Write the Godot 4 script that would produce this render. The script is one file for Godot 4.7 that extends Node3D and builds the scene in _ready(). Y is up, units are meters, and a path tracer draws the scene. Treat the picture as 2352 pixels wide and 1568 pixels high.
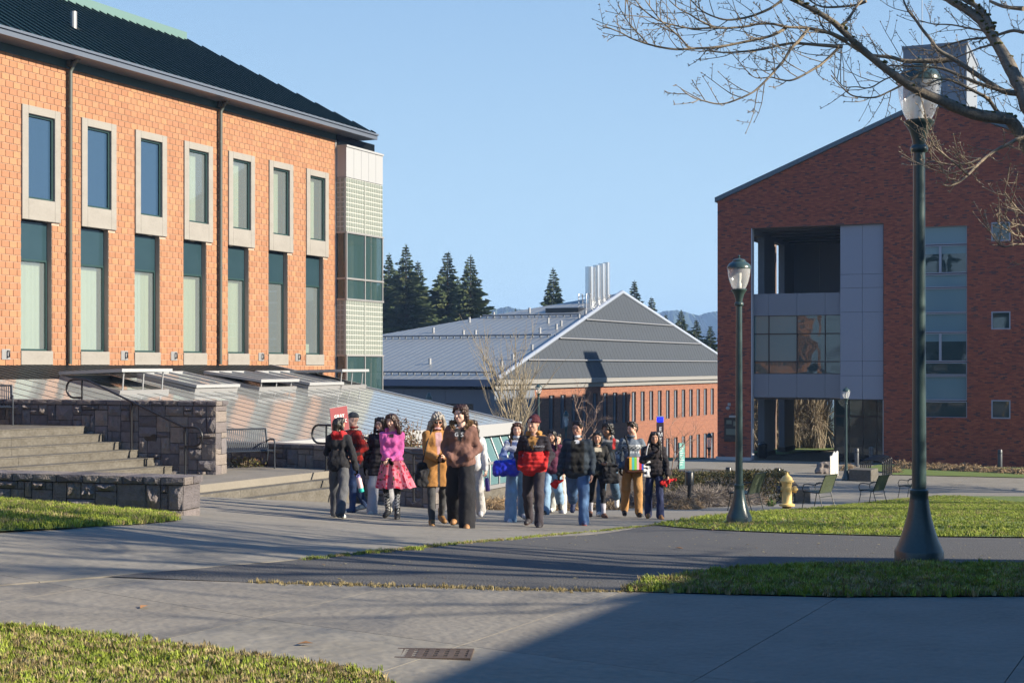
extends Node3D
# Photograph pixels below are counted on a 2352 x 1568 grid; focal length 3267 of those pixels, horizon on row 840.
const F := 3267.0
const CX := 1176.0
const HZ := 840.0
const EYE := 1.7
var rng := RandomNumberGenerator.new()
var used := {}
var M := {}
var kd := PackedFloat32Array([-200, 0, 11, 12.5, 20.5, 23, 26, 29, 33, 37, 48, 58, 75, 100, 140, 400])
var ky := PackedFloat32Array([0, 0, 0, -0.03, -0.68, -0.87, -1.07, -1.31, -1.66, -2.0, -2.8, -3.2, -3.25, -3.6, -4.2, -9])
var km := PackedFloat32Array()

func W(px: float, py: float, d: float) -> Vector3:
	return Vector3((px - CX) / F * d, EYE + (HZ - py) / F * d, -d)

func prof(d: float) -> float:
	if km.is_empty():
		var sec := PackedFloat32Array()
		for i in kd.size() - 1:
			sec.append((ky[i + 1] - ky[i]) / (kd[i + 1] - kd[i]))
		km.append(0.0)
		for i in range(1, kd.size() - 1):
			km.append(0.0 if sec[i - 1] * sec[i] <= 0.0 else 2.0 * sec[i - 1] * sec[i] / (sec[i - 1] + sec[i]))
		km.append(sec[sec.size() - 1])
	var i := 0
	while i < kd.size() - 2 and d > kd[i + 1]:
		i += 1
	var w := kd[i + 1] - kd[i]
	var t := clampf((d - kd[i]) / w, 0.0, 1.0)
	var t2 := t * t
	var t3 := t2 * t
	return (2 * t3 - 3 * t2 + 1) * ky[i] + (t3 - 2 * t2 + t) * w * km[i] + (-2 * t3 + 3 * t2) * ky[i + 1] + (t3 - t2) * w * km[i + 1]

# height of the ground at (x, depth): the plaza falls away from the camera and rises to the steps on the left
func gy(x: float, d: float) -> float:
	var y := prof(d)
	var w := 1.0 - smoothstep(32.0, 50.0, d)
	if w > 0.0:
		var xx := maxf(x, -11.0)
		y += w * (0.03 * maxf(0.0, 1.0 - xx) + 0.04 * maxf(0.0, -2.0 - xx))
	if d > 75.0:
		y -= 7.0 * smoothstep(76.5, 90.0, d) * (1.0 - smoothstep(8.6, 10.4, x - 0.42 * (d - 75.0)))
	return y

# the point of the ground that a pixel shows
func G(px: float, py: float) -> Vector3:
	var kx := (px - CX) / F
	var kyy := (HZ - py) / F
	var d := 3.0
	var st := 0.5
	while d < 130.0:
		if EYE + kyy * d <= gy(kx * d, d):
			if st < 0.02:
				break
			d -= st
			st *= 0.2
		d += st
	return Vector3(kx * d, gy(kx * d, d), -d)

func on_ground(x: float, d: float, up := 0.0) -> Vector3:
	return Vector3(x, gy(x, d) + up, -d)

class MB:
	var v := PackedVector3Array()
	var n := PackedVector3Array()
	var c := PackedColorArray()
	var uv := PackedVector2Array()
	var col := Color(1, 1, 1)
	var xf := Transform3D.IDENTITY
	func put(p: Vector3, q: Vector3, t := Vector2.ZERO):
		v.append(xf * p); n.append(xf.basis * q); c.append(col); uv.append(t)
	func tri(a: Vector3, b: Vector3, d: Vector3):
		var m := (b - a).cross(d - a).normalized()
		put(a, m); put(d, m); put(b, m)
	func tris(a: Vector3, b: Vector3, d: Vector3, na: Vector3, nb: Vector3, nd: Vector3):
		put(a, na); put(d, nd); put(b, nb)
	func quad(a: Vector3, b: Vector3, d: Vector3, e: Vector3, u0 := Vector2.ZERO):
		var m := (b - a).cross(e - a).normalized()
		if m == Vector3.ZERO:
			m = (d - b).cross(e - b).normalized()
		var w := a.distance_to(b)
		var h := a.distance_to(e)
		var ta := u0
		var tb := u0 + Vector2(w, 0)
		var td := u0 + Vector2(w, h)
		var te := u0 + Vector2(0, h)
		put(a, m, ta); put(d, m, td); put(b, m, tb)
		put(a, m, ta); put(e, m, te); put(d, m, td)
	func box(lo: Vector3, hi: Vector3):
		var a := Vector3(minf(lo.x, hi.x), minf(lo.y, hi.y), minf(lo.z, hi.z))
		var b := Vector3(maxf(lo.x, hi.x), maxf(lo.y, hi.y), maxf(lo.z, hi.z))
		hexa([Vector3(a.x, a.y, b.z), Vector3(b.x, a.y, b.z), Vector3(b.x, a.y, a.z), Vector3(a.x, a.y, a.z),
			Vector3(a.x, b.y, b.z), Vector3(b.x, b.y, b.z), Vector3(b.x, b.y, a.z), Vector3(a.x, b.y, a.z)])
	# eight corners: bottom four counter-clockwise from above, then the top four
	func hexa(p: Array):
		quad(p[0], p[1], p[5], p[4], Vector2(p[0].x, p[0].y)); quad(p[1], p[2], p[6], p[5], Vector2(p[1].z, p[1].y)); quad(p[2], p[3], p[7], p[6], Vector2(p[2].x, p[2].y))
		quad(p[3], p[0], p[4], p[7], Vector2(p[3].z, p[3].y)); quad(p[4], p[5], p[6], p[7]); quad(p[3], p[2], p[1], p[0])
	# box with chamfered edges
	func cbox(lo: Vector3, hi: Vector3, ch: float):
		var m := (lo + hi) * 0.5
		var e := (hi - lo).abs() * 0.5
		var P := func(sx, sy, sz, k):
			var q := Vector3(sx * e.x, sy * e.y, sz * e.z)
			for j in 3:
				if j != k:
					q[j] -= signf(q[j]) * ch
			return m + q
		for ax in 3:
			for s in [-1, 1]:
				var f := []
				for t in [[-1, -1], [1, -1], [1, 1], [-1, 1]]:
					var g := [0, 0, 0]
					g[ax] = s; g[(ax + 1) % 3] = t[0]; g[(ax + 2) % 3] = t[1]
					f.append(P.call(g[0], g[1], g[2], ax))
				if s < 0:
					f.reverse()
				quad(f[0], f[1], f[2], f[3])
		for ax in 3:
			var b := (ax + 1) % 3
			var d := (ax + 2) % 3
			for sb in [-1, 1]:
				for sd in [-1, 1]:
					var g0 := [0, 0, 0]
					g0[ax] = -1; g0[b] = sb; g0[d] = sd
					var g1 := g0.duplicate()
					g1[ax] = 1
					var f := [P.call(g0[0], g0[1], g0[2], b), P.call(g0[0], g0[1], g0[2], d), P.call(g1[0], g1[1], g1[2], d), P.call(g1[0], g1[1], g1[2], b)]
					if sb * sd < 0:
						f.reverse()
					quad(f[0], f[1], f[2], f[3])
		for sx in [-1, 1]:
			for sy in [-1, 1]:
				for sz in [-1, 1]:
					var a = P.call(sx, sy, sz, 0)
					var b2 = P.call(sx, sy, sz, 1)
					var d2 = P.call(sx, sy, sz, 2)
					if sx * sy * sz > 0:
						tri(a, b2, d2)
					else:
						tri(a, d2, b2)
	func tube(pts: Array, rad: Array, sides := 8, caps := true):
		var k := pts.size()
		var up := Vector3.UP
		var rings := []
		var dirs := []
		for i in k:
			var a: Vector3 = pts[maxi(i - 1, 0)]
			var b: Vector3 = pts[mini(i + 1, k - 1)]
			var t := (b - a).normalized()
			if i == 0 and absf(t.dot(up)) > 0.95:
				up = Vector3.RIGHT
			var s := t.cross(up).normalized()
			if s == Vector3.ZERO:
				s = Vector3.RIGHT
			up = s.cross(t).normalized()
			var ring := []
			for j in sides:
				var q := TAU * j / sides
				ring.append(s * cos(q) - up * sin(q))
			rings.append(ring)
			dirs.append(t)
		for i in k - 1:
			var ra: float = rad[mini(i, rad.size() - 1)]
			var rb: float = rad[mini(i + 1, rad.size() - 1)]
			var p0: Vector3 = pts[i]
			var p1: Vector3 = pts[i + 1]
			for j in sides:
				var j2 := (j + 1) % sides
				var a0: Vector3 = rings[i][j]
				var a1: Vector3 = rings[i][j2]
				var b0: Vector3 = rings[i + 1][j]
				var b1: Vector3 = rings[i + 1][j2]
				tris(p0 + a0 * ra, p0 + a1 * ra, p1 + b1 * rb, a0, a1, b1)
				tris(p0 + a0 * ra, p1 + b1 * rb, p1 + b0 * rb, a0, b1, b0)
		if caps:
			for e in [0, k - 1]:
				var r: float = rad[mini(e, rad.size() - 1)]
				for j in range(1, sides - 1):
					var A: Vector3 = pts[e] + rings[e][0] * r
					var B: Vector3 = pts[e] + rings[e][j] * r
					var C: Vector3 = pts[e] + rings[e][j + 1] * r
					if e == 0:
						tri(A, C, B)
					else:
						tri(A, B, C)
	# profile: array of [radius, height] from the bottom up
	func lathe(pr: Array, sides := 20, at := Vector3.ZERO):
		for i in pr.size() - 1:
			var r0: float = pr[i][0]
			var r1: float = pr[i + 1][0]
			var y0: float = pr[i][1]
			var y1: float = pr[i + 1][1]
			var nn := Vector2(y1 - y0, r0 - r1).normalized()
			var n0 := nn
			var n1 := nn
			if i > 0:
				var q := Vector2(pr[i][1] - pr[i - 1][1], pr[i - 1][0] - pr[i][0]).normalized()
				if q.dot(nn) > 0.6:
					n0 = (nn + q).normalized()
			if i < pr.size() - 2:
				var q := Vector2(pr[i + 2][1] - pr[i + 1][1], pr[i + 1][0] - pr[i + 2][0]).normalized()
				if q.dot(nn) > 0.6:
					n1 = (nn + q).normalized()
			for j in sides:
				var a := TAU * j / sides
				var b := TAU * (j + 1) / sides
				var da := Vector3(cos(a), 0, -sin(a))
				var db := Vector3(cos(b), 0, -sin(b))
				var P0 := at + da * r0 + Vector3(0, y0, 0)
				var P1 := at + db * r0 + Vector3(0, y0, 0)
				var P2 := at + db * r1 + Vector3(0, y1, 0)
				var P3 := at + da * r1 + Vector3(0, y1, 0)
				var A0 := da * n0.x + Vector3(0, n0.y, 0)
				var A1 := db * n0.x + Vector3(0, n0.y, 0)
				var A2 := db * n1.x + Vector3(0, n1.y, 0)
				var A3 := da * n1.x + Vector3(0, n1.y, 0)
				if r0 > 0.0001:
					tris(P0, P1, P2, A0, A1, A2)
				if r1 > 0.0001:
					tris(P0, P2, P3, A0, A2, A3)
	func ball(at: Vector3, r: Vector3, k := 8):
		for i in k:
			for j in 2 * k:
				var f := func(a, b):
					var t = PI * a / k
					var q = PI * b / k
					return Vector3(sin(t) * cos(q), cos(t), sin(t) * sin(q))
				var p0: Vector3 = f.call(i, j)
				var p1: Vector3 = f.call(i, j + 1)
				var p2: Vector3 = f.call(i + 1, j + 1)
				var p3: Vector3 = f.call(i + 1, j)
				tris(at + p0 * r, at + p1 * r, at + p2 * r, p0, p1, p2)
				tris(at + p0 * r, at + p2 * r, at + p3 * r, p0, p2, p3)

func amesh(mb: MB) -> ArrayMesh:
	var a := []
	a.resize(Mesh.ARRAY_MAX)
	a[Mesh.ARRAY_VERTEX] = mb.v
	a[Mesh.ARRAY_NORMAL] = mb.n
	a[Mesh.ARRAY_COLOR] = mb.c
	a[Mesh.ARRAY_TEX_UV] = mb.uv
	var me := ArrayMesh.new()
	me.add_surface_from_arrays(Mesh.PRIMITIVE_TRIANGLES, a)
	return me

func numbered(called: String) -> String:
	used[called] = used.get(called, -1) + 1
	return called if used[called] == 0 else "%s_%03d" % [called, used[called]]

func node(me: Mesh, called: String, mat: Material, parent: Node3D = null) -> MeshInstance3D:
	var o := MeshInstance3D.new()
	o.mesh = me
	o.material_override = mat
	if parent == null:
		o.name = numbered(called)
		add_child(o)
	else:
		o.name = called
		parent.add_child(o, true)
	return o

func mk(mb: MB, called: String, mat: Material, parent: Node3D = null) -> MeshInstance3D:
	return node(amesh(mb), called, mat, parent)

func tag(o: Node, label: String, category: String, group := ""):
	o.set_meta("label", label)
	o.set_meta("category", category)
	if group != "":
		o.set_meta("group", group)
	return o

func structure(o: Node):
	o.set_meta("kind", "structure")
	return o

func thing(called: String, label: String, category: String, at := Transform3D.IDENTITY, group := "") -> Node3D:
	var o := Node3D.new()
	o.name = numbered(called)
	add_child(o)
	o.transform = at
	tag(o, label, category, group)
	return o

func at(p: Vector3, turn := 0.0, s := 1.0) -> Transform3D:
	return Transform3D(Basis(Vector3.UP, turn).scaled(Vector3(s, s, s)), p)

func copy(o: Node3D, called: String, label: String, where: Transform3D, group := "") -> Node3D:
	var c: Node3D = o.duplicate()
	c.name = numbered(called)
	add_child(c)
	c.transform = where
	c.set_meta("label", label)
	if group != "":
		c.set_meta("group", group)
	return c

# ---- materials: colours are linear base colours
func S(r: float, g: float, b: float) -> Color:
	return Color(r, g, b).linear_to_srgb()

var nimg := {}
func noise_image(seed_: int, freq: float, oct := 4, size := 256, kind := FastNoiseLite.TYPE_SIMPLEX_SMOOTH) -> Image:
	var key := "%d_%f_%d_%d_%d" % [seed_, freq, oct, size, kind]
	if not nimg.has(key):
		var fn := FastNoiseLite.new()
		fn.seed = seed_
		fn.noise_type = kind
		fn.frequency = freq
		fn.fractal_octaves = oct
		nimg[key] = fn.get_seamless_image(size, size)
	return nimg[key]

# a colour texture that runs through COLS (linear) with two layers of noise
func ramp_tex(seed_: int, fa: float, fb: float, mixb: float, cols: Array, size := 256) -> ImageTexture:
	var a := noise_image(seed_, fa, 4, size).get_data()
	var b := noise_image(seed_ + 7, fb, 3, size).get_data()
	var lut := PackedByteArray()
	for i in 256:
		var t := i / 255.0 * (cols.size() - 1)
		var k := mini(int(t), cols.size() - 2)
		var q: Color = cols[k].lerp(cols[k + 1], t - k).linear_to_srgb()
		lut.append(clampi(int(q.r * 255), 0, 255)); lut.append(clampi(int(q.g * 255), 0, 255)); lut.append(clampi(int(q.b * 255), 0, 255))
	var out := PackedByteArray()
	out.resize(size * size * 3)
	for i in size * size:
		var t := clampi(int(a[i] * (1.0 - mixb) + b[i] * mixb), 0, 255) * 3
		out[i * 3] = lut[t]; out[i * 3 + 1] = lut[t + 1]; out[i * 3 + 2] = lut[t + 2]
	return ImageTexture.create_from_image(Image.create_from_data(size, size, false, Image.FORMAT_RGB8, out))

var bumps := {}
func bump_tex(seed_: int, freq: float, strength := 4.0, oct := 4) -> ImageTexture:
	var key := "%d_%f_%f_%d" % [seed_, freq, strength, oct]
	if not bumps.has(key):
		var im: Image = noise_image(seed_, freq, oct).duplicate()
		im.convert(Image.FORMAT_RGBA8)
		im.bump_map_to_normal_map(strength)
		bumps[key] = ImageTexture.create_from_image(im)
	return bumps[key]

func plain(col: Color, rough := 0.7, metal := 0.0) -> StandardMaterial3D:
	var m := StandardMaterial3D.new()
	m.albedo_color = col.linear_to_srgb()
	m.roughness = rough
	m.metallic = metal
	return m

# worn material: triplanar noise between colours; vertex colours multiply when vc
func rough_mat(cols: Array, scale: float, rough := 0.85, o := {}) -> StandardMaterial3D:
	var m := StandardMaterial3D.new()
	m.albedo_texture = ramp_tex(o.get("seed", 3), o.get("fa", 0.01), o.get("fb", 0.08), o.get("mix", 0.5), cols, o.get("size", 256))
	m.roughness = rough
	m.metallic = o.get("metal", 0.0)
	m.uv1_triplanar = true
	m.uv1_world_triplanar = o.get("world", true)
	m.uv1_scale = Vector3.ONE * scale
	if o.get("vc", false):
		m.vertex_color_use_as_albedo = true
	if o.get("bump", 0.0) > 0.0:
		m.normal_enabled = true
		m.normal_texture = bump_tex(o.get("bseed", 11), o.get("bfreq", 0.05), 6.0)
		m.normal_scale = o.get("bump", 1.0)
	return m

func glass(col: Color, alpha: float, rough := 0.02) -> StandardMaterial3D:
	var m := StandardMaterial3D.new()
	m.transparency = BaseMaterial3D.TRANSPARENCY_ALPHA
	var q := col.linear_to_srgb()
	q.a = alpha
	m.albedo_color = q
	m.roughness = rough
	m.metallic_specular = 0.6
	return m

func grey(v: float) -> Color:
	return Color(v, v, v)

func _ready():
	rng.seed = 20240217
	# camera: level, lens shifted up a little
	var cam := Camera3D.new()
	cam.name = "camera"
	cam.projection = Camera3D.PROJECTION_FRUSTUM
	cam.keep_aspect = Camera3D.KEEP_HEIGHT
	cam.near = 0.1
	cam.far = 20000.0
	cam.size = 1568.0 / F * 0.1
	cam.frustum_offset = Vector2(0, 56.0 / F * 0.1)
	cam.position = Vector3(0, EYE, 0)
	add_child(cam)
	cam.current = true
	# sky and exposure
	var env := Environment.new()
	env.tonemap_mode = Environment.TONE_MAPPER_LINEAR
	env.tonemap_exposure = 2.3
	env.background_mode = Environment.BG_SKY
	var sm := ProceduralSkyMaterial.new()
	sm.sky_top_color = S(0.002, 0.075, 0.25)
	sm.sky_horizon_color = S(0.27, 0.38, 0.46)
	sm.sky_curve = 0.3
	sm.ground_horizon_color = S(0.22, 0.29, 0.37)
	sm.ground_bottom_color = S(0.05, 0.05, 0.045)
	sm.sun_angle_max = 1.0
	var sky := Sky.new()
	sky.sky_material = sm
	env.sky = sky
	env.sdfgi_enabled = true
	env.ssao_enabled = true
	env.ssil_enabled = true
	env.fog_enabled = true
	env.fog_density = 0.0003
	env.fog_light_color = Color(0.62, 0.76, 0.95)
	var we := WorldEnvironment.new()
	we.name = "world_environment"
	we.environment = env
	add_child(we)
	# late-morning winter sun, from the right and a little behind the camera
	var sun := DirectionalLight3D.new()
	sun.name = "sun"
	sun.light_energy = 1.6
	sun.light_color = Color(1.0, 0.95, 0.86)
	sun.light_angular_distance = 0.5
	sun.shadow_enabled = true
	var toward := sun_dir()
	sun.look_at_from_position(toward * 50.0, Vector3.ZERO)
	add_child(sun)
	materials()
	ground()
	left_building()
	annex()
	steps_and_walls()
	right_building()
	far_building()
	shade_building()
	lamps()
	furniture()
	conifers()
	near_tree()
	bare_trees()
	planting()
	lawns()
	people()

func sun_dir() -> Vector3:
	var al := deg_to_rad(23.0)
	var th := deg_to_rad(18.0)
	return Vector3(cos(th) * cos(al), sin(al), sin(th) * cos(al))

func materials():
	M.concrete = rough_mat([Color(0.132, 0.118, 0.0981), Color(0.178, 0.16, 0.134), Color(0.198, 0.179, 0.151), Color(0.228, 0.209, 0.178)], 0.31, 0.9, {"seed": 5, "fa": 0.008, "fb": 0.12, "mix": 0.45, "size": 512, "bump": 0.10, "bfreq": 0.12})
	M.concrete2 = rough_mat([Color(0.152, 0.138, 0.113), Color(0.191, 0.173, 0.142), Color(0.218, 0.199, 0.167), Color(0.238, 0.217, 0.187)], 0.21, 0.9, {"seed": 6, "fa": 0.009, "fb": 0.11, "mix": 0.4, "size": 512, "bump": 0.10, "bfreq": 0.12})
	M.step = rough_mat([Color(0.0264, 0.0229, 0.0176), Color(0.0836, 0.0748, 0.0616), Color(0.123, 0.113, 0.0968), Color(0.194, 0.182, 0.163)], 0.5, 0.9, {"seed": 8, "fa": 0.012, "fb": 0.06, "mix": 0.5, "size": 512, "bump": 0.2, "bfreq": 0.1})
	M.asphalt = rough_mat([Color(0.048, 0.0463, 0.0467), Color(0.0666, 0.0641, 0.0632), Color(0.077, 0.0745, 0.0727), Color(0.112, 0.108, 0.104)], 0.55, 0.92, {"seed": 12, "fa": 0.01, "fb": 0.3, "mix": 0.65, "size": 512, "bump": 0.25, "bfreq": 0.3})
	M.soil = rough_mat([Color(0.05, 0.04, 0.025), Color(0.09, 0.075, 0.045), Color(0.13, 0.11, 0.065)], 0.6, 0.95, {"seed": 14, "fa": 0.02, "fb": 0.2, "bump": 1.0, "bfreq": 0.2})
	M.turf = rough_mat([Color(0.075, 0.112, 0.027), Color(0.12, 0.173, 0.0375), Color(0.21, 0.217, 0.0675)], 0.7, 0.95, {"seed": 15, "fa": 0.01, "fb": 0.2, "bump": 1.0, "bfreq": 0.2})
	M.mulch = rough_mat([Color(0.048, 0.036, 0.024), Color(0.096, 0.068, 0.044), Color(0.16, 0.12, 0.08)], 1.2, 0.95, {"seed": 17, "fa": 0.03, "fb": 0.25, "bump": 1.2, "bfreq": 0.25})
	M.block_vc = rough_mat([Color(0.80, 0.78, 0.76), Color(0.93, 0.92, 0.91), Color(1, 1, 1)], 0.9, 0.8, {"seed": 21, "fa": 0.03, "fb": 0.2, "vc": true, "bump": 0.3, "bfreq": 0.2})
	M.mortar = rough_mat([Color(0.334, 0.243, 0.19), Color(0.389, 0.299, 0.242)], 0.8, 0.95, {"seed": 22})
	M.mortar_dark = rough_mat([Color(0.1, 0.07, 0.06), Color(0.16, 0.11, 0.09)], 0.8, 0.95, {"seed": 23})
	M.cast = rough_mat([Color(0.185, 0.172, 0.158), Color(0.235, 0.222, 0.205), Color(0.265, 0.252, 0.236)], 0.4, 0.85, {"seed": 24, "fa": 0.012, "fb": 0.1, "mix": 0.4})
	M.green_frame = plain(Color(0.018, 0.045, 0.045), 0.35)
	M.spandrel = rough_mat([Color(0.018, 0.040, 0.052), Color(0.025, 0.052, 0.066)], 0.3, 0.16, {"seed": 25, "fa": 0.008, "mix": 0.2})
	M.seam_dark = rough_mat([Color(0.004, 0.017, 0.02), Color(0.007, 0.025, 0.028)], 0.2, 0.42, {"seed": 26, "metal": 0.0})
	M.fascia = plain(Color(0.13, 0.15, 0.19), 0.3, 0.3)
	M.black_metal = plain(Color(0.012, 0.013, 0.016), 0.35)
	M.dark_glass = plain(Color(0.006, 0.008, 0.010), 0.03)
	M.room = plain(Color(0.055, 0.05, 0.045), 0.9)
	M.pane = glass(Color(0.55, 0.65, 0.68), 0.10)
	M.pane_blue = glass(Color(0.04, 0.08, 0.085), 0.6)
	M.blind = plain(Color(0.165, 0.209, 0.144), 0.8)
	M.white_panel = plain(Color(0.306, 0.313, 0.326), 0.4)
	M.pale_metal = plain(Color(0.288, 0.288, 0.296), 0.35, 0.3)
	M.pane_dark = glass(Color(0.035, 0.075, 0.14), 0.8)
	M.zinc = plain(Color(0.42, 0.43, 0.45), 0.35, 0.55)
	M.glass_block = plain(Color(0.19, 0.215, 0.195), 0.06)

func ring_at(p: Vector2, up := 0.0) -> Vector3:
	return Vector3(p.x, gy(p.x, p.y) + up, -p.y)

# pixels -> outline on the ground in (x, depth)
func outline(px: Array) -> PackedVector2Array:
	var out := PackedVector2Array()
	for q in px:
		if q is Vector2:
			out.append(q)
		else:
			var g := G(q[0], q[1])
			out.append(Vector2(g.x, -g.z))
	return out

# a sheet over the ground inside a polygon, cut along a half-metre lattice so that it follows the slope
func sheet(poly: PackedVector2Array, up: float, cell := 0.5) -> MB:
	var mb := MB.new()
	var lo := poly[0]
	var hi := poly[0]
	for p in poly:
		lo = lo.min(p); hi = hi.max(p)
	for i in range(floori(lo.x / cell), ceili(hi.x / cell)):
		for j in range(floori(lo.y / cell), ceili(hi.y / cell)):
			var sq := PackedVector2Array([Vector2(i, j) * cell, Vector2(i + 1, j) * cell, Vector2(i + 1, j + 1) * cell, Vector2(i, j + 1) * cell])
			for part in Geometry2D.intersect_polygons(poly, sq):
				if part.size() == 4 or part.size() == 3:
					flat_fan(mb, part, up)
				else:
					var t := Geometry2D.triangulate_polygon(part)
					for k in range(0, t.size(), 3):
						up_tri(mb, ring_at(part[t[k]], up), ring_at(part[t[k + 1]], up), ring_at(part[t[k + 2]], up))
	return mb

func flat_fan(mb: MB, part: PackedVector2Array, up: float):
	for k in range(1, part.size() - 1):
		up_tri(mb, ring_at(part[0], up), ring_at(part[k], up), ring_at(part[k + 1], up))

func up_tri(mb: MB, a: Vector3, b: Vector3, c: Vector3):
	if (b - a).cross(c - a).y < 0:
		mb.tri(a, c, b)
	else:
		mb.tri(a, b, c)

# concrete slabs laid on a turned lattice inside a region, each a piece of its own with a skirt
func slabs(parent: Node3D, region: PackedVector2Array, turn: float, w: float, l: float, mats: Array, gap := 0.009, org := Vector2.ZERO):
	var U := Vector2(sin(turn), cos(turn))
	var V := Vector2(cos(turn), -sin(turn))
	var lo := Vector2(1e9, 1e9)
	var hi := -lo
	for p in region:
		var q := Vector2((p - org).dot(V), (p - org).dot(U))
		lo = lo.min(q); hi = hi.max(q)
	for i in range(floori(lo.x / w), ceili(hi.x / w)):
		for j in range(floori(lo.y / l), ceili(hi.y / l)):
			var c := PackedVector2Array()
			for k in [[0, 0], [1, 0], [1, 1], [0, 1]]:
				c.append(org + V * (w * (i + k[0])) + U * (l * (j + k[1])))
			for cut in Geometry2D.intersect_polygons(region, c):
				for part in Geometry2D.offset_polygon(cut, -gap):
					var mb := MB.new()
					var fine := PackedVector2Array()
					for k in part.size():
						var a: Vector2 = part[k]
						var b: Vector2 = part[(k + 1) % part.size()]
						var m := maxi(1, int(a.distance_to(b) / 0.8))
						for t in m:
							fine.append(a.lerp(b, float(t) / m))
					var tr := Geometry2D.triangulate_polygon(fine)
					var dz := 0.0
					for k in range(0, tr.size(), 3):
						up_tri(mb, ring_at(fine[tr[k]], dz), ring_at(fine[tr[k + 1]], dz), ring_at(fine[tr[k + 2]], dz))
					for k in fine.size():
						var a: Vector2 = fine[k]
						var b: Vector2 = fine[(k + 1) % fine.size()]
						mb.quad(ring_at(a, -0.05), ring_at(b, -0.05), ring_at(b, dz), ring_at(a, dz))
					if mb.v.size() > 0:
						mk(mb, "slab", mats[rng.randi() % mats.size()], parent)

var P_ASPHALT: PackedVector2Array
var P_LAWN: PackedVector2Array
var P_ISLAND: PackedVector2Array
var P_SLOPE: PackedVector2Array
var P_FRONT: PackedVector2Array
var P_BED: PackedVector2Array

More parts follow.
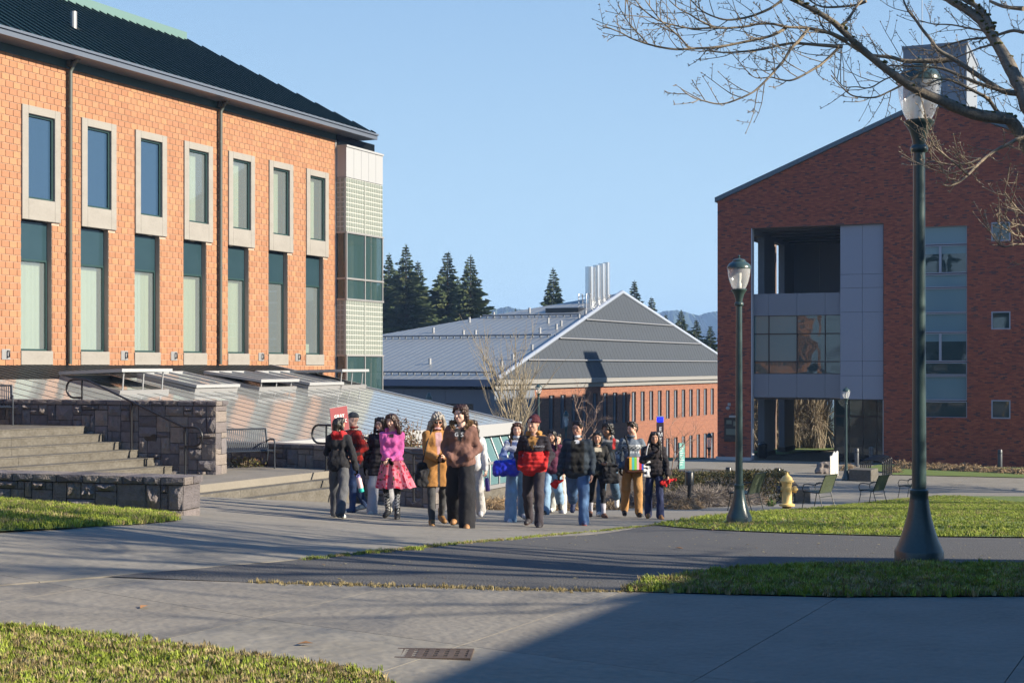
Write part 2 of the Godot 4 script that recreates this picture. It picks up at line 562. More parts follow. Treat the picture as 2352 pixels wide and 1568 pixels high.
func ground():
	P_ASPHALT = outline([[245, 1324], [700, 1284], [950, 1260], [1176, 1239], [1496, 1206], [1601, 1216], [1726, 1222], [2076, 1233], [2352, 1236], [3300, 1262], [3300, 1294], [2352, 1297], [1926, 1299], [1676, 1309], [1496, 1334], [1436, 1357], [1176, 1352], [590, 1337]])
	P_LAWN = outline([[1496, 1205], [1601, 1215], [1726, 1221], [2076, 1232], [2352, 1235], [3300, 1260], [3100, 1150], [2352, 1140], [2151, 1139], [2026, 1150], [1916, 1162], [1826, 1171], [1756, 1175], [1666, 1182]])
	P_ISLAND = outline([[1436, 1358], [1496, 1335], [1676, 1310], [1926, 1300], [2352, 1298], [3300, 1295], [3300, 1367], [2352, 1369], [1926, 1371], [1676, 1365]])
	P_SLOPE = outline([[-700, 1150], [-200, 1128], [0, 1136], [89, 1148], [246, 1167], [398, 1184], [408, 1196], [300, 1206], [150, 1214], [0, 1221], [-300, 1236], [-900, 1262]])
	P_FRONT = outline([[-700, 1400], [0, 1440], [200, 1462], [350, 1482], [550, 1509], [750, 1537], [850, 1552], [905, 1590], [900, 2200], [-700, 2200]])
	P_BED = outline([[975, 1149], [1121, 1154], [1277, 1160], [1394, 1154], [1580, 1147], [1700, 1141], [1800, 1130], [1835, 1118], [1815, 1098], [1740, 1085], [1600, 1078], [1400, 1086], [1150, 1100], [975, 1105]])
	# soil below everything, near and middle distance
	var mb := MB.new()
	for i in range(-44, 64):
		for j in range(-20, 110):
			var c := [Vector2(i, j), Vector2(i + 1, j), Vector2(i + 1, j + 1), Vector2(i, j + 1)]
			mb.quad(ring_at(c[0], -0.06), ring_at(c[1], -0.06), ring_at(c[2], -0.06), ring_at(c[3], -0.06))
	structure(mk(mb, "ground", M.soil))
	# falling land and the valley beyond
	mb = MB.new()
	var rows := [110.0, 160.0, 220.0, 400.0, 900.0, 1600.0, 3000.0]
	for k in rows.size() - 1:
		for i in 24:
			var P := func(t, d):
				var x: float = (t / 12.0 - 1.0) * (60.0 + d * 0.9)
				var y: float = gy(x, minf(d, 400.0)) - 0.1
				return Vector3(x, y - (0.0 if d < 300.0 else 30.0 * smoothstep(300.0, 1600.0, d)), -d)
			mb.quad(P.call(i, rows[k]), P.call(i + 1, rows[k]), P.call(i + 1, rows[k + 1]), P.call(i, rows[k + 1]))
	M.valley = rough_mat([Color(0.03, 0.05, 0.02), Color(0.06, 0.085, 0.03)], 0.01, 0.95, {"seed": 31})
	structure(mk(mb, "valley", M.valley))
	# mountains on the skyline
	for q in [[1080, 1280, 1950.0, [[1070, 742], [1120, 716], [1150, 707], [1168, 704], [1185, 709], [1205, 711], [1240, 716], [1290, 724], [1400, 735], [1480, 738]]], [1460, 1700, 2250.0, [[1380, 742], [1440, 735], [1490, 724], [1530, 714], [1556, 712], [1580, 718], [1605, 724], [1625, 718], [1655, 713], [1690, 716], [1740, 722], [1850, 718], [1960, 730], [2150, 722], [2500, 735]]]]:
		mb = MB.new()
		var ds: float = q[2]
		var ln: Array = q[3]
		var crest := []
		for i in ln.size() - 1:
			for t in 6:
				var a := Vector2(ln[i][0], ln[i][1]).lerp(Vector2(ln[i + 1][0], ln[i + 1][1]), t / 6.0)
				crest.append(W(a.x, a.y + rng.randf_range(-0.8, 0.8), ds + rng.randf_range(-30, 30)))
		for i in crest.size() - 1:
			var prev := [crest[i], crest[i + 1]]
			for k in 4:
				var nx := []
				for e in 2:
					var p: Vector3 = crest[i + e]
					var t := (k + 1) / 4.0
					nx.append(Vector3(p.x + rng.randf_range(-20, 20) * (1 if k < 3 else 0), lerpf(p.y, -40.0, t), p.z + 350.0 * t))
				mb.quad(nx[0], nx[1], prev[1], prev[0])
				prev = nx
			mb.quad(crest[i], crest[i + 1], crest[i + 1] + Vector3(0, -crest[i + 1].y - 40, -500), crest[i] + Vector3(0, -crest[i].y - 40, -500))
		structure(mk(mb, "hills", M.valley))
	# near concrete, with slabs on the turned lattice of the campus
	var near := structure_node("pavement")
	slabs(near, outline([[-700, 1420], [0, 1345], [245, 1326], [590, 1338], [1176, 1353], [1436, 1359], [1676, 1366], [1926, 1372], [2352, 1370], [3300, 1369], [2900, 2300], [-700, 2300]]), deg_to_rad(27.0), 1.50, 3.1, [M.concrete, M.concrete2, M.concrete], 0.003, Vector2(1.036, 7.78))
	var mid := structure_node("walkway")
	slabs(mid, outline([[-700, 1417], [0, 1343], [245, 1323], [700, 1283], [950, 1259], [1176, 1238], [1496, 1205], [1666, 1183], [1756, 1176], [1826, 1172], [1916, 1163], [2026, 1151], [2151, 1140], [2352, 1142], [2600, 1143], Vector2(26, 50), Vector2(1, 50), Vector2(-3, 36), Vector2(-8, 30), Vector2(-13, 24), Vector2(-14, 20)]), deg_to_rad(27.0), 3.0, 3.1, [M.concrete2, M.concrete2, M.concrete], 0.003, Vector2(1.036, 7.78))
	var far := structure_node("forecourt")
	slabs(far, PackedVector2Array([Vector2(1, 50.02), Vector2(34, 50.02), Vector2(30, 64.5), Vector2(27.5, 68.4), Vector2(10.7, 75.4), Vector2(16, 88), Vector2(21, 86), Vector2(21, 92), Vector2(4, 80)]), deg_to_rad(23.0), 3.0, 3.0, [M.concrete2], 0.006)
	structure(mk(sheet(P_ASPHALT, 0.002), "asphalt_path", M.asphalt))
	structure(mk(sheet(P_BED, 0.05), "planting_bed", M.mulch))

func structure_node(called: String) -> Node3D:
	var o := Node3D.new()
	o.name = numbered(called)
	add_child(o)
	return structure(o)

func left_frame() -> Transform3D:
	return Transform3D(Basis(Vector3(0.4234, 0, -0.9059), Vector3.UP, Vector3(0.9059, 0, 0.4234)), Vector3(-13.96, EYE, -42))

# local axes: x along the facade, y above eye level, z outward
func left_building():
	var b := thing("brick_building", "orange block hall with dark green metal roof and two rows of tall windows", "building", left_frame())
	var s0 := -9.0
	var s1 := 16.3
	# rectangles cut out of the blockwork
	var holes := []
	for i in range(-3, 7):
		var s := -0.74 + 2.487 * i
		holes.append([s, s + 1.57, 4.28, 7.62])
		holes.append([s, s + 1.25, 0.03, 4.28])
		holes.append([s, s + 1.25, -1.4, -0.12])
	# blocks
	var tones := [Color(0.329, 0.16, 0.0846), Color(0.316, 0.15, 0.0785), Color(0.342, 0.17, 0.0912), Color(0.325, 0.155, 0.0846), Color(0.35, 0.178, 0.0912), Color(0.304, 0.143, 0.0765)]
	var bmesh := MB.new()
	bmesh.cbox(Vector3(-0.5, -0.5, -0.5), Vector3(0.5, 0.5, 0.5), 0.02)
	var unit := amesh(bmesh)
	var singles := []
	var fm := MB.new()
	fm.cbox(Vector3(-0.141, -0.091, -0.09), Vector3(0.141, 0.091, 0.0), 0.004)
	var full := amesh(fm)
	var tone_m := []
	for t in tones:
		var m: StandardMaterial3D = rough_mat([t * 0.84, t * 0.97, t * 1.06], 0.9, 0.8, {"seed": 21, "fa": 0.03, "fb": 0.2, "bump": 0.3, "bfreq": 0.2})
		tone_m.append(m)
	var xs := []
	var cs := []
	var count := 0
	for r in 52:
		var y := -1.4 + 0.2 * r
		var ivs := [[s0, s1]]
		for h in holes:
			if h[2] < y + 0.1 and h[3] > y + 0.1:
				var nw := []
				for iv in ivs:
					if h[1] <= iv[0] or h[0] >= iv[1]:
						nw.append(iv)
					else:
						if h[0] - iv[0] > 0.02:
							nw.append([iv[0], h[0]])
						if iv[1] - h[1] > 0.02:
							nw.append([h[1], iv[1]])
				ivs = nw
		for iv in ivs:
			var x: float = s0 + 0.3 * floorf((iv[0] - s0) / 0.3) + (0.15 if r % 2 else 0.0)
			if x > iv[0] + 0.001:
				x -= 0.3
			while x < iv[1] - 0.005:
				var a := maxf(x, iv[0])
				var e := minf(x + 0.3, iv[1])
				if e - a > 0.03:
					var k := rng.randi() % tones.size()
					if e - a > 0.299 and a > -1.62 and a < 1.9 and y > -0.2 and count < 300:
						singles.append([a + 0.15, y + 0.1, k])
						count += 1
					else:
						xs.append(Transform3D(Basis.IDENTITY.scaled(Vector3(e - a - 0.018, 0.182, 0.09)), Vector3((a + e) * 0.5, y + 0.1, -0.045)))
						cs.append(tones[k] * rng.randf_range(0.93, 1.05))
				x += 0.3
	for q in singles:
		var o := node(full, "block", tone_m[q[2]], b)
		o.position = Vector3(q[0], q[1], 0)
	var mmi := many(unit, xs, cs, "blockwork", M.block_vc, b)
	mmi.set_meta("kind", "stuff")
	# wall behind the blocks with window openings left free
	var mb := MB.new()
	for r in [[-1.4, -0.12], [-0.12, 0.03], [0.03, 4.28], [4.28, 7.62], [7.62, 9.1]]:
		var x := s0
		for h in holes:
			if h[2] < r[0] + 0.01 and h[3] > r[1] - 0.01:
				mb.box(Vector3(x, r[0], -0.4), Vector3(h[0], r[1], -0.02))
				x = h[1]
		mb.box(Vector3(x, r[0], -0.4), Vector3(s1, r[1], -0.02))
	mb.box(Vector3(s0, -5, -0.4), Vector3(s1, -1.4, -0.02))
	mk(mb, "wall", M.mortar, b)
	mb = MB.new()
	mb.box(Vector3(s0, -5, -11.5), Vector3(19.2, 9.1, -11.2))
	mb.box(Vector3(s0 - 0.3, -5, -11.5), Vector3(s0, 9.1, 0))
	mb.box(Vector3(19.0, -5, -11.2), Vector3(19.2, 9.1, -0.05))
	mk(mb, "outer_wall", tone_m[0], b)
	# the hall goes on beyond the left edge of the frame
	mb = MB.new()
	mb.box(Vector3(-44, -5, -0.4), Vector3(s0 - 0.31, 9.1, 0))
	mk(mb, "outer_wall", tone_m[2], b)
	for i in range(-17, -4):
		mb = MB.new()
		mb.box(Vector3(-0.74 + 2.487 * i, 0.4, 0.0), Vector3(0.5 + 2.487 * i, 4.2, 0.03))
		mb.box(Vector3(-0.5 + 2.487 * i, 4.9, 0.0), Vector3(0.55 + 2.487 * i, 7.4, 0.03))
		mk(mb, "window", M.spandrel, b)
	# rooms behind the windows
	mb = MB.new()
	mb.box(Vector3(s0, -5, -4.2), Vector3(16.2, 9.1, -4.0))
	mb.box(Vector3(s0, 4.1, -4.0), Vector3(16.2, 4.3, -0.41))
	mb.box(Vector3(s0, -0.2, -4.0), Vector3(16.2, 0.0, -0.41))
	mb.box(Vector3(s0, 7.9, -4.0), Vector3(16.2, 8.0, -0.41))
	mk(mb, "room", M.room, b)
	for i in range(-1, 7):
		left_window(b, -0.74 + 2.487 * i, i)
	# eaves: dark frieze, soffit, fascia, then the standing-seam roof
	mb = MB.new()
	mb.box(Vector3(s0, 9.0, -0.02), Vector3(18.1, 9.32, 0.03))
	mk(mb, "frieze", M.green_frame, b)
	mb = MB.new()
	mb.box(Vector3(s0, 9.24, 0.03), Vector3(18.2, 9.28, 0.72))
	mk(mb, "soffit", M.fascia, b)
	mb = MB.new()
	mb.box(Vector3(s0, 9.24, 0.72), Vector3(18.25, 9.44, 0.80))
	mb.box(Vector3(s0, 9.40, 0.80), Vector3(18.25, 9.47, 0.86))
	mb.tri(Vector3(18.25, 9.24, 0.8), Vector3(18.6, 9.35, 0.5), Vector3(18.25, 9.46, 0.8))
	mb.tri(Vector3(18.25, 9.46, 0.8), Vector3(18.6, 9.35, 0.5), Vector3(18.25, 9.4, -0.6))
	mk(mb, "fascia", M.fascia, b)
	var ridge_y := 13.06
	var ridge_z := -5.5
	var hip_s := 14.1
	var z_at := func(s: float) -> float: return ridge_z if s <= hip_s else lerpf(ridge_z, 0.8, (s - hip_s) / (18.2 - hip_s))
	var y_at := func(z: float) -> float: return 9.47 + (0.8 - z) / 6.3 * (ridge_y - 9.47)
	var x := s0
	while x < 18.15:
		var e := minf(x + 0.41, 18.15)
		var za: float = z_at.call(x)
		var ze: float = z_at.call(e)
		mb = MB.new()
		mb.quad(Vector3(x, y_at.call(0.82), 0.82), Vector3(e, y_at.call(0.82), 0.82), Vector3(e, y_at.call(ze), ze), Vector3(x, y_at.call(za), za))
		if za < 0.6:
			var a := Vector3(x, y_at.call(0.82), 0.82)
			var c := Vector3(x, y_at.call(za), za)
			var up := Vector3(0, 0.05, 0.028)
			var sd := Vector3(0.016, 0, 0)
			mb.hexa([a - sd, a + sd, c + sd, c - sd, a - sd + up, a + sd + up, c + sd + up, c - sd + up])
		mk(mb, "roof_panel", M.seam_dark, b)
		x = e
	mb = MB.new()
	mb.quad(Vector3(18.2, 9.45, -11.9), Vector3(s0, 9.45, -11.9), Vector3(s0, ridge_y, ridge_z), Vector3(hip_s, ridge_y, ridge_z))
	mb.tri(Vector3(18.2, 9.45, 0.8), Vector3(18.2, 9.45, -11.9), Vector3(hip_s, ridge_y, ridge_z))
	mk(mb, "roof_back", M.seam_dark, b)
	mb = MB.new()
	mb.box(Vector3(s0, 9.25, -11.9), Vector3(18.15, 9.3, 0.02))
	mk(mb, "ceiling", M.room, b)
	# pale ridge vent
	mb = MB.new()
	mb.box(Vector3(4.6, ridge_y - 0.25, ridge_z - 0.35), Vector3(hip_s - 0.4, ridge_y + 0.22, ridge_z + 0.2))
	mk(mb, "ridge_vent", plain(Color(0.11, 0.19, 0.18), 0.4), b)
	mb = MB.new()
	mb.tube([Vector3(3.2, 10.7, -1.6), Vector3(3.2, 11.35, -1.6)], [0.1], 10)
	mk(mb, "vent_pipe", M.pale_metal, b)
	# downpipes
	for s in [1.16, 8.63]:
		mb = MB.new()
		mb.tube([Vector3(s, 9.3, 0.5), Vector3(s, 9.15, 0.28), Vector3(s, 8.9, 0.12), Vector3(s, 0.05, 0.1)], [0.065], 10)
		mb.box(Vector3(s - 0.10, 9.05, 0.05), Vector3(s + 0.10, 9.25, 0.2))
		for yy in [1.2, 3.4, 5.6, 7.8]:
			mb.tube([Vector3(s, yy, 0.1), Vector3(s, yy + 0.06, 0.1)], [0.08], 10)
		mk(mb, "downpipe", plain(Color(0.05, 0.06, 0.055), 0.5), b)
	# small wall vents on the piers
	for i in [0, 1, 2, 3, 4]:
		var s: float = [-1.35, 3.72, 6.2, 11.2, 13.6][i]
		mb = MB.new()
		mb.box(Vector3(s - 0.16, 0.18, 0.002), Vector3(s + 0.16, 0.48, 0.02))
		var v := mk(mb, "wall_vent", M.pale_metal, b)
		mb = MB.new()
		mb.tube([Vector3(s + 0.05, 0.42, 0.02), Vector3(s + 0.05, 0.42, 0.10), Vector3(s + 0.05, 0.26, 0.10), Vector3(s + 0.05, 0.26, 0.02)], [0.025], 6)
		mk(mb, "hood", M.black_metal, v)
	left_bay(b)

func many(me: Mesh, xs: Array, cs: Array, called: String, mat: Material, parent: Node3D = null) -> MultiMeshInstance3D:
	var mm := MultiMesh.new()
	mm.transform_format = MultiMesh.TRANSFORM_3D
	mm.use_colors = cs.size() > 0
	mm.mesh = me
	mm.instance_count = xs.size()
	for i in xs.size():
		mm.set_instance_transform(i, xs[i])
		if cs.size() > 0:
			mm.set_instance_color(i, cs[i])
	var o := MultiMeshInstance3D.new()
	o.multimesh = mm
	o.material_override = mat
	if parent:
		o.name = called
		parent.add_child(o, true)
	else:
		o.name = numbered(called)
		add_child(o)
	return o

func frame_box(mb: MB, x0: float, x1: float, y0: float, y1: float, z0: float, z1: float, t: float, tb := -1.0):
	var b := t if tb < 0 else tb
	mb.box(Vector3(x0, y0, z0), Vector3(x0 + t, y1, z1))
	mb.box(Vector3(x1 - t, y0, z0), Vector3(x1, y1, z1))
	mb.box(Vector3(x0 + t, y1 - t, z0), Vector3(x1 - t, y1, z1))
	mb.box(Vector3(x0 + t, y0, z0), Vector3(x1 - t, y0 + b, z1))

func blinds(parent: Node3D, x0: float, x1: float, y0: float, y1: float, z: float, gap: float, called := "blind"):
	var mb := MB.new()
	var x := x0
	while x < x1 - 0.02:
		var w := 0.085
		var a := rng.randf_range(0.1, 0.5)
		var dx := w * cos(a) * 0.5
		var dz := w * sin(a) * 0.5
		var c := x + 0.045
		mb.quad(Vector3(c - dx, y0, z - dz), Vector3(c + dx, y0, z + dz), Vector3(c + dx, y1, z + dz), Vector3(c - dx, y1, z - dz))
		x += 0.085 + gap
	mk(mb, called, M.blind, parent)

func left_window(b: Node3D, s: float, i: int):
	# upper window in its cast surround
	var mb := MB.new()
	mb.cbox(Vector3(s, 4.28, -0.1), Vector3(s + 0.25, 7.62, 0.05), 0.01)
	mb.cbox(Vector3(s + 1.33, 4.28, -0.1), Vector3(s + 1.57, 7.62, 0.05), 0.01)
	mb.cbox(Vector3(s + 0.25, 7.38, -0.1), Vector3(s + 1.33, 7.62, 0.05), 0.01)
	mb.cbox(Vector3(s + 0.25, 4.28, -0.1), Vector3(s + 1.33, 4.9, 0.05), 0.01)
	var w := mk(mb, "window", M.cast, b)
	mb = MB.new()
	frame_box(mb, s + 0.25, s + 1.33, 4.9, 7.38, -0.16, -0.04, 0.06)
	mk(mb, "frame", M.green_frame, w)
	mb = MB.new()
	mb.box(Vector3(s + 0.31, 4.96, -0.115), Vector3(s + 1.27, 7.32, -0.10))
	mk(mb, "pane", M.pane if i >= 3 else M.pane_dark, w)
	if i >= 3 and i <= 6:
		blinds(w, s + 0.3, s + [0.0, 0.0, 0.0, 0.95, 0.95, 1.0, 1.0][i], 4.96, 7.3, -0.3, 0.004)
	else:
		blinds(w, s + 0.88, s + 1.05, 4.96, 7.3, -0.42, 0.0)
	# lower window: dark panel above, glass below, concrete sill
	mb = MB.new()
	mb.cbox(Vector3(s - 0.02, 0.03, -0.1), Vector3(s + 1.27, 0.44, 0.03), 0.01)
	var lw := mk(mb, "window", M.cast, b)
	mb = MB.new()
	mb.box(Vector3(s, 3.14, -0.3), Vector3(s + 1.25, 4.24, -0.2))
	mk(mb, "panel", M.spandrel, lw)
	mb = MB.new()
	frame_box(mb, s, s + 1.25, 0.44, 3.14, -0.32, -0.19, 0.06)
	mk(mb, "frame", M.green_frame, lw)
	mb = MB.new()
	mb.box(Vector3(s + 0.06, 0.5, -0.26), Vector3(s + 1.19, 3.08, -0.245))
	mk(mb, "pane", M.pane, lw)
	if i < 5:
		blinds(lw, s + 0.06, s + 1.17, 0.5, 3.06, -0.42, [0.003, 0.006, 0.0, 0.0, 0.004][maxi(i, 0)])
	elif i == 6:
		mb = MB.new()
		mb.box(Vector3(s + 0.06, 0.5, -0.5), Vector3(s + 0.9, 0.85, -0.45))
		mk(mb, "screen", M.blind, lw)
	# window tops of the floor below, hidden by the lower roof except at the far end
	if i >= 5:
		mb = MB.new()
		mb.box(Vector3(s, -1.4, -0.3), Vector3(s + 1.25, -0.14, -0.2))
		mk(mb, "window", M.spandrel, b)

# stair bay of white panels, glass blocks and glass at the far end
func left_bay(b: Node3D):
	var a := 16.32
	var e := 19.2
	var z := 0.5
	var mb := MB.new()
	mb.box(Vector3(a - 0.06, -5, -0.3), Vector3(a + 0.02, 9.0, 0.04))
	var bay := mk(mb, "stair_bay", M.white_panel, b)
	for k in 5:
		var x0 := lerpf(a, e, k / 5.0) + 0.006
		var x1 := lerpf(a, e, (k + 1) / 5.0) - 0.006
		mb = MB.new()
		mb.box(Vector3(x0, 7.52, z - 0.08), Vector3(x1, 8.72, z))
		mk(mb, "panel", M.white_panel, bay)
	mb = MB.new()
	mb.box(Vector3(a, 7.52, 0.02), Vector3(a + 0.06, 8.72, z - 0.002))
	mb.box(Vector3(e - 0.06, 7.52, 0.0), Vector3(e, 8.72, z - 0.09))
	mb.box(Vector3(a - 0.02, 8.72, -0.2), Vector3(e + 0.02, 8.80, z + 0.04))
	mk(mb, "panel", M.white_panel, bay)
	# stair hall roof strip under the eave
	mb = MB.new()
	mb.box(Vector3(a, 8.8, -0.3), Vector3(e, 9.22, 0.1))
	mk(mb, "clerestory", M.dark_glass, bay)
	for band in [[5.36, 7.5], [0.45, 2.62]]:
		mb = MB.new()
		var rows := 11
		for half in 2:
			for i in 8:
				for j in rows:
					var w := (e - a) * 0.5 / 8.0
					var h: float = (band[1] - band[0]) / rows
					var x0 := a + (e - a) * 0.5 * half + w * i
					var y0: float = band[0] + h * j
					mb.cbox(Vector3(x0 + 0.012, y0 + 0.012, z - 0.09), Vector3(x0 + w - 0.012, y0 + h - 0.012, z + 0.004), 0.02)
		for i in 2:
			for j in rows:
				var h: float = (band[1] - band[0]) / rows
				var y0: float = band[0] + h * j
				mb.cbox(Vector3(a - 0.004, y0 + 0.012, 0.03 + 0.19 * i), Vector3(a + 0.08, y0 + h - 0.012, 0.2 + 0.19 * i), 0.02)
		var gb := mk(mb, "glass_blocks", M.glass_block, bay)
		gb.set_meta("kind", "stuff")
		mb = MB.new()
		mb.box(Vector3(a + 0.004, band[0], z - 0.08), Vector3(e - 0.004, band[1], z - 0.012))
		mb.box(Vector3(a + 0.004, band[0], 0.02), Vector3(a + 0.07, band[1], z - 0.081))
		mb.box(Vector3((a + e) * 0.5 - 0.02, band[0], z - 0.08), Vector3((a + e) * 0.5 + 0.02, band[1], z + 0.012))
		mk(mb, "grout", plain(Color(0.36, 0.37, 0.35), 0.8), bay)
	for band in [[2.62, 5.36, 3.45], [-4.5, 0.45, -2.0]]:
		mb = MB.new()
		for y in [band[0], band[1] - 0.07, band[2]]:
			mb.box(Vector3(a - 0.02, y, z - 0.07), Vector3(e + 0.05, y + 0.07, z + 0.03))
			mb.box(Vector3(a - 0.02, y, 0.0), Vector3(a + 0.05, y + 0.07, z - 0.071))
		for x in [a, (a + e) * 0.5 - 0.03, e - 0.06]:
			mb.box(Vector3(x, band[0] + 0.07, z - 0.065), Vector3(x + 0.06, band[1] - 0.07, z + 0.02))
		mk(mb, "mullion", M.pale_metal, bay)
		for k in 2:
			mb = MB.new()
			mb.box(Vector3(lerpf(a, e, k * 0.5) + 0.06, band[0] + 0.07, z - 0.04), Vector3(lerpf(a, e, k * 0.5 + 0.5) - 0.03, band[1] - 0.07, z - 0.025))
			mk(mb, "pane", M.pane_blue, bay)
		mb = MB.new()
		mb.box(Vector3(a + 0.02, band[0] + 0.07, 0.05), Vector3(a + 0.035, band[1] - 0.07, z - 0.07))
		mk(mb, "pane", M.pane_blue, bay)
	mb = MB.new()
	mb.tube([Vector3(17.5, -4.8, -0.1), Vector3(17.5, 8.5, -0.1)], [0.19], 16)
	mb.tube([Vector3(19.0, -4.8, 0.2), Vector3(19.0, 8.5, 0.2)], [0.1], 12)
	mk(mb, "column", plain(Color(0.5, 0.52, 0.36), 0.6), bay)
	mb = MB.new()
	mb.box(Vector3(a + 0.1, -4.8, -2.6), Vector3(e - 0.25, 8.7, -2.5))
	mb.box(Vector3(a + 0.1, 2.5, -2.4), Vector3(e - 0.25, 2.62, 0.38))
	mb.box(Vector3(a + 0.1, 0.3, -2.4), Vector3(e - 0.25, 0.42, 0.38))
	mk(mb, "stair_hall", plain(Color(0.10, 0.15, 0.16), 0.8), bay)

func annex():
	var b := thing("glass_annex", "low annex with sloping glazed roof, open roof hatches and pale gutter below the brick hall", "building", left_frame())
	var s0 := -6.2
	var s1 := 11.8
	var yr := func(z: float) -> float: return 0.02 - 0.1936 * z
	M.roof_glass = rough_mat([Color(0.24, 0.25, 0.24), Color(0.29, 0.30, 0.29), Color(0.34, 0.35, 0.33)], 0.25, 0.10, {"seed": 41, "fa": 0.01, "fb": 0.05, "bump": 0.05, "bfreq": 0.03})
	M.bar = plain(Color(0.13, 0.13, 0.13), 0.4, 0.5)
	M.annex_metal = rough_mat([Color(0.010, 0.014, 0.016), Color(0.018, 0.022, 0.024)], 0.3, 0.55, {"seed": 42})
	M.annex_metal.metallic_specular = 0.25
	var mb: MB
	# dark standing-seam strip against the hall
	var x := s0
	while x < s1 - 0.01:
		var e := minf(x + 0.35, s1)
		mb = MB.new()
		mb.quad(Vector3(x, yr.call(2.0), 2.0), Vector3(e, yr.call(2.0), 2.0), Vector3(e, 0.02, 0.03), Vector3(x, 0.02, 0.03))
		var a := Vector3(x, yr.call(2.0), 2.0)
		var c := Vector3(x, 0.02, 0.03)
		var up := Vector3(0, 0.012, 0)
		var sd := Vector3(0.014, 0, 0)
		mb.hexa([a - sd, a + sd, c + sd, c - sd, a - sd + up, a + sd + up, c + sd + up, c - sd + up])
		mk(mb, "roof_panel", M.annex_metal, b)
		x = e
	# glazed slope
	x = s0
	while x < s1 - 0.1:
		var e := minf(x + 0.7, s1)
		mb = MB.new()
		for k in 4:
			var za := 2.02 + 1.99 * k
			var zb := za + 1.98
			mb.quad(Vector3(x + 0.02, yr.call(zb) + 0.003, zb), Vector3(e - 0.02, yr.call(zb) + 0.003, zb), Vector3(e - 0.02, yr.call(za) + 0.003, za), Vector3(x + 0.02, yr.call(za) + 0.003, za))
		mk(mb, "glass_panel", M.roof_glass, b)
		mb = MB.new()
		var a := Vector3(x, yr.call(9.7), 9.7)
		var c := Vector3(x, yr.call(2.0), 2.0)
		var dn := Vector3(0, -0.05, 0)
		var up := Vector3(0, 0.008, 0)
		var sd := Vector3(0.032, 0, 0)
		mb.hexa([a - sd + dn, a + sd + dn, c + sd + dn, c - sd + dn, a - sd + up, a + sd + up, c + sd + up, c - sd + up])
		mk(mb, "glazing_bar", M.bar, b)
		x = e
	# verge at the far end, eaves gutter
	mb = MB.new()
	var sl := Vector3(0, -0.1936 * 9.9, 9.9)
	var p := Vector3(s1 - 0.05, 0.05, 0.05)
	mb.hexa([p + sl + Vector3(0, -0.3, 0), p + sl + Vector3(0.16, -0.3, 0), p + Vector3(0.16, -0.3, 0), p + Vector3(0, -0.3, 0), p + sl, p + sl + Vector3(0.16, 0, 0), p + Vector3(0.16, 0, 0), p])
	mk(mb, "verge", M.pale_metal, b)
	mb = MB.new()
	mb.box(Vector3(s0, -2.28, 9.65), Vector3(s1 + 0.13, -1.9, 10.2))
	mk(mb, "gutter", M.white_panel, b)
	# sloping and upright glass below the gutter
	x = s0
	while x < s1 - 0.1:
		mb = MB.new()
		var t0 := Vector3(x + 0.03, -2.3, 9.95)
		var t1 := Vector3(x + 0.67, -2.3, 9.95)
		mb.quad(t0 + Vector3(0, -0.8, 0.35), t1 + Vector3(0, -0.8, 0.35), t1, t0)
		mb.quad(t0 + Vector3(0, -1.55, 0.35), t1 + Vector3(0, -1.55, 0.35), t1 + Vector3(0, -0.88, 0.35), t0 + Vector3(0, -0.88, 0.35))
		mk(mb, "window_pane", M.pane_wall if M.has("pane_wall") else glass_wall(), b)
		mb = MB.new()
		mb.tube([Vector3(x, -2.28, 9.97), Vector3(x, -3.1, 10.32), Vector3(x, -3.95, 10.32)], [0.035], 4)
		mk(mb, "window_bar", M.pale_metal, b)
		x += 0.7
	mb = MB.new()
	mb.box(Vector3(s0, -3.18, 10.24), Vector3(s1 + 0.05, -3.1, 10.36))
	mb.box(Vector3(s0, -3.98, 10.2), Vector3(s1 + 0.05, -3.86, 10.38))
	mk(mb, "window_rail", M.pale_metal, b)
	mb = MB.new()
	mb.box(Vector3(s0, -6.5, 9.9), Vector3(s1, -3.98, 10.3))
	mb.box(Vector3(s1 - 0.3, -6.5, 0.0), Vector3(s1, -3.98, 9.9))
	mk(mb, "base_wall", M.step, b)
	mb = MB.new()
	mb.quad(Vector3(s1 - 0.06, -4, 10.2), Vector3(s1 - 0.06, -4, 0), Vector3(s1 - 0.06, -0.2, 0), Vector3(s1 - 0.06, -2.1, 10.0))
	mk(mb, "end_wall", M.spandrel, b)
	mb = MB.new()
	mb.box(Vector3(s0, -4.2, 0.1), Vector3(s1 - 0.3, -4.0, 9.8))
	mk(mb, "floor", M.room, b)
	# five roof hatches: [start, opening angle]
	for h in [[-1.35, 13.0], [1.95, 0.6], [5.2, 4.0], [8.0, 0.6], [10.0, 12.0]]:
		var w := 2.1 if h[0] < 9.0 else 1.75
		var n := Node3D.new()
		n.name = "roof_hatch"
		b.add_child(n, true)
		n.transform = Transform3D(Basis(Vector3.RIGHT, atan(0.1936)), Vector3(h[0], yr.call(2.0) + 0.06, 2.0))
		mb = MB.new()
		frame_box_flat(mb, 0, w, 0, 2.2, -0.06, 0.05, 0.07)
		mk(mb, "kerb", M.pale_metal, n)
		var open := Transform3D(Basis(Vector3.RIGHT, -deg_to_rad(h[1])), Vector3(0, 0.06, 0))
		mb = MB.new()
		frame_box_flat(mb, -0.03, w + 0.03, 0, 2.25, 0.0, 0.09, 0.09)
		for k in [0.33, 0.66]:
			mb.box(Vector3(w * k - 0.02, 0.01, 0.09), Vector3(w * k + 0.02, 0.08, 2.16))
		mk(mb, "lid_frame", M.white_panel, n).transform = open
		mb = MB.new()
		mb.box(Vector3(0.06, 0.03, 0.09), Vector3(w - 0.06, 0.045, 2.16))
		mk(mb, "lid_glass", M.roof_glass, n).transform = open
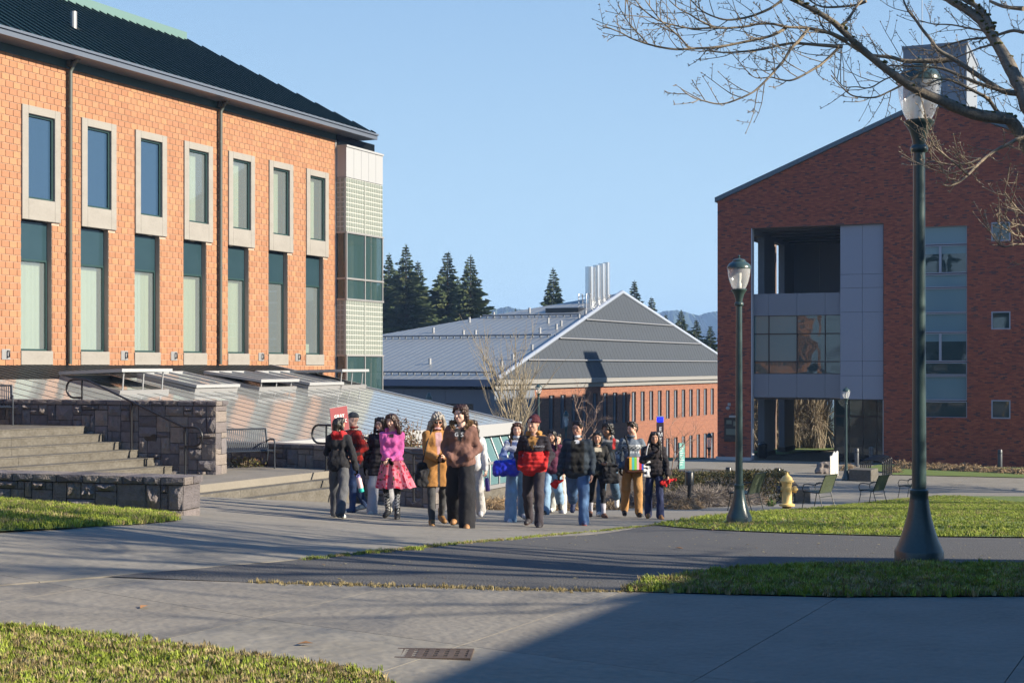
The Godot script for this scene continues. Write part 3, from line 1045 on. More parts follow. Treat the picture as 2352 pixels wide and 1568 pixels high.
		if h[1] > 2.0:
			for k in [0.1, 0.5, 0.9]:
				mb = MB.new()
				var top := Vector3(0, 0.06, 0) + Basis(Vector3.RIGHT, -deg_to_rad(h[1])) * Vector3(w * k, 0.0, 2.1)
				mb.tube([Vector3(w * k, 0.02, 2.1), top], [0.025], 6)
				mk(mb, "strut", M.zinc, n)

func frame_box_flat(mb: MB, x0: float, x1: float, z0: float, z1: float, y0: float, y1: float, t: float):
	mb.box(Vector3(x0, y0, z0), Vector3(x0 + t, y1, z1))
	mb.box(Vector3(x1 - t, y0, z0), Vector3(x1, y1, z1))
	mb.box(Vector3(x0 + t, y0, z1 - t), Vector3(x1 - t, y1, z1))
	mb.box(Vector3(x0 + t, y0, z0), Vector3(x1 - t, y1, z0 + t))

func glass_wall() -> Material:
	M.pane_wall = glass(Color(0.16, 0.30, 0.33), 0.6)
	return M.pane_wall

# upright prism over a polygon given in (x, depth)
func prism(mb: MB, poly: Array, y0: float, y1: float, ch := 0.0):
	var k := poly.size()
	var area := 0.0
	for i in k:
		area += poly[i].cross(poly[(i + 1) % k])
	var p := poly.duplicate()
	if area < 0:
		p.reverse()
	# counter-clockwise in (x, depth) is counter-clockwise seen from above
	for i in k:
		var a: Vector2 = p[i]
		var b: Vector2 = p[(i + 1) % k]
		mb.quad(Vector3(a.x, y0, -a.y), Vector3(b.x, y0, -b.y), Vector3(b.x, y1, -b.y), Vector3(a.x, y1, -a.y))
	for i in range(1, k - 1):
		mb.tri(Vector3(p[0].x, y1, -p[0].y), Vector3(p[i].x, y1, -p[i].y), Vector3(p[i + 1].x, y1, -p[i + 1].y))

# one rough-faced stone: O bottom left, R right, N out, w wide, h high, g joint
func stone(parent: Node3D, O: Vector3, R: Vector3, N: Vector3, w: float, h: float, mat: Material, bulge := 0.035, called := "stone", deep := 0.12):
	var mb := MB.new()
	var g := 0.007
	var U := Vector3.UP
	var nx := 5
	var ny := 4
	var P := []
	for j in ny:
		for i in nx:
			var u := lerpf(g, w - g, i / (nx - 1.0))
			var v := lerpf(g, h - g, j / (ny - 1.0))
			var edge := i == 0 or j == 0 or i == nx - 1 or j == ny - 1
			var out := rng.randf_range(-0.004, 0.006) if edge else rng.randf_range(0.2, 1.0) * bulge
			var jit := 0.0 if edge else 0.012
			P.append(O + R * (u + rng.randf_range(-jit, jit)) + U * (v + rng.randf_range(-jit, jit)) + N * out)
	for j in ny - 1:
		for i in nx - 1:
			var a: Vector3 = P[j * nx + i]
			var b: Vector3 = P[j * nx + i + 1]
			var c: Vector3 = P[(j + 1) * nx + i + 1]
			var d: Vector3 = P[(j + 1) * nx + i]
			if (i + j) % 2:
				mb.tri(a, b, c); mb.tri(a, c, d)
			else:
				mb.tri(a, b, d); mb.tri(b, c, d)
	var q := [O + R * g + U * g, O + R * (w - g) + U * g, O + R * (w - g) + U * (h - g), O + R * g + U * (h - g)]
	for i in 4:
		var a: Vector3 = q[i]
		var b: Vector3 = q[(i + 1) % 4]
		mb.quad(a - N * deep, b - N * deep, b, a)
	mk(mb, called, mat, parent)

func stone_face(parent: Node3D, O: Vector3, R: Vector3, N: Vector3, length: float, height: float, mats: Array, wide := 1.0, bulge := 0.062):
	var cu := 0.11 * wide
	var cv := 0.115
	var nu := maxi(1, int(round(length / cu)))
	var nv := maxi(1, int(round(height / cv)))
	cu = length / nu
	cv = height / nv
	var occ := {}
	for j in nv:
		for i in nu:
			if occ.has(Vector2i(i, j)):
				continue
			var w := 1
			var want := rng.randi_range(2, 4)
			while w < want and i + w < nu and not occ.has(Vector2i(i + w, j)):
				w += 1
			var h := mini(nv - j, rng.randi_range(1, 3))
			if i + w == nu - 1 and not occ.has(Vector2i(nu - 1, j)):
				w += 1
			for a in w:
				for b in h:
					occ[Vector2i(i + a, j + b)] = true
			stone(parent, O + R * (i * cu) + Vector3.UP * (j * cv), R, N, w * cu, h * cv, mats[rng.randi() % mats.size()], bulge * rng.randf_range(0.1, 1.35))

func caps(parent: Node3D, O: Vector3, R: Vector3, N: Vector3, length: float, h: float, thick: float, mats: Array):
	var x := 0.0
	while x < length - 0.01:
		var w := minf(rng.randf_range(0.24, 0.42), length - x)
		if length - x - w < 0.15:
			w = length - x
		var m: Material = mats[rng.randi() % mats.size()]
		stone(parent, O + R * x + N * 0.03, R, N, w, h, m, 0.02, "cap_stone", thick + 0.05)
		x += w

func wall(called: String, label: String, corner: Vector2, left: Vector2, length: float, thick: float, y0: float, y1: float, caph: float):
	var O := Vector3(corner.x, 0, -corner.y)
	var R := Vector3(-left.x, 0, left.y)
	var N := R.cross(Vector3.UP)
	N = N if N.z > 0 else -N
	var b := thing(called, label, "wall", at(O + Vector3(0, y0, 0)))
	var o := -R * length
	var mats: Array = M.stones
	stone_face(b, o, R, N, length, y1 - y0 - caph, mats)
	# end face
	stone_face(b, Vector3.ZERO, -N, R, thick, y1 - y0 - caph, mats, 1.2, 0.02)
	caps(b, o + Vector3.UP * (y1 - y0 - caph), R, N, length + 0.03, caph, thick, mats)
	var mb := MB.new()
	var e := Vector3.UP * (y1 - y0 - caph * 0.5)
	var q := [o - N * 0.02, -N * 0.02 - R * 0.02, -N * thick - R * 0.02, o - N * thick]
	mb.hexa([q[0], q[1], q[2], q[3], q[0] + e, q[1] + e, q[2] + e, q[3] + e])
	mk(mb, "core", M.mortar_stone, b)
	# end of the cap course
	stone(b, Vector3.UP * (y1 - y0 - caph) + R * 0.032 + N * 0.03, -N, R, thick * 0.55, caph, mats[1], 0.012, "cap_stone", 0.02)
	stone(b, Vector3.UP * (y1 - y0 - caph) + R * 0.032 + N * 0.03 - N * thick * 0.55, -N, R, thick * 0.5, caph, mats[2], 0.012, "cap_stone", 0.02)
	return b

func steps_and_walls():
	M.stones = []
	for c in [Color(0.150, 0.130, 0.130), Color(0.175, 0.150, 0.138), Color(0.105, 0.094, 0.10), Color(0.20, 0.17, 0.152), Color(0.145, 0.132, 0.138)]:
		M.stones.append(rough_mat([c * 0.5, c, c * 1.35], 1.3, 0.92, {"seed": 51 + M.stones.size(), "fa": 0.02, "fb": 0.12, "bump": 0.8, "bfreq": 0.08, "bseed": 13}))
	M.mortar_stone = plain(Color(0.045, 0.042, 0.042), 0.95)
	# upper flight, six risers, running from the tall wall toward the near left
	var st := thing("concrete_staircase", "weathered concrete steps climbing left beside the tall stone wall", "steps", at(Vector3(-8, -0.6, -31)))
	var dirn := Vector2(-0.559, -0.829)
	var r0 := Vector2(-7.26, 30.35)
	var r5 := Vector2(-9.21, 31.1)
	var dst := (r5 - r0) / 5.0
	var org := -Vector2(-8, 31)
	for i in 6:
		var a := r0 + dst * i
		var back := dst * 1.15 if i < 5 else Vector2(-5.0, 3.2)
		var cuts := [0.0, rng.randf_range(2.2, 3.6), 6.5, 12.5]
		for k in 3:
			var mb := MB.new()
			var top := -0.6 + 0.165 * (i + 1) + 0.6 + (0.0 if k == 0 else rng.randf_range(-0.0015, 0.0015))
			var p0: Vector2 = a + dirn * (cuts[k] + 0.003) + org
			var p1: Vector2 = a + dirn * (cuts[k + 1] - 0.003) + org
			var nose := Vector2(0.829, -0.559) * 0.012
			prism(mb, [p0, p1, p1 + back, p0 + back], -0.6, top - 0.02)
			prism(mb, [p0 + nose, p1 + nose, p1 + back, p0 + back], top - 0.02, top)
			mk(mb, "step", M.step, st)
	# landing and lower flight
	var lf := thing("landing_steps", "broad concrete landing with three low risers down to the walkway", "steps", at(Vector3(-6, -0.6, -28)))
	org = -Vector2(-6, 28)
	var mb := MB.new()
	var lp := [Vector2(-3.85, 31.44), Vector2(-10.4, 19.6), Vector2(-13.97, 20.4), Vector2(-7.26, 30.35), Vector2(-6.27, 30.2), Vector2(-6.9, 33.3)]
	for i in lp.size():
		lp[i] += org
	prism(mb, [lp[0], lp[1], lp[2], lp[3], lp[4]], -1.5, 0.0)
	prism(mb, [lp[0], lp[4], lp[5], lp[5] + Vector2(1.5, 0.3)], -1.5, -0.001)
	mk(mb, "landing", M.concrete, lf)
	var u := Vector2(0.4838, 0.8752)
	var no := Vector2(0.8752, -0.4838)
	var t0 := Vector2(-4.09, 31.0) + org
	for j in 2:
		for k in 3:
			var c0: float = [-13.0, -7.4, -3.2][k] + j * 0.7
			var c1: float = [-7.4, -3.2, 1.2 + 0.8 * j][k] + (j * 0.7 if k < 2 else 0.0)
			mb = MB.new()
			var q0 := t0 + u * (c0 + 0.003) + no * (0.32 * j - 0.04)
			var q1 := t0 + u * (c1 - 0.003) + no * (0.32 * j - 0.04)
			prism(mb, [q0, q1, q1 + no * 0.36, q0 + no * 0.36], -1.5, -0.15 * (j + 1))
			mk(mb, "step", M.step, lf)
	wall("stone_wall", "tall dark stone wall with square end pier beside the upper steps", Vector2(-6.27, 30.06), Vector2(-0.951, 0.309), 8.6, 0.47, -0.75, 0.96, 0.11)
	wall("stone_wall", "low dark stone retaining wall ending in a square pier above the grass", Vector2(-4.33, 18.7), Vector2(-0.956, 0.292), 5.2, 0.45, -0.75, 0.24, 0.11)
	wall("stone_wall", "long low stone wall behind the landing, running behind the walking group", Vector2(-1.63, 30.26), Vector2(-0.86, 0.51), 6.6, 0.45, -1.6, -0.07, 0.11)
	# handrails
	rail("handrail", "black tubular handrail with looped ends on the upper steps", [Vector3(-9.44, 0.39, -31.2), Vector3(-8.2, -0.1, -30.62), Vector3(-6.9, -0.6, -30.0)], 1.01)
	rail("handrail", "black tubular handrail at the end of the low steps behind the group", [Vector3(-4.07, -0.6, -31.15), Vector3(-2.05, -1.13, -29.6)], 1.0)
	slat_bench()
	# bronze plaque set in the tall wall
	mb = MB.new()
	mb.cbox(Vector3(-0.16, -0.075, 0), Vector3(0.16, 0.075, 0.03), 0.008)
	for k in 4:
		mb.box(Vector3(-0.13, -0.05 + 0.03 * k, 0.03), Vector3(0.13, -0.04 + 0.03 * k, 0.036))
	var pl := mk(mb, "wall_grille", M.black_metal)
	pl.transform = Transform3D(Basis(Vector3(0.934, 0, 0.358), Vector3.UP, Vector3(-0.358, 0, 0.934)), Vector3(-7.75, 0.16, -30.63) + Vector3(-0.358, 0, 0.934) * 0.065)
	tag(pl, "small dark louvred grille set into the tall stone wall", "grille")

func rail(called: String, label: String, feet: Array, h: float):
	var a: Vector3 = feet[0]
	var z: Vector3 = feet[feet.size() - 1]
	var d := Vector3(z.x - a.x, 0, z.z - a.z).normalized()
	var b := thing(called, label, "handrail", at(a))
	var mb := MB.new()
	var up := Vector3.UP
	var pts := []
	var loop := func(c: Vector3, s: float, rev: bool) -> Array:
		var o := []
		for k in 9:
			var q := PI * k / 8.0
			o.append(c + d * (s * (0.24 + 0.2 * sin(q))) + up * (-0.2 + 0.2 * cos(q)))
		if rev:
			o.reverse()
		return o
	var top: Vector3 = up * h
	var end: Vector3 = z - a + up * h
	pts.append(top + up * -0.4 - d * 0.02)
	pts.append_array(loop.call(top, -1.0, true))
	pts.append(top + d * 0.12)
	pts.append(end - d * 0.05)
	pts.append_array(loop.call(end, 1.0, false))
	pts.append(end + up * -0.4 + d * 0.02)
	mb.tube(pts, [0.024], 8)
	mk(mb, "rail", M.black_metal, b)
	for f in feet:
		mb = MB.new()
		var q: Vector3 = f - a
		var t := clampf(q.dot(d) / (end.dot(d)), 0, 1)
		mb.tube([q, Vector3(q.x, lerpf(top.y, end.y, t), q.z)], [0.022], 8)
		mb.lathe([[0.05, 0.0], [0.05, 0.012], [0.024, 0.016]], 10, q)
		mk(mb, "post", M.black_metal, b)

# steel slat bench, used twice
func slat_bench():
	M.bench = plain(Color(0.03, 0.037, 0.05), 0.4, 0.3)
	var b := thing("slat_bench", "dark blue steel slat bench against the low stone wall on the landing", "bench", at(Vector3(-6.15, -0.6, -31.75), deg_to_rad(28.0)), "steel slat benches")
	var L := 1.5
	for k in 34:
		var x := lerpf(-L / 2, L / 2, k / 33.0)
		var mb := MB.new()
		var pr := [Vector3(x, 0.40, 0.30), Vector3(x, 0.43, 0.26), Vector3(x, 0.42, 0.05), Vector3(x, 0.41, -0.12), Vector3(x, 0.46, -0.19), Vector3(x, 0.62, -0.25), Vector3(x, 0.86, -0.33)]
		for i in pr.size() - 1:
			var p: Vector3 = pr[i]
			var q: Vector3 = pr[i + 1]
			var nn := (q - p).cross(Vector3.RIGHT).normalized() * 0.005
			var w := Vector3(0.012, 0, 0)
			mb.hexa([p - w - nn, p + w - nn, p + w + nn, p - w + nn, q - w - nn, q + w - nn, q + w + nn, q - w + nn])
		mk(mb, "slat", M.bench, b)
	for s in [-1, 1]:
		var x: float = s * (L / 2 + 0.03)
		var mb := MB.new()
		mb.tube([Vector3(x, 0.0, 0.30), Vector3(x, 0.30, 0.28), Vector3(x, 0.60, 0.30), Vector3(x, 0.65, 0.24), Vector3(x, 0.64, -0.05), Vector3(x, 0.60, -0.24)], [0.02], 8)
		mb.tube([Vector3(x, 0.0, -0.30), Vector3(x, 0.40, -0.16), Vector3(x, 0.62, -0.25), Vector3(x, 0.88, -0.33)], [0.02], 8)
		mk(mb, "end_frame", M.bench, b)
	var mb := MB.new()
	mb.tube([Vector3(-L / 2 - 0.03, 0.40, 0.28), Vector3(L / 2 + 0.03, 0.40, 0.28)], [0.018], 8)
	mb.tube([Vector3(-L / 2 - 0.03, 0.39, -0.14), Vector3(L / 2 + 0.03, 0.39, -0.14)], [0.018], 8)
	mb.tube([Vector3(-L / 2 - 0.03, 0.87, -0.33), Vector3(L / 2 + 0.03, 0.87, -0.33)], [0.02], 8)
	mk(mb, "bearer", M.bench, b)
	copy(b, "slat_bench", "dark blue steel slat bench at the top of the upper steps", at(Vector3(-11.85, 0.39, -31.35), deg_to_rad(21.0)), "steel slat benches")

func q_of(px: float) -> float:
	var k := (px - CX) / F
	return (k * 75.0 - 10.84) / (0.92 + 0.39 * k)

# cut the list of rectangles out of one course
func spans(a: float, e: float, y: float, holes: Array) -> Array:
	var ivs := [[a, e]]
	for h in holes:
		if h[2] < y and h[3] > y:
			var nw := []
			for iv in ivs:
				if h[1] <= iv[0] or h[0] >= iv[1]:
					nw.append(iv)
				else:
					if h[0] - iv[0] > 0.03:
						nw.append([iv[0], h[0]])
					if iv[1] - h[1] > 0.03:
						nw.append([h[1], iv[1]])
			ivs = nw
	return ivs

# local axes: x along the gable wall, y above eye level, z outward to the camera
func right_building():
	var xf := Transform3D(Basis(Vector3(0.92, 0, 0.39), Vector3.UP, Vector3(-0.39, 0, 0.92)), Vector3(10.84, EYE, -75))
	var b := thing("gabled_brick_building", "dark red brick gabled hall with grey panelled porch and roof terrace", "building", xf)
	var base := -4.92
	var eave := 8.68
	var apex := 13.07
	var xm := 10.75
	var wide := 21.5
	var o0 := q_of(1726)
	var o1 := q_of(1929)
	var o2 := q_of(2030)
	var wl := q_of(2108)
	var wr := q_of(2222)
	var sm := [q_of(2278), q_of(2322)]
	var holes := [[o0, o2, base - 1, 7.17], [wl, wr, -2.58, 6.94], [sm[0], sm[1], 6.09, 7.02], [sm[0], sm[1], 1.78, 2.66], [sm[0], sm[1], -2.58, -1.67]]
	var slope := func(x: float) -> float: return eave + (apex - eave) * (1.0 - absf(x - xm) / xm)
	# bricks
	var tones := [Color(0.33, 0.082, 0.046), Color(0.36, 0.092, 0.05), Color(0.29, 0.070, 0.043), Color(0.39, 0.105, 0.056), Color(0.25, 0.064, 0.044), Color(0.34, 0.086, 0.048)]
	var mbu := MB.new()
	mbu.cbox(Vector3(-0.5, -0.5, -0.5), Vector3(0.5, 0.5, 0.5), 0.03)
	var xs := []
	var cs := []
	var y := base
	var r := 0
	while y < apex:
		for iv in spans(0.0, wide, y + 0.034, holes):
			var x: float = 0.21 * floorf(iv[0] / 0.21) - (0.105 if r % 2 else 0.0)
			while x < iv[1]:
				var a := maxf(x, iv[0])
				var e := minf(x + 0.21, iv[1])
				if e - a > 0.03 and y + 0.06 < slope.call((a + e) * 0.5):
					xs.append(Transform3D(Basis.IDENTITY.scaled(Vector3(e - a - 0.01, 0.058, 0.08)), Vector3((a + e) * 0.5, y + 0.034, -0.04)))
					cs.append(tones[rng.randi() % 6] * rng.randf_range(0.82, 1.12) if rng.randf() > 0.07 else Color(0.12, 0.05, 0.05))
				x += 0.21
		y += 0.0677
		r += 1
	# left return of the brick pier
	y = base
	r = 0
	while y < eave - 0.05:
		for k in 3:
			var zc := -0.1 - 0.21 * k - (0.05 if r % 2 else 0.0)
			xs.append(Transform3D(Basis.IDENTITY.scaled(Vector3(0.08, 0.058, 0.2)), Vector3(0.036, y + 0.034, zc - 0.09)))
			cs.append(tones[rng.randi() % 6] * rng.randf_range(0.85, 1.1))
		y += 0.0677
		r += 1
	var bw := many(amesh(mbu), xs, cs, "brickwork", M.block_vc, b)
	bw.set_meta("kind", "stuff")
	# wall behind the bricks
	var mb := MB.new()
	var zb := -0.45
	var zf := -0.015
	var rects := [[0.01, o0, base - 4, 7.17], [o2, wl, base - 4, 7.17], [wl, wr, base - 4, -2.58], [wr, sm[0], base - 4, 7.17], [wl, wr, 6.94, 7.17], [sm[1], wide, base - 4, 7.17], [sm[0], sm[1], 7.02, 7.17], [sm[0], sm[1], 2.66, 6.09], [sm[0], sm[1], -1.67, 1.78], [sm[0], sm[1], base - 4, -2.58], [0.01, wide, 7.17, eave]]
	for q in rects:
		mb.box(Vector3(q[0], q[2], zb), Vector3(q[1], q[3], zf))
	for z in [zf, zb]:
		if z == zf:
			mb.tri(Vector3(0.01, eave, z), Vector3(wide, eave, z), Vector3(xm, apex, z))
		else:
			mb.tri(Vector3(wide, eave, z), Vector3(0.01, eave, z), Vector3(xm, apex, z))
	mk(mb, "wall", M.mortar_dark, b)
	# roof and its metal edge
	M.roof_grey = plain(Color(0.075, 0.11, 0.145), 0.4, 0.2)
	var deep := -12.5
	mb = MB.new()
	for s in [0, 1]:
		var xa := -0.12 if s == 0 else wide + 0.12
		var A := Vector3(xa, eave - 0.05, 0.1)
		var C := Vector3(xm, apex + 0.02, 0.1)
		var t := Vector3(0, 0.24, 0)
		var D := Vector3(0, 0, deep - 0.1)
		if s == 0:
			mb.hexa([A, C, C + D, A + D, A + t, C + t, C + D + t, A + D + t])
		else:
			mb.hexa([C, A, A + D, C + D, C + t, A + t, A + D + t, C + D + t])
	mk(mb, "roof", M.roof_grey, b)
	mb = MB.new()
	var pm := plain(Color(0.17, 0.185, 0.23), 0.5)
	# brick side wall above the porch openings and rear wall
	mb.box(Vector3(0.02, 7.2, deep + 0.3), Vector3(0.4, eave, -0.46))
	mb.box(Vector3(0.02, base - 4, deep), Vector3(0.4, eave, deep + 0.3))
	mk(mb, "side_wall", M.mortar_dark, b)
	# grey panels: [x0, x1, y0, y1, z]
	var cuts_x := [q_of(1763), q_of(1828), q_of(1893)]
	var xs4 := [o0 + 0.05, cuts_x[0], cuts_x[1], cuts_x[2], o1]
	for band in [[2.62, 3.76], [-1.64, -0.42]]:
		for k in 4:
			mb = MB.new()
			mb.box(Vector3(xs4[k] + 0.006, band[0], -0.42), Vector3(xs4[k + 1] - 0.006, band[1], -0.32))
			mk(mb, "panel", pm, b)
		mb = MB.new()
		mb.box(Vector3(o0 + 0.06, band[0] + 0.01, -0.46), Vector3(o1, band[1] - 0.01, -0.425))
		mk(mb, "panel_backing", M.black_metal, b)
	var jx := q_of(1980)
	var pm2 := plain(Color(0.235, 0.255, 0.33), 0.5)
	var ys := [7.17, 4.66, 3.97, 2.74, 0.24, -0.5, -1.7]
	for k in 6:
		for h in 2:
			mb = MB.new()
			mb.box(Vector3([o1, jx][h] + 0.008, ys[k + 1] + 0.008, -0.30), Vector3([jx, o2 - 0.03][h] - 0.008, ys[k] - 0.008, -0.18))
			mk(mb, "panel", pm2, b)
	mb = MB.new()
	mb.box(Vector3(o1 + 0.01, -1.69, -0.6), Vector3(o2, 7.16, -0.305))
	mk(mb, "panel_backing", M.black_metal, b)
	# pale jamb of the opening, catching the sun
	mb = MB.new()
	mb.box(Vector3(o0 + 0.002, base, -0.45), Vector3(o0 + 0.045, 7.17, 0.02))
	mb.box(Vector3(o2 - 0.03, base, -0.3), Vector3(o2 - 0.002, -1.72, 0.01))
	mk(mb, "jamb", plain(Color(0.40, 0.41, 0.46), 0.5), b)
	mb = MB.new()
	mb.box(Vector3(o0 - 1.9, base - 0.3, -0.3), Vector3(o0 - 0.02, base + 0.14, 0.03))
	mk(mb, "plinth", plain(Color(0.45, 0.45, 0.46), 0.6), b)
	# glazed middle storey
	M.office_glass = plain(Color(0.025, 0.05, 0.055), 0.015)
	M.office_glass.normal_enabled = true
	M.office_glass.normal_texture = bump_tex(77, 0.006, 3.0, 2)
	M.office_glass.normal_scale = 0.35
	M.office_glass.uv1_triplanar = true
	M.office_glass.uv1_world_triplanar = true
	M.office_glass.uv1_scale = Vector3.ONE * 0.35
	M.office_glass.metallic_specular = 0.9
	M.frost = plain(Color(0.16, 0.25, 0.28), 0.12)
	var yy := [-0.42, 0.22, 1.66, 2.62]
	for k in 4:
		for j in 3:
			mb = MB.new()
			mb.box(Vector3(xs4[k] + 0.03, yy[j] + 0.03, -0.44), Vector3(xs4[k + 1] - 0.03, yy[j + 1] - 0.03, -0.40))
			mk(mb, "window_pane", M.office_glass if k > 1 or j == 0 else M.frost2 if M.has("frost2") else frost2(), b)
	mb = MB.new()
	for x in xs4:
		mb.box(Vector3(x - 0.03, -0.42, -0.46), Vector3(x + 0.03, 2.62, -0.37))
	for v in yy:
		mb.box(Vector3(xs4[0], v - 0.03, -0.455), Vector3(xs4[4], v + 0.03, -0.375))
	mk(mb, "mullion", M.black_metal, b)
	mb = MB.new()
	mb.box(Vector3(o0 + 0.3, -0.42, -3.0), Vector3(o1, 2.62, -2.9))
	mb.box(Vector3(o0 + 0.05, -0.44, deep + 0.4), Vector3(o2, -0.40, -0.47))
	mb.box(Vector3(o0 + 0.05, 2.62, deep + 0.4), Vector3(o2, 2.9, -0.47))
	mk(mb, "room", M.room, b)
	# porch: fins along the left side, ceilings, terrace walls
	var fin := plain(Color(0.13, 0.145, 0.18), 0.55)
	for z in [[-2.8, -5.3], [-7.9, -10.6]]:
		for yb in [[base, -1.64], [2.62, 7.17]]:
			mb = MB.new()
			mb.box(Vector3(o0 - 0.3, yb[0], z[1]), Vector3(o0 + 0.05, yb[1], z[0]))
			mk(mb, "fin", fin, b)
			mb = MB.new()
			mb.box(Vector3(o0 - 0.36, base, z[1] - 0.05), Vector3(o0 + 0.10, base + 0.25, z[0] + 0.05))
			mk(mb, "fin_base", M.step, b)
	mb = MB.new()
	mb.box(Vector3(o0 - 0.3, -1.64, deep), Vector3(o0 + 0.04, 2.62, -0.47))
	mb.box(Vector3(o0 - 0.3, 6.9, deep), Vector3(o0 + 0.04, 7.2, -0.47))
	mk(mb, "edge_beam", fin, b)
	mb = MB.new()
	mb.box(Vector3(o0 - 0.3, 7.18, deep), Vector3(o2, 7.3, -0.44))
	for k in 6:
		mb.box(Vector3(o0, 7.13, -1.6 - 1.7 * k), Vector3(o1, 7.175, -0.7 - 1.7 * k))
	mb.box(Vector3(o0 - 0.3, -1.75, deep), Vector3(o2, -1.66, -0.62))
	mk(mb, "soffit", plain(Color(0.06, 0.062, 0.07), 0.5), b)
	for k in 3:
		mb = MB.new()
		mb.box(Vector3(lerpf(o0, o1, k / 3.0) + 0.01, 2.9, -10.9), Vector3(lerpf(o0, o1, (k + 1) / 3.0) - 0.01, 7.17, -10.7))
		mk(mb, "terrace_panel", pm, b)
	for k in 4:
		mb = MB.new()
		mb.box(Vector3(o1, 2.9, -0.7 - 2.5 * k), Vector3(o1 + 0.2, 7.17, -3.18 - 2.5 * k))
		mk(mb, "terrace_panel", pm, b)
	# glazed entrance
	var gx := q_of(1897)
	mb = MB.new()
	mb.box(Vector3(gx, base + 0.02, -12.0), Vector3(gx + 0.03, -1.76, -2.6))
	mk(mb, "entrance_glass", M.office_glass, b)
	mb = MB.new()
	mb.box(Vector3(gx, base + 0.02, -2.6), Vector3(o2, -1.76, -2.57))
	mk(mb, "entrance_glass", M.office_glass, b)
	mb = MB.new()
	for k in 5:
		var x := lerpf(gx, o2 - 0.04, k / 4.0)
		mb.box(Vector3(x, base, -2.64), Vector3(x + 0.06, -1.76, -2.54))
	for k in 5:
		var z := -2.6 - 2.3 * k
		mb.box(Vector3(gx - 0.04, base, z - 0.06), Vector3(gx + 0.06, -1.76, z))
	mb.box(Vector3(gx, base, -2.645), Vector3(o2, base + 0.28, -2.55))
	mb.box(Vector3(gx, -2.7, -2.643), Vector3(o2, -2.6, -2.552))
	mb.box(Vector3(gx - 0.05, base, -12.0), Vector3(gx + 0.05, base + 0.3, -2.66))
	mk(mb, "entrance_frame", M.black_metal, b)
	mb = MB.new()
	mb.box(Vector3(gx + 0.2, base, -12.4), Vector3(o2 + 4, -1.8, -12.2))
	mb.box(Vector3(o2, base, -12.2), Vector3(o2 + 0.2, -1.8, -0.5))
	mk(mb, "hall", M.room, b)
	# stacked windows on the right
	M.frost = plain(Color(0.13, 0.22, 0.27), 0.08)
	var fr := plain(Color(0.28, 0.30, 0.38), 0.5)
	for q in [[6.03, 6.94, 2], [4.6, 5.98, 0], [3.9, 4.55, 1], [2.65, 3.86, 2], [1.67, 2.62, 2], [0.22, 1.63, 0], [-0.46, 0.17, 3], [-1.71, -0.5, 2], [-2.58, -1.76, 3]]:
		mb = MB.new()
		frame_box(mb, wl, wr, q[0], q[1], -0.30, -0.12, 0.045)
		if q[2] == 0:
			var xv := q_of(2160)
			mb.box(Vector3(xv - 0.06, q[0] + 0.045, -0.28), Vector3(xv + 0.06, q[1] - 0.045, -0.11))
		var w := mk(mb, "window", fr, b)
		mb = MB.new()
		mb.box(Vector3(wl + 0.045, q[0] + 0.045, -0.22), Vector3(wr - 0.045, q[1] - 0.045, -0.20))
		mk(mb, "pane", M.frost if q[2] == 2 or q[2] == 1 else M.office_glass, w)
		if q[2] == 0:
			mb = MB.new()
			mb.box(Vector3(wl + 0.045, q[1] - 0.42, -0.199), Vector3(wr - 0.045, q[1] - 0.045, -0.195))
			mk(mb, "roller_blind", M.frost, w)
	for q in [[6.09, 7.02], [1.78, 2.66], [-2.58, -1.67]]:
		mb = MB.new()
		frame_box(mb, sm[0], sm[1], q[0], q[1], -0.3, 0.02, 0.06)
		var w := mk(mb, "window", fr, b)
		mb = MB.new()
		mb.box(Vector3(sm[0] + 0.05, q[0] + 0.05, -0.14), Vector3(sm[1] - 0.05, q[1] - 0.05, -0.12))
		mk(mb, "pane", M.office_glass, w)
	# roof tower with its lit side, and aerial
	var tw0 := q_of(2044) + 0.2
	var tw1 := q_of(2194) + 0.25
	mb = MB.new()
	mb.box(Vector3(tw0, 10.0, -9.5), Vector3(tw1, 16.65, -3.5))
	var tw := mk(mb, "roof_tower", plain(Color(0.20, 0.22, 0.25), 0.6), b)
	mb = MB.new()
	for k in 3:
		mb.box(Vector3(lerpf(tw0, tw1, k / 3.0) + 0.02, 12.9, -3.5), Vector3(lerpf(tw0, tw1, (k + 1) / 3.0) - 0.02, 16.6, -3.46))
	mb.box(Vector3(tw0 - 0.06, 16.6, -9.56), Vector3(tw1 + 0.06, 16.75, -3.42))
	mk(mb, "tower_panel", plain(Color(0.16, 0.18, 0.22), 0.6), tw)
	mb = MB.new()
	mb.tube([Vector3(tw0 + 0.9, 16.7, -4), Vector3(tw0 + 0.9, 19.4, -4)], [0.02], 6)
	mk(mb, "aerial", M.white_panel, tw)
	# display case and lamp on the pier
	mb = MB.new()
	mb.box(Vector3(q_of(1665), -3.98, 0.0), Vector3(q_of(1699), -2.72, 0.1))
	var dc := mk(mb, "display_case", M.black_metal)
	dc.transform = xf
	tag(dc, "black glazed notice case on the brick pier", "notice board")
	mb = MB.new()
	mb.box(Vector3(q_of(1669), -3.62, 0.1), Vector3(q_of(1697), -3.3, 0.106))
	mb.box(Vector3(q_of(1670), -3.05, 0.1), Vector3(q_of(1682), -2.85, 0.106))
	mb.box(Vector3(q_of(1686), -3.15, 0.1), Vector3(q_of(1696), -2.9, 0.106))
	mk(mb, "notice", plain(Color(0.10, 0.13, 0.11), 0.5), dc)
	mb = MB.new()
	mb.box(Vector3(q_of(1678), -2.7, 0.02), Vector3(q_of(1692), -2.6, 0.3))
	mk(mb, "case_lamp", M.white_panel, dc)
	mb = MB.new()
	mb.box(Vector3(q_of(1673), -2.1, 0.0), Vector3(q_of(1679), -1.95, 0.12))
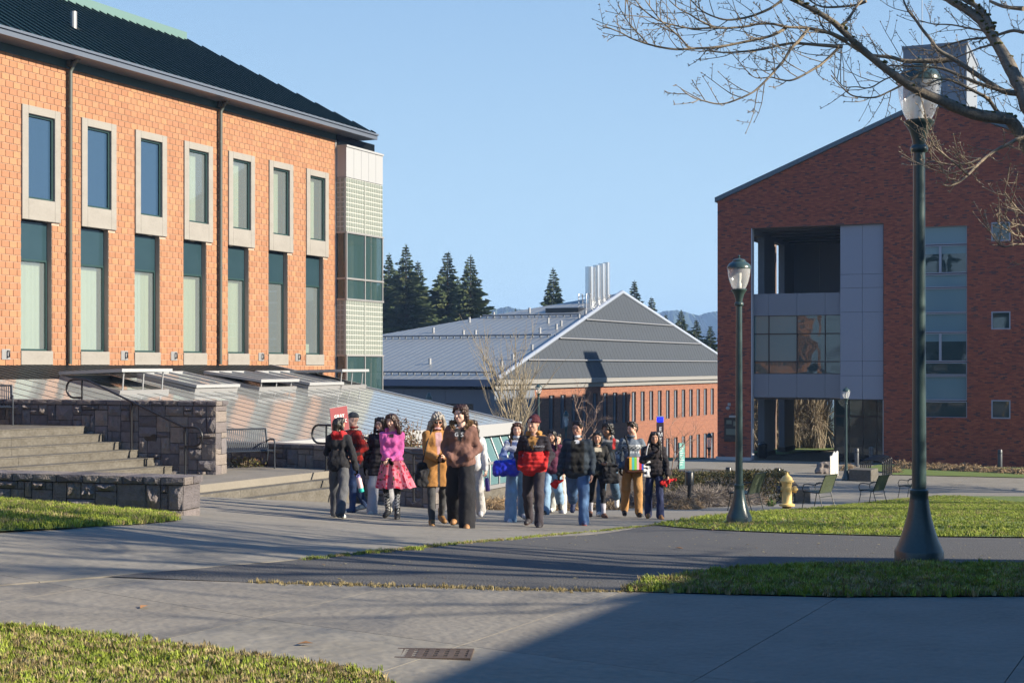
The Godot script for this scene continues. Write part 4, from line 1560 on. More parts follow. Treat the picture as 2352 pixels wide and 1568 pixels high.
	mb.ball(Vector3(q_of(1674), -2.22, 0.16), Vector3(0.11, 0.09, 0.11), 6)
	var cm := mk(mb, "security_camera", M.white_panel)
	cm.transform = xf
	tag(cm, "small white dome camera high on the brick pier", "camera")
	# unseen wing added behind the gable, placed so its shadow falls on the far building
	var wg := thing("added_shade_wing", "unseen flat-roofed brick wing added behind the gabled brick hall to shade the far building", "building", Transform3D(Basis(Vector3(0.454, 0, -0.891), Vector3.UP, Vector3(0.891, 0, 0.454)), Vector3(23.0, EYE, -89.5)))
	mb = MB.new()
	mb.box(Vector3(-1, -9, 1.0), Vector3(23.5, 8.4, 14))
	mk(mb, "wall", M.mortar_dark, wg)
	mb = MB.new()
	mb.box(Vector3(-1.2, 8.4, 0.8), Vector3(23.7, 8.7, 14.2))
	mk(mb, "roof", M.roof_grey, wg)
	mb = MB.new()
	mb.box(Vector3(15.2, 8.7, 3.0), Vector3(17.8, 13.2, 6.0))  # unseen box added for the shadow it throws on the far roof
	mk(mb, "shade_box", M.roof_grey, wg)

func frost2() -> Material:
	M.frost2 = plain(Color(0.12, 0.20, 0.21), 0.1)
	return M.frost2

# far building with the big hipped metal roof; local x along its brick side, z outward
func far_building():
	var xf := Transform3D(Basis(Vector3(0.454, 0, -0.891), Vector3.UP, Vector3(0.891, 0, 0.454)), Vector3(-1.2, EYE, -96.5))
	var b := thing("metal_roofed_building", "long brick building with big grey metal roof and slot windows", "building", xf)
	var fb := -9.8
	# brick texture, too far away to tell the bricks apart
	var im := Image.create(252, 256, false, Image.FORMAT_RGB8)
	var bt := [Color(0.235, 0.088, 0.048), Color(0.21, 0.074, 0.04), Color(0.26, 0.10, 0.055), Color(0.19, 0.064, 0.038), Color(0.225, 0.084, 0.048)]
	im.fill(Color(0.20, 0.11, 0.075).linear_to_srgb())
	for r in 32:
		for k in 13:
			im.fill_rect(Rect2i(k * 21 - (10 if r % 2 else 0), r * 8 + 1, 19, 6), (bt[rng.randi() % 5] * rng.randf_range(0.85, 1.1)).linear_to_srgb())
	var bm := StandardMaterial3D.new()
	bm.albedo_texture = ImageTexture.create_from_image(im)
	bm.roughness = 0.9
	bm.uv1_scale = Vector3(1.0 / 2.6, 1.0 / 2.2, 1)
	var slots := []
	for i in 21:
		slots.append(8.6 + 2.0 * i)
	var rows := [[-4.67, -2.16], [-8.9, -6.4]]
	var mb := MB.new()
	for band in [[fb, -8.9], [-6.4, -4.67], [-2.16, -1.62]]:
		mb.box(Vector3(6.2, band[0], -0.4), Vector3(54, band[1], 0))
	for rw in rows:
		var x := 6.2
		for s in slots:
			mb.box(Vector3(x, rw[0], -0.4), Vector3(s, rw[1], 0))
			x = s + 0.95
		mb.box(Vector3(x, rw[0], -0.4), Vector3(54, rw[1], 0))
	mk(mb, "wall", bm, b)
	var gp := plain(Color(0.13, 0.15, 0.19), 0.6)
	for rw in rows:
		for s in slots:
			mb = MB.new()
			mb.box(Vector3(s, rw[0], -0.34), Vector3(s + 0.62, rw[1], -0.30))
			var w := mk(mb, "window", M.dark_glass, b)
			mb = MB.new()
			mb.box(Vector3(s + 0.62, rw[0], -0.34), Vector3(s + 0.95, rw[1], -0.16))
			mk(mb, "side_panel", gp, w)
	# panelled corner and shaded left face
	var lf := plain(Color(0.15, 0.145, 0.17), 0.6)
	mb = MB.new()
	mb.box(Vector3(0, fb, -0.4), Vector3(6.2, -1.62, 0.02))
	mk(mb, "corner_panel", gp, b)
	for k in 9:
		mb = MB.new()
		var z0 := -0.42 - 3.4 * k
		mb.box(Vector3(0.0, -2.6, z0 - 3.38), Vector3(0.4, -1.62, z0))
		mb.box(Vector3(0.0, fb, z0 - (1.2 if k == 0 else 0.4)), Vector3(0.4, -2.6, z0))
		mk(mb, "wall_panel", lf, b)
		for j in 2:
			mb = MB.new()
			var za := z0 - (1.2 if k == 0 else 0.4) - 1.45 * j
			mb.box(Vector3(0.15, fb, za - 1.36), Vector3(0.2, -2.62, za - 0.06))
			mk(mb, "window_pane", M.bronze if M.has("bronze") else bronze(), b)
	mb = MB.new()
	mb.box(Vector3(0.2, fb, -31), Vector3(0.4, -2.6, -0.4))
	mb.box(Vector3(53.6, fb, -31), Vector3(54, -1.62, -0.4))
	mb.box(Vector3(0.4, fb, -31), Vector3(53.6, -1.62, -30.6))
	mk(mb, "rear_wall", M.black_metal, b)
	# fascia
	var fs := plain(Color(0.21, 0.205, 0.20), 0.6)
	var fl := plain(Color(0.12, 0.13, 0.19), 0.5)
	mb = MB.new()
	mb.box(Vector3(-0.3, -1.62, 0.02), Vector3(54.5, -1.30, 0.25))
	mb.box(Vector3(-0.5, -1.27, 0.02), Vector3(54.7, -0.95, 0.5))
	mk(mb, "fascia", fs, b)
	mb = MB.new()
	mb.box(Vector3(-0.5, -1.4, -31.5), Vector3(0.0, -0.95, 0.0))
	mk(mb, "fascia", fl, b)
	# roof slopes
	var C0 := Vector3(-0.5, -0.93, 0.5)
	var FL := Vector3(-0.5, -0.93, -31.5)
	var C1 := Vector3(54.7, -0.93, 0.5)
	var C2 := Vector3(54.7, -0.93, -31.5)
	var P := Vector3(28.6, 6.33, -2.5)
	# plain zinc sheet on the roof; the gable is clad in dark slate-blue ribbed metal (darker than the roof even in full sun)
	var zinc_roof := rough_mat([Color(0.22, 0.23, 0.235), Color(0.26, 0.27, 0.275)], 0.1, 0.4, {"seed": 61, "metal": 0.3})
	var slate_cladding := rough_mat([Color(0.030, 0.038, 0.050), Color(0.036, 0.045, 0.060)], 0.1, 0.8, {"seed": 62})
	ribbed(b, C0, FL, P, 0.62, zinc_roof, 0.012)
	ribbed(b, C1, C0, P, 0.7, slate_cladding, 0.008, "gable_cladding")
	mb = MB.new()
	mb.tri(FL, C2, P)
	mb.tri(C2, C1, P)
	mb.quad(FL, C0, C1, C2)
	mk(mb, "roof_back", zinc_roof, b)
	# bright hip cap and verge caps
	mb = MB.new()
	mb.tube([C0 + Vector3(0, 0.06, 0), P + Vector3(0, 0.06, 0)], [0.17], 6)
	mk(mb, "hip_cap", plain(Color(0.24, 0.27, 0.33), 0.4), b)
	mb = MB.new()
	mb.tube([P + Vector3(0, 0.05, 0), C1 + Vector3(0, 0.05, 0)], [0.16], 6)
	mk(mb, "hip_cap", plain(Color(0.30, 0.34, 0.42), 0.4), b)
	# snow guards: rows on both slopes
	for t in [0.17, 0.40, 0.62]:
		mb = MB.new()
		var a := C0.lerp(P, t)
		var e := C1.lerp(P, t)
		mb.tube([a + Vector3(0.6, 0.12, 0.1), e + Vector3(-0.6, 0.12, 0.1)], [0.07], 4)
		mk(mb, "snow_guard", plain(Color(0.19, 0.195, 0.21), 0.5), b)
	for t in [0.045, 0.43, 0.68]:
		var a := C0.lerp(P, t)
		var e := FL.lerp(P, t)
		mb = MB.new()
		mb.tube([a + Vector3(-0.1, 0.18, -0.6), e + Vector3(-0.1, 0.18, 0.6)], [0.07], 4)
		var n := int(a.distance_to(e) / 0.62)
		for k in n:
			var c := a.lerp(e, (k + 0.5) / n)
			mb.box(c + Vector3(-0.06, 0.0, -0.05), c + Vector3(0.06, 0.18, 0.05))
		mk(mb, "snow_guard", plain(Color(0.16, 0.175, 0.2), 0.5), b)
	# flues, roof well, ladder, small vents found by casting pixels on the light slope
	var nrm := (FL - C0).cross(P - C0).normalized()
	var hit := func(px: float, py: float) -> Vector3:
		var o := xf.affine_inverse() * Vector3(0, EYE, 0)
		var d := (xf.basis.inverse() * Vector3((px - CX) / F, (HZ - py) / F, -1.0))
		return o + d * ((C0 - o).dot(nrm) / d.dot(nrm))
	var steel := plain(Color(0.60, 0.62, 0.65), 0.22, 0.85)
	for q in [[1354, 694, 0.36], [1370, 690, 0.30], [1382, 686, 0.30], [1393, 683, 0.30]]:
		var p: Vector3 = hit.call(q[0], q[1])
		mb = MB.new()
		mb.tube([p + Vector3(0, -0.3, 0), p + Vector3(0, 0.25, 0)], [q[2] * 1.25], 16)
		mb.tube([p + Vector3(0, 0.25, 0), p + Vector3(0, 3.0, 0)], [q[2]], 18)
		mk(mb, "flue", steel, b)
	var wp: Vector3 = hit.call(1306, 712)
	mb = MB.new()
	mb.box(wp + Vector3(-0.9, -0.3, -1.7), wp + Vector3(0.9, 0.16, 1.3))
	mk(mb, "roof_well", M.black_metal, b)
	var lp: Vector3 = hit.call(1338, 708)
	mb = MB.new()
	for z in [-0.35, 0.35]:
		mb.tube([lp + Vector3(0, -0.2, z), lp + Vector3(0, 1.2, z), lp + Vector3(0.8, 1.2, z), lp + Vector3(0.8, 0.2, z)], [0.05], 6)
	for k in 4:
		mb.tube([lp + Vector3(0, 0.1 + 0.3 * k, -0.35), lp + Vector3(0, 0.1 + 0.3 * k, 0.35)], [0.03], 6)
	mk(mb, "roof_ladder", M.zinc, b)
	for q in [[987, 836], [1064, 770], [1092, 770], [995, 764], [1078, 740], [1134, 728], [1216, 718], [1259, 742], [1289, 748], [1278, 756], [1240, 765], [1222, 804], [1178, 826], [1152, 842], [1330, 733], [1345, 724]]:
		var p: Vector3 = hit.call(q[0], q[1])
		mb = MB.new()
		mb.tube([p + Vector3(0, -0.05, 0), p + Vector3(0, 0.42, 0)], [0.11], 8)
		mk(mb, "roof_vent", M.white_panel, b)

func bronze() -> Material:
	M.bronze = plain(Color(0.05, 0.025, 0.015), 0.03)
	return M.bronze

# a triangular metal slope (A right, B left of the eave, seen from outside; P the peak) with standing seams running up it
func ribbed(parent: Node3D, A: Vector3, B: Vector3, P: Vector3, pitch: float, mat: Material, high := 0.02, called := "roof_slope"):
	var mb := MB.new()
	mb.tri(B, A, P)
	mk(mb, called, mat, parent)
	var e := (B - A)
	var L := e.length()
	var t := e / L
	var up := (P - A) - t * (P - A).dot(t)
	var foot := (P - A).dot(t)
	var nrm := t.cross(up).normalized()
	if nrm.y < 0:
		nrm = -nrm
	mb = MB.new()
	var x := pitch * 0.5
	while x < L:
		var f := x / foot if x < foot else (L - x) / (L - foot)
		f = clampf(f, 0, 1)
		var a := A + t * x
		var c := a + up * f
		var s := t * 0.03
		var h := nrm * high
		mb.quad(a - s + h, a + s + h, c + s + h, c - s + h)
		mb.quad(a - s, a - s + h, c - s + h, c - s)
		mb.quad(a + s + h, a + s, c + s, c + s + h)
		x += pitch
	var o := mk(mb, "seams", mat, parent)
	o.set_meta("kind", "stuff")

# the hall outside the frame on the right whose shadow lies over the foreground
func shade_building():
	var g := G(1690, 1277)
	var s := sun_dir()
	var h := 4.8
	var c := g + s * (h / s.y)
	var e1 := Vector3(-0.446, 0, 0.895)
	var e2 := Vector3(cos(deg_to_rad(8.0)), 0, sin(deg_to_rad(8.0)))
	var b := thing("brick_hall", "brick hall beyond the right edge, its shadow across the foreground paving", "building", at(Vector3(c.x, 0, c.z)))
	var mb := MB.new()
	var top := Vector3(0, c.y - 0.4, 0)
	var q := [Vector3.ZERO, e1 * 45, e1 * 45 + e2 * 25, e2 * 25]
	mb.hexa([q[1], q[2], q[3], q[0], q[1] + top, q[2] + top, q[3] + top, q[0] + top])
	mk(mb, "wall", M.mortar_dark, b)
	mb = MB.new()
	var t2 := Vector3(0, c.y, 0)
	mb.hexa([q[1] + top, q[2] + top, q[3] + top, q[0] + top, q[1] + t2, q[2] + t2, q[3] + t2, q[0] + t2])
	mk(mb, "roof_edge", M.cast, b)

func lamp_proto(label: String, where: Transform3D) -> Node3D:
	var b := thing("street_lamp", label, "street lamp", where, "acorn street lamps")
	var gm: StandardMaterial3D = rough_mat([Color(0.026, 0.050, 0.050), Color(0.036, 0.064, 0.064), Color(0.05, 0.078, 0.078)], 1.0, 0.3, {"seed": 71, "fa": 0.02, "fb": 0.1, "world": false})
	var mb := MB.new()
	mb.lathe([[0.0, 0.0], [0.212, 0.0], [0.212, 0.10], [0.205, 0.115], [0.196, 0.135], [0.168, 0.20], [0.140, 0.28], [0.114, 0.37], [0.094, 0.46], [0.082, 0.55], [0.076, 0.60], [0.080, 0.605], [0.080, 0.64], [0.066, 0.65]], 32)
	mk(mb, "base", gm, b)
	mb = MB.new()
	mb.lathe([[0.062, 0.64], [0.057, 1.8], [0.050, 3.62]], 24)
	mk(mb, "pole", gm, b)
	mb = MB.new()
	mb.lathe([[0.050, 3.60], [0.072, 3.61], [0.078, 3.635], [0.070, 3.66], [0.055, 3.67], [0.060, 3.72], [0.085, 3.80], [0.118, 3.85], [0.128, 3.86], [0.128, 3.885], [0.10, 3.89], [0.0, 3.89]], 28)
	mk(mb, "neck", gm, b)
	mb = MB.new()
	mb.lathe([[0.100, 3.887], [0.125, 3.93], [0.152, 4.00], [0.173, 4.08], [0.184, 4.16], [0.187, 4.225]], 28)
	mk(mb, "globe", glass(Color(0.82, 0.84, 0.86), 0.30, 0.07), b)
	mb = MB.new()
	mb.lathe([[0.187, 4.222], [0.200, 4.224], [0.200, 4.245], [0.188, 4.275], [0.160, 4.31], [0.118, 4.335], [0.108, 4.34], [0.108, 4.36], [0.080, 4.38], [0.028, 4.39], [0.014, 4.40], [0.014, 4.415], [0.022, 4.43], [0.014, 4.447], [0.0, 4.45]], 28)
	mk(mb, "cap", gm, b)
	mb = MB.new()
	mb.lathe([[0.0, 3.9], [0.045, 3.9], [0.045, 3.98], [0.03, 4.0], [0.042, 4.06], [0.042, 4.15], [0.0, 4.18]], 14)
	mk(mb, "bulb", plain(Color(0.7, 0.68, 0.62), 0.4), b)
	return b

func lamps():
	var p := G(2112, 1302)
	p = on_ground((2112.0 - CX) / F * 12.5, 12.5)
	var a := lamp_proto("green acorn street lamp standing in the shaded grass strip, branches before its globe", at(p))
	copy(a, "street_lamp", "green acorn street lamp at the corner of the sunny lawn", at(on_ground((1698.0 - CX) / F * 23.6, 23.6)), "acorn street lamps")
	copy(a, "street_lamp", "green acorn street lamp before the porch beside the concrete block", at(on_ground((1944.0 - CX) / F * 61.0, 61.0), 0.0, 0.905), "acorn street lamps")
	# far lamps; their feet stand on lower ground out of sight
	for q in [[985.0, 897.0, 88.0, "green acorn lamp showing just above the annex roof edge"], [1237.0, 881.0, 76.0, "green acorn lamp behind the leafless multi-stemmed tree"], [1300.0, 939.0, 95.0, "dark acorn lamp before the slot windows of the far building"], [1629.0, 990.0, 90.0, "dark acorn lamp on the grass between the two brick buildings"]]:
		var w := W(q[0], q[1], q[2])
		var o := copy(a, "street_lamp", q[3], at(Vector3(w.x, w.y - 4.45, w.z)), "acorn street lamps")
		# stand it on the ground there
		var g := gy(w.x, q[2])
		o.scale = Vector3(1, (w.y - g) / 4.45, 1)
		o.position.y = g

func chair_proto(where: Transform3D) -> Node3D:
	var b := thing("metal_chair", "", "chair", where, "green metal garden chairs")
	var fm := plain(Color(0.014, 0.018, 0.016), 0.4)
	var pm := rough_mat([Color(0.045, 0.058, 0.035), Color(0.075, 0.09, 0.058), Color(0.11, 0.125, 0.085)], 1.5, 0.4, {"seed": 75, "fa": 0.02, "fb": 0.15, "world": false})
	var mb := MB.new()
	var w := 0.29
	# seat and back: curved ribbed sheet
	var seat := [Vector3(0, 0.40, 0.27), Vector3(0, 0.435, 0.24), Vector3(0, 0.43, 0.05), Vector3(0, 0.405, -0.2)]
	var back := [Vector3(0, 0.42, -0.22), Vector3(0, 0.58, -0.27), Vector3(0, 0.74, -0.33), Vector3(0, 0.88, -0.39), Vector3(0, 0.90, -0.42)]
	for part in [["seat", seat], ["back", back]]:
		mb = MB.new()
		var pr: Array = part[1]
		var n := 12
		for i in pr.size() - 1:
			for k in n:
				var x0 := lerpf(-w, w, float(k) / n) + 0.004
				var x1 := lerpf(-w, w, (k + 1.0) / n) - 0.004
				var a: Vector3 = pr[i]
				var c: Vector3 = pr[i + 1]
				var nn := (c - a).cross(Vector3.RIGHT).normalized() * 0.004
				mb.hexa([a + Vector3(x0, 0, 0) - nn, a + Vector3(x1, 0, 0) - nn, a + Vector3(x1, 0, 0) + nn, a + Vector3(x0, 0, 0) + nn, c + Vector3(x0, 0, 0) - nn, c + Vector3(x1, 0, 0) - nn, c + Vector3(x1, 0, 0) + nn, c + Vector3(x0, 0, 0) + nn])
		mk(mb, part[0], pm, b)
	mb = MB.new()
	for s in [-1, 1]:
		var x: float = s * (w + 0.012)
		mb.tube([Vector3(x, 0.42, -0.20), Vector3(x, 0.58, -0.27), Vector3(x, 0.74, -0.33), Vector3(x, 0.89, -0.40)], [0.013], 6)
		mb.tube([Vector3(x, 0.41, -0.2), Vector3(x, 0.43, 0.05), Vector3(x, 0.43, 0.24), Vector3(x, 0.40, 0.27)], [0.013], 6)
	mb.tube([Vector3(-w, 0.89, -0.405), Vector3(w, 0.89, -0.405)], [0.013], 6)
	mb.tube([Vector3(-w, 0.40, 0.265), Vector3(w, 0.40, 0.265)], [0.013], 6)
	mb.tube([Vector3(-w, 0.31, -0.24), Vector3(w, 0.31, -0.24)], [0.010], 6)
	mk(mb, "frame", fm, b)
	for s in [-1, 1]:
		var x: float = s * (w + 0.012)
		mb = MB.new()
		mb.tube([Vector3(x, 0.40, 0.26), Vector3(x * 1.03, 0.52, 0.29), Vector3(x * 1.05, 0.62, 0.24), Vector3(x * 1.05, 0.64, 0.14), Vector3(x * 1.04, 0.62, -0.05), Vector3(x * 1.04, 0.66, -0.18), Vector3(x, 0.70, -0.31)], [0.013], 6)
		mk(mb, "armrest", fm, b)
		mb = MB.new()
		mb.tube([Vector3(x, 0.41, 0.22), Vector3(x, 0.22, 0.25), Vector3(x * 1.02, 0.0, 0.30)], [0.013], 6)
		mk(mb, "leg", fm, b)
		mb = MB.new()
		mb.tube([Vector3(x, 0.41, -0.20), Vector3(x, 0.2, -0.26), Vector3(x * 1.02, 0.0, -0.33)], [0.013], 6)
		mk(mb, "leg", fm, b)
	return b

func furniture():
	# four metal chairs along the far edge of the lawn
	var places := [[1712.0, 33.0, "green metal garden chair just behind the lamp by the lawn", 300.0], [1880.0, 37.5, "green metal garden chair next to the yellow hydrant", 292.0], [2005.0, 43.5, "third green metal garden chair from the lawn lamp, before the concrete block", 290.0], [2092.0, 49.0, "green metal garden chair half hidden by the shaded lamp pole", 288.0]]
	var c0: Node3D = null
	for q in places:
		var p := on_ground((q[0] - CX) / F * q[1], q[1])
		var xf := at(p, deg_to_rad(q[3]) - PI * 0.25)
		xf = at(p, deg_to_rad(q[3] - 65.0))
		if c0 == null:
			c0 = chair_proto(xf)
			c0.set_meta("label", q[2])
		else:
			copy(c0, "metal_chair", q[2], xf, "green metal garden chairs")
	hydrant()
	# bollard lights in the planting
	var bl: Node3D = null
	for q in [[1584.0, 37.0, 0.95, "dark bollard light standing in the grey dry shrubs"], [1750.0, 47.0, 0.95, "dark bollard light behind the first garden chair"], [1674.0, 54.0, 0.95, "dark bollard light whose head clears the hedge, near the brick pier"], [1787.0, 53.0, 0.95, "dark bollard light at the right end of the hedge"]]:
		var p := on_ground((q[0] - CX) / F * q[1], q[1])
		if bl == null:
			bl = thing("bollard_light", q[3], "bollard", at(p), "bollard lights")
			var mb := MB.new()
			mb.lathe([[0.09, 0.0], [0.09, 0.02], [0.055, 0.025], [0.055, 0.62]], 14)
			mk(mb, "post", M.black_metal, bl)
			mb = MB.new()
			mb.lathe([[0.0, 0.60], [0.115, 0.60], [0.115, 0.93], [0.10, 0.95], [0.0, 0.95]], 18)
			mk(mb, "head", M.black_metal, bl)
		else:
			copy(bl, "bollard_light", q[3], at(p), "bollard lights")
	var bo: Node3D = null
	for q in [[1968.5, 69.5, "grey steel bollard left of the bike rack"], [2002.0, 71.0, "dark steel bollard close to the entrance glass"], [2298.0, 68.5, "short black bollard at the foot of the brick wall"]]:
		var p := on_ground((q[0] - CX) / F * q[1], q[1])
		if bo == null:
			bo = thing("steel_bollard", q[2], "bollard", at(p), "steel bollards")
			var mb := MB.new()
			mb.lathe([[0.11, 0.0], [0.11, 0.86], [0.09, 0.9], [0.0, 0.9]], 14)
			mk(mb, "post", plain(Color(0.05, 0.055, 0.065), 0.4), bo)
			mb = MB.new()
			mb.lathe([[0.112, 0.70], [0.118, 0.70], [0.118, 0.74], [0.112, 0.74]], 14)
			mk(mb, "band", M.black_metal, bo)
		else:
			copy(bo, "steel_bollard", q[2], at(p), "steel bollards")
	concrete_block("concrete_bench", "long low concrete seat slab behind the hedge", 1594, 1665, 60.0, 0.42, 2.0, 24.0)
	concrete_block("concrete_bench", "square concrete block beside the porch lamp", 1950, 2002, 60.5, 0.5, 1.2, -28.0)
	concrete_block("concrete_bench", "rough grey concrete block behind the yellow hydrant", 1826, 1862, 44.0, 0.42, 1.3, -10.0)
	boulder()
	pickets()
	bike_rack()
	litter_bin()
	emergency_pole()
	teal_sign()
	drain()

func concrete_block(called: String, label: String, x0: float, x1: float, d: float, h: float, deep: float, turn: float):
	var a := (x0 - CX) / F * d
	var b := (x1 - CX) / F * d
	var g := on_ground((a + b) * 0.5, d)
	var n := thing(called, label, "concrete block", at(g, deg_to_rad(turn)))
	var mb := MB.new()
	mb.cbox(Vector3((a - b) * 0.5, -0.15, -deep), Vector3((b - a) * 0.5, h, 0), 0.025)
	mk(mb, "slab", M.step, n)
	mb = MB.new()
	mb.box(Vector3((a - b) * 0.5 + 0.06, -0.2, -deep + 0.06), Vector3((b - a) * 0.5 - 0.06, -0.1, -0.06))
	mk(mb, "footing", M.concrete, n)

func boulder():
	var mb := MB.new()
	var f := Field.new(Vector3(-0.5, -0.2, -0.4), Vector3(0.5, 0.75, 0.4), 0.05)
	f.cap(Vector3(-0.25, 0.1, 0), Vector3(0.25, 0.1, 0), 0.22, 0.2, 0.1)
	f.cap(Vector3(-0.2, 0.38, 0), Vector3(0.2, 0.42, 0), 0.14, 0.16, 0.1)
	f.wrinkle(0.05, 4.0, 5)
	f.mesh(mb)
	var o := mk(mb, "boulder", M.stones[3])
	var p := on_ground((1895.0 - CX) / F * 65.0, 65.0)
	o.position = p
	tag(o, "rough reddish boulder behind the white picket screen", "boulder")

func pickets():
	var p := on_ground((1908.0 - CX) / F * 62.5, 62.5)
	var n := thing("picket_screen", "white screen of uneven upright boards leaning in the sun", "screen", at(p))
	var wm := rough_mat([Color(0.42, 0.40, 0.37), Color(0.56, 0.54, 0.51), Color(0.64, 0.63, 0.60)], 1.2, 0.8, {"seed": 81, "fa": 0.02})
	for k in 12:
		var t := k / 11.0
		var mb := MB.new()
		var x := 0.62 * t
		var z := -1.3 * t
		var h := 0.92 + 0.14 * t + rng.randf_range(-0.05, 0.06)
		var R := Vector3(0.43, 0, -0.9)
		var nn := Vector3(0.9, 0, 0.43) * 0.015
		var c := Vector3(x, 0, z)
		var w := R * 0.058
		mb.hexa([c - w + nn, c + w + nn, c + w - nn, c - w - nn, c - w + nn + Vector3(0, h, 0), c + w + nn + Vector3(0, h + 0.07, 0), c + w - nn + Vector3(0, h + 0.07, 0), c - w - nn + Vector3(0, h, 0)])
		mk(mb, "board", wm, n)
	var mb := MB.new()
	mb.tube([Vector3(-0.05, 0.3, 0.03), Vector3(0.66, 0.3, -1.36)], [0.02], 6)
	mk(mb, "batten", wm, n)

func bike_rack():
	var a := on_ground((1990.0 - CX) / F * 61.5, 61.5)
	var n := thing("bike_rack", "black bike rack of six bent hoops by the entrance", "bike rack", at(a))
	for k in 6:
		var o := Vector3(0.24 * k + 0.25, 0, -0.62 * k)
		var mb := MB.new()
		var R := Vector3(-0.62, 0, -0.25) * 0.7
		var pts := []
		pts.append(o - R)
		for j in 7:
			var q := PI * j / 6.0
			pts.append(o - R * cos(q) * 1.0 + Vector3(0, 0.72 + 0.13 * sin(q), 0))
		pts.append(o + R)
		mb.tube(pts, [0.032], 8)
		mk(mb, "hoop", M.black_metal, n)
	for s in [-1, 1]:
		var mb := MB.new()
		var R = Vector3(-0.62, 0, -0.25) * 0.7 * s
		mb.tube([R + Vector3(0.25, 0.05, 0), R + Vector3(1.45, 0.05, -3.1)], [0.03], 6)
		mk(mb, "ground_bar", M.black_metal, n)

func litter_bin():
	var p := on_ground((1752.0 - CX) / F * 76.5, 76.5)
	var n := thing("litter_bin", "black domed litter bin in the shaded porch", "bin", at(p))
	var mb := MB.new()
	mb.lathe([[0.0, 0.0], [0.22, 0.0], [0.25, 0.05], [0.26, 0.66], [0.28, 0.67], [0.28, 0.70], [0.0, 0.70]], 20)
	mk(mb, "body", M.black_metal, n)
	mb = MB.new()
	mb.lathe([[0.27, 0.701], [0.25, 0.76], [0.18, 0.80], [0.0, 0.815]], 20)
	mb.tube([Vector3(-0.1, 0.8, 0), Vector3(-0.08, 0.87, 0), Vector3(0.08, 0.87, 0), Vector3(0.1, 0.8, 0)], [0.015], 6)
	mk(mb, "lid", M.black_metal, n)

func text_mesh(s: String, size: float, depth := 0.004) -> Mesh:
	var t := TextMesh.new()
	t.text = s
	var sf := SystemFont.new()
	sf.font_names = PackedStringArray(["Droid Sans"])
	sf.font_weight = 700
	t.font = sf
	t.font_size = 64
	t.pixel_size = size / 46.0
	t.depth = depth
	return t

func emergency_pole():
	var d := 47.0
	var x := (1516.5 - CX) / F * d
	var p := on_ground(x, d)
	var top := W(1516.5, 955.5, d).y - p.y
	var n := thing("emergency_call_pole", "dark emergency call pole with blue light on top behind the group", "call pole", at(p))
	var mb := MB.new()
	mb.cbox(Vector3(-0.11, 0, -0.11), Vector3(0.11, top - 0.2, 0.11), 0.008)
	mk(mb, "column", plain(Color(0.035, 0.022, 0.03), 0.4), n)
	mb = MB.new()
	mb.cbox(Vector3(-0.105, top - 0.195, -0.105), Vector3(0.105, top - 0.03, 0.105), 0.02)
	var bm := plain(Color(0.03, 0.05, 0.5), 0.15)
	bm.emission_enabled = true
	bm.emission = Color(0.05, 0.1, 1.0)
	bm.emission_energy_multiplier = 0.6
	mk(mb, "blue_light", bm, n)
	var ol := OmniLight3D.new()
	ol.name = "blue_lamp"
	ol.light_color = Color(0.1, 0.15, 1.0)
	ol.light_energy = 0.02
	ol.light_size = 0.08
	ol.shadow_enabled = true
	ol.omni_range = 6.0
	ol.position = Vector3(0, top - 0.11, 0.14)
	n.add_child(ol)
	mb = MB.new()
	mb.cbox(Vector3(-0.12, top - 0.03, -0.12), Vector3(0.12, top, 0.12), 0.008)
	mk(mb, "cap", M.zinc, n)
	var wm := plain(Color(0.75, 0.75, 0.75), 0.5)
	var k := 0
	for ch in "EMERGENCY":
		for f in 2:
			var o := node(text_mesh(ch, 0.13), "letter", wm, n)
			var y := top - 0.42 - 0.175 * k
			o.transform = Transform3D(Basis.IDENTITY, Vector3(0, y, 0.112)) if f == 0 else Transform3D(Basis(Vector3.UP, PI * 0.5), Vector3(0.112, y, 0))
		k += 1

func teal_sign():
	var d := 68.0
	var p := on_ground((1562.0 - CX) / F * d, d)
	var n := thing("wayfinding_sign", "narrow teal sign with white lines on the distant grass", "sign", at(p, 0.5))
	var mb := MB.new()
	mb.cbox(Vector3(-0.02, 0, -0.15), Vector3(0.04, 1.25, 0.15), 0.01)
	mk(mb, "side", plain(Color(0.02, 0.06, 0.07), 0.5), n)
	mb = MB.new()
	mb.cbox(Vector3(-0.16, 0.0, 0.151), Vector3(0.16, 1.25, 0.18), 0.005)
	mk(mb, "panel", plain(Color(0.10, 0.30, 0.28), 0.5), n)
	mb = MB.new()
	for k in 9:
		mb.box(Vector3(-0.12, 1.08 - 0.11 * k, 0.18), Vector3(0.12 - 0.05 * (k % 3), 1.12 - 0.11 * k, 0.184))
	mk(mb, "line", plain(Color(0.45, 0.5, 0.5), 0.6), n)

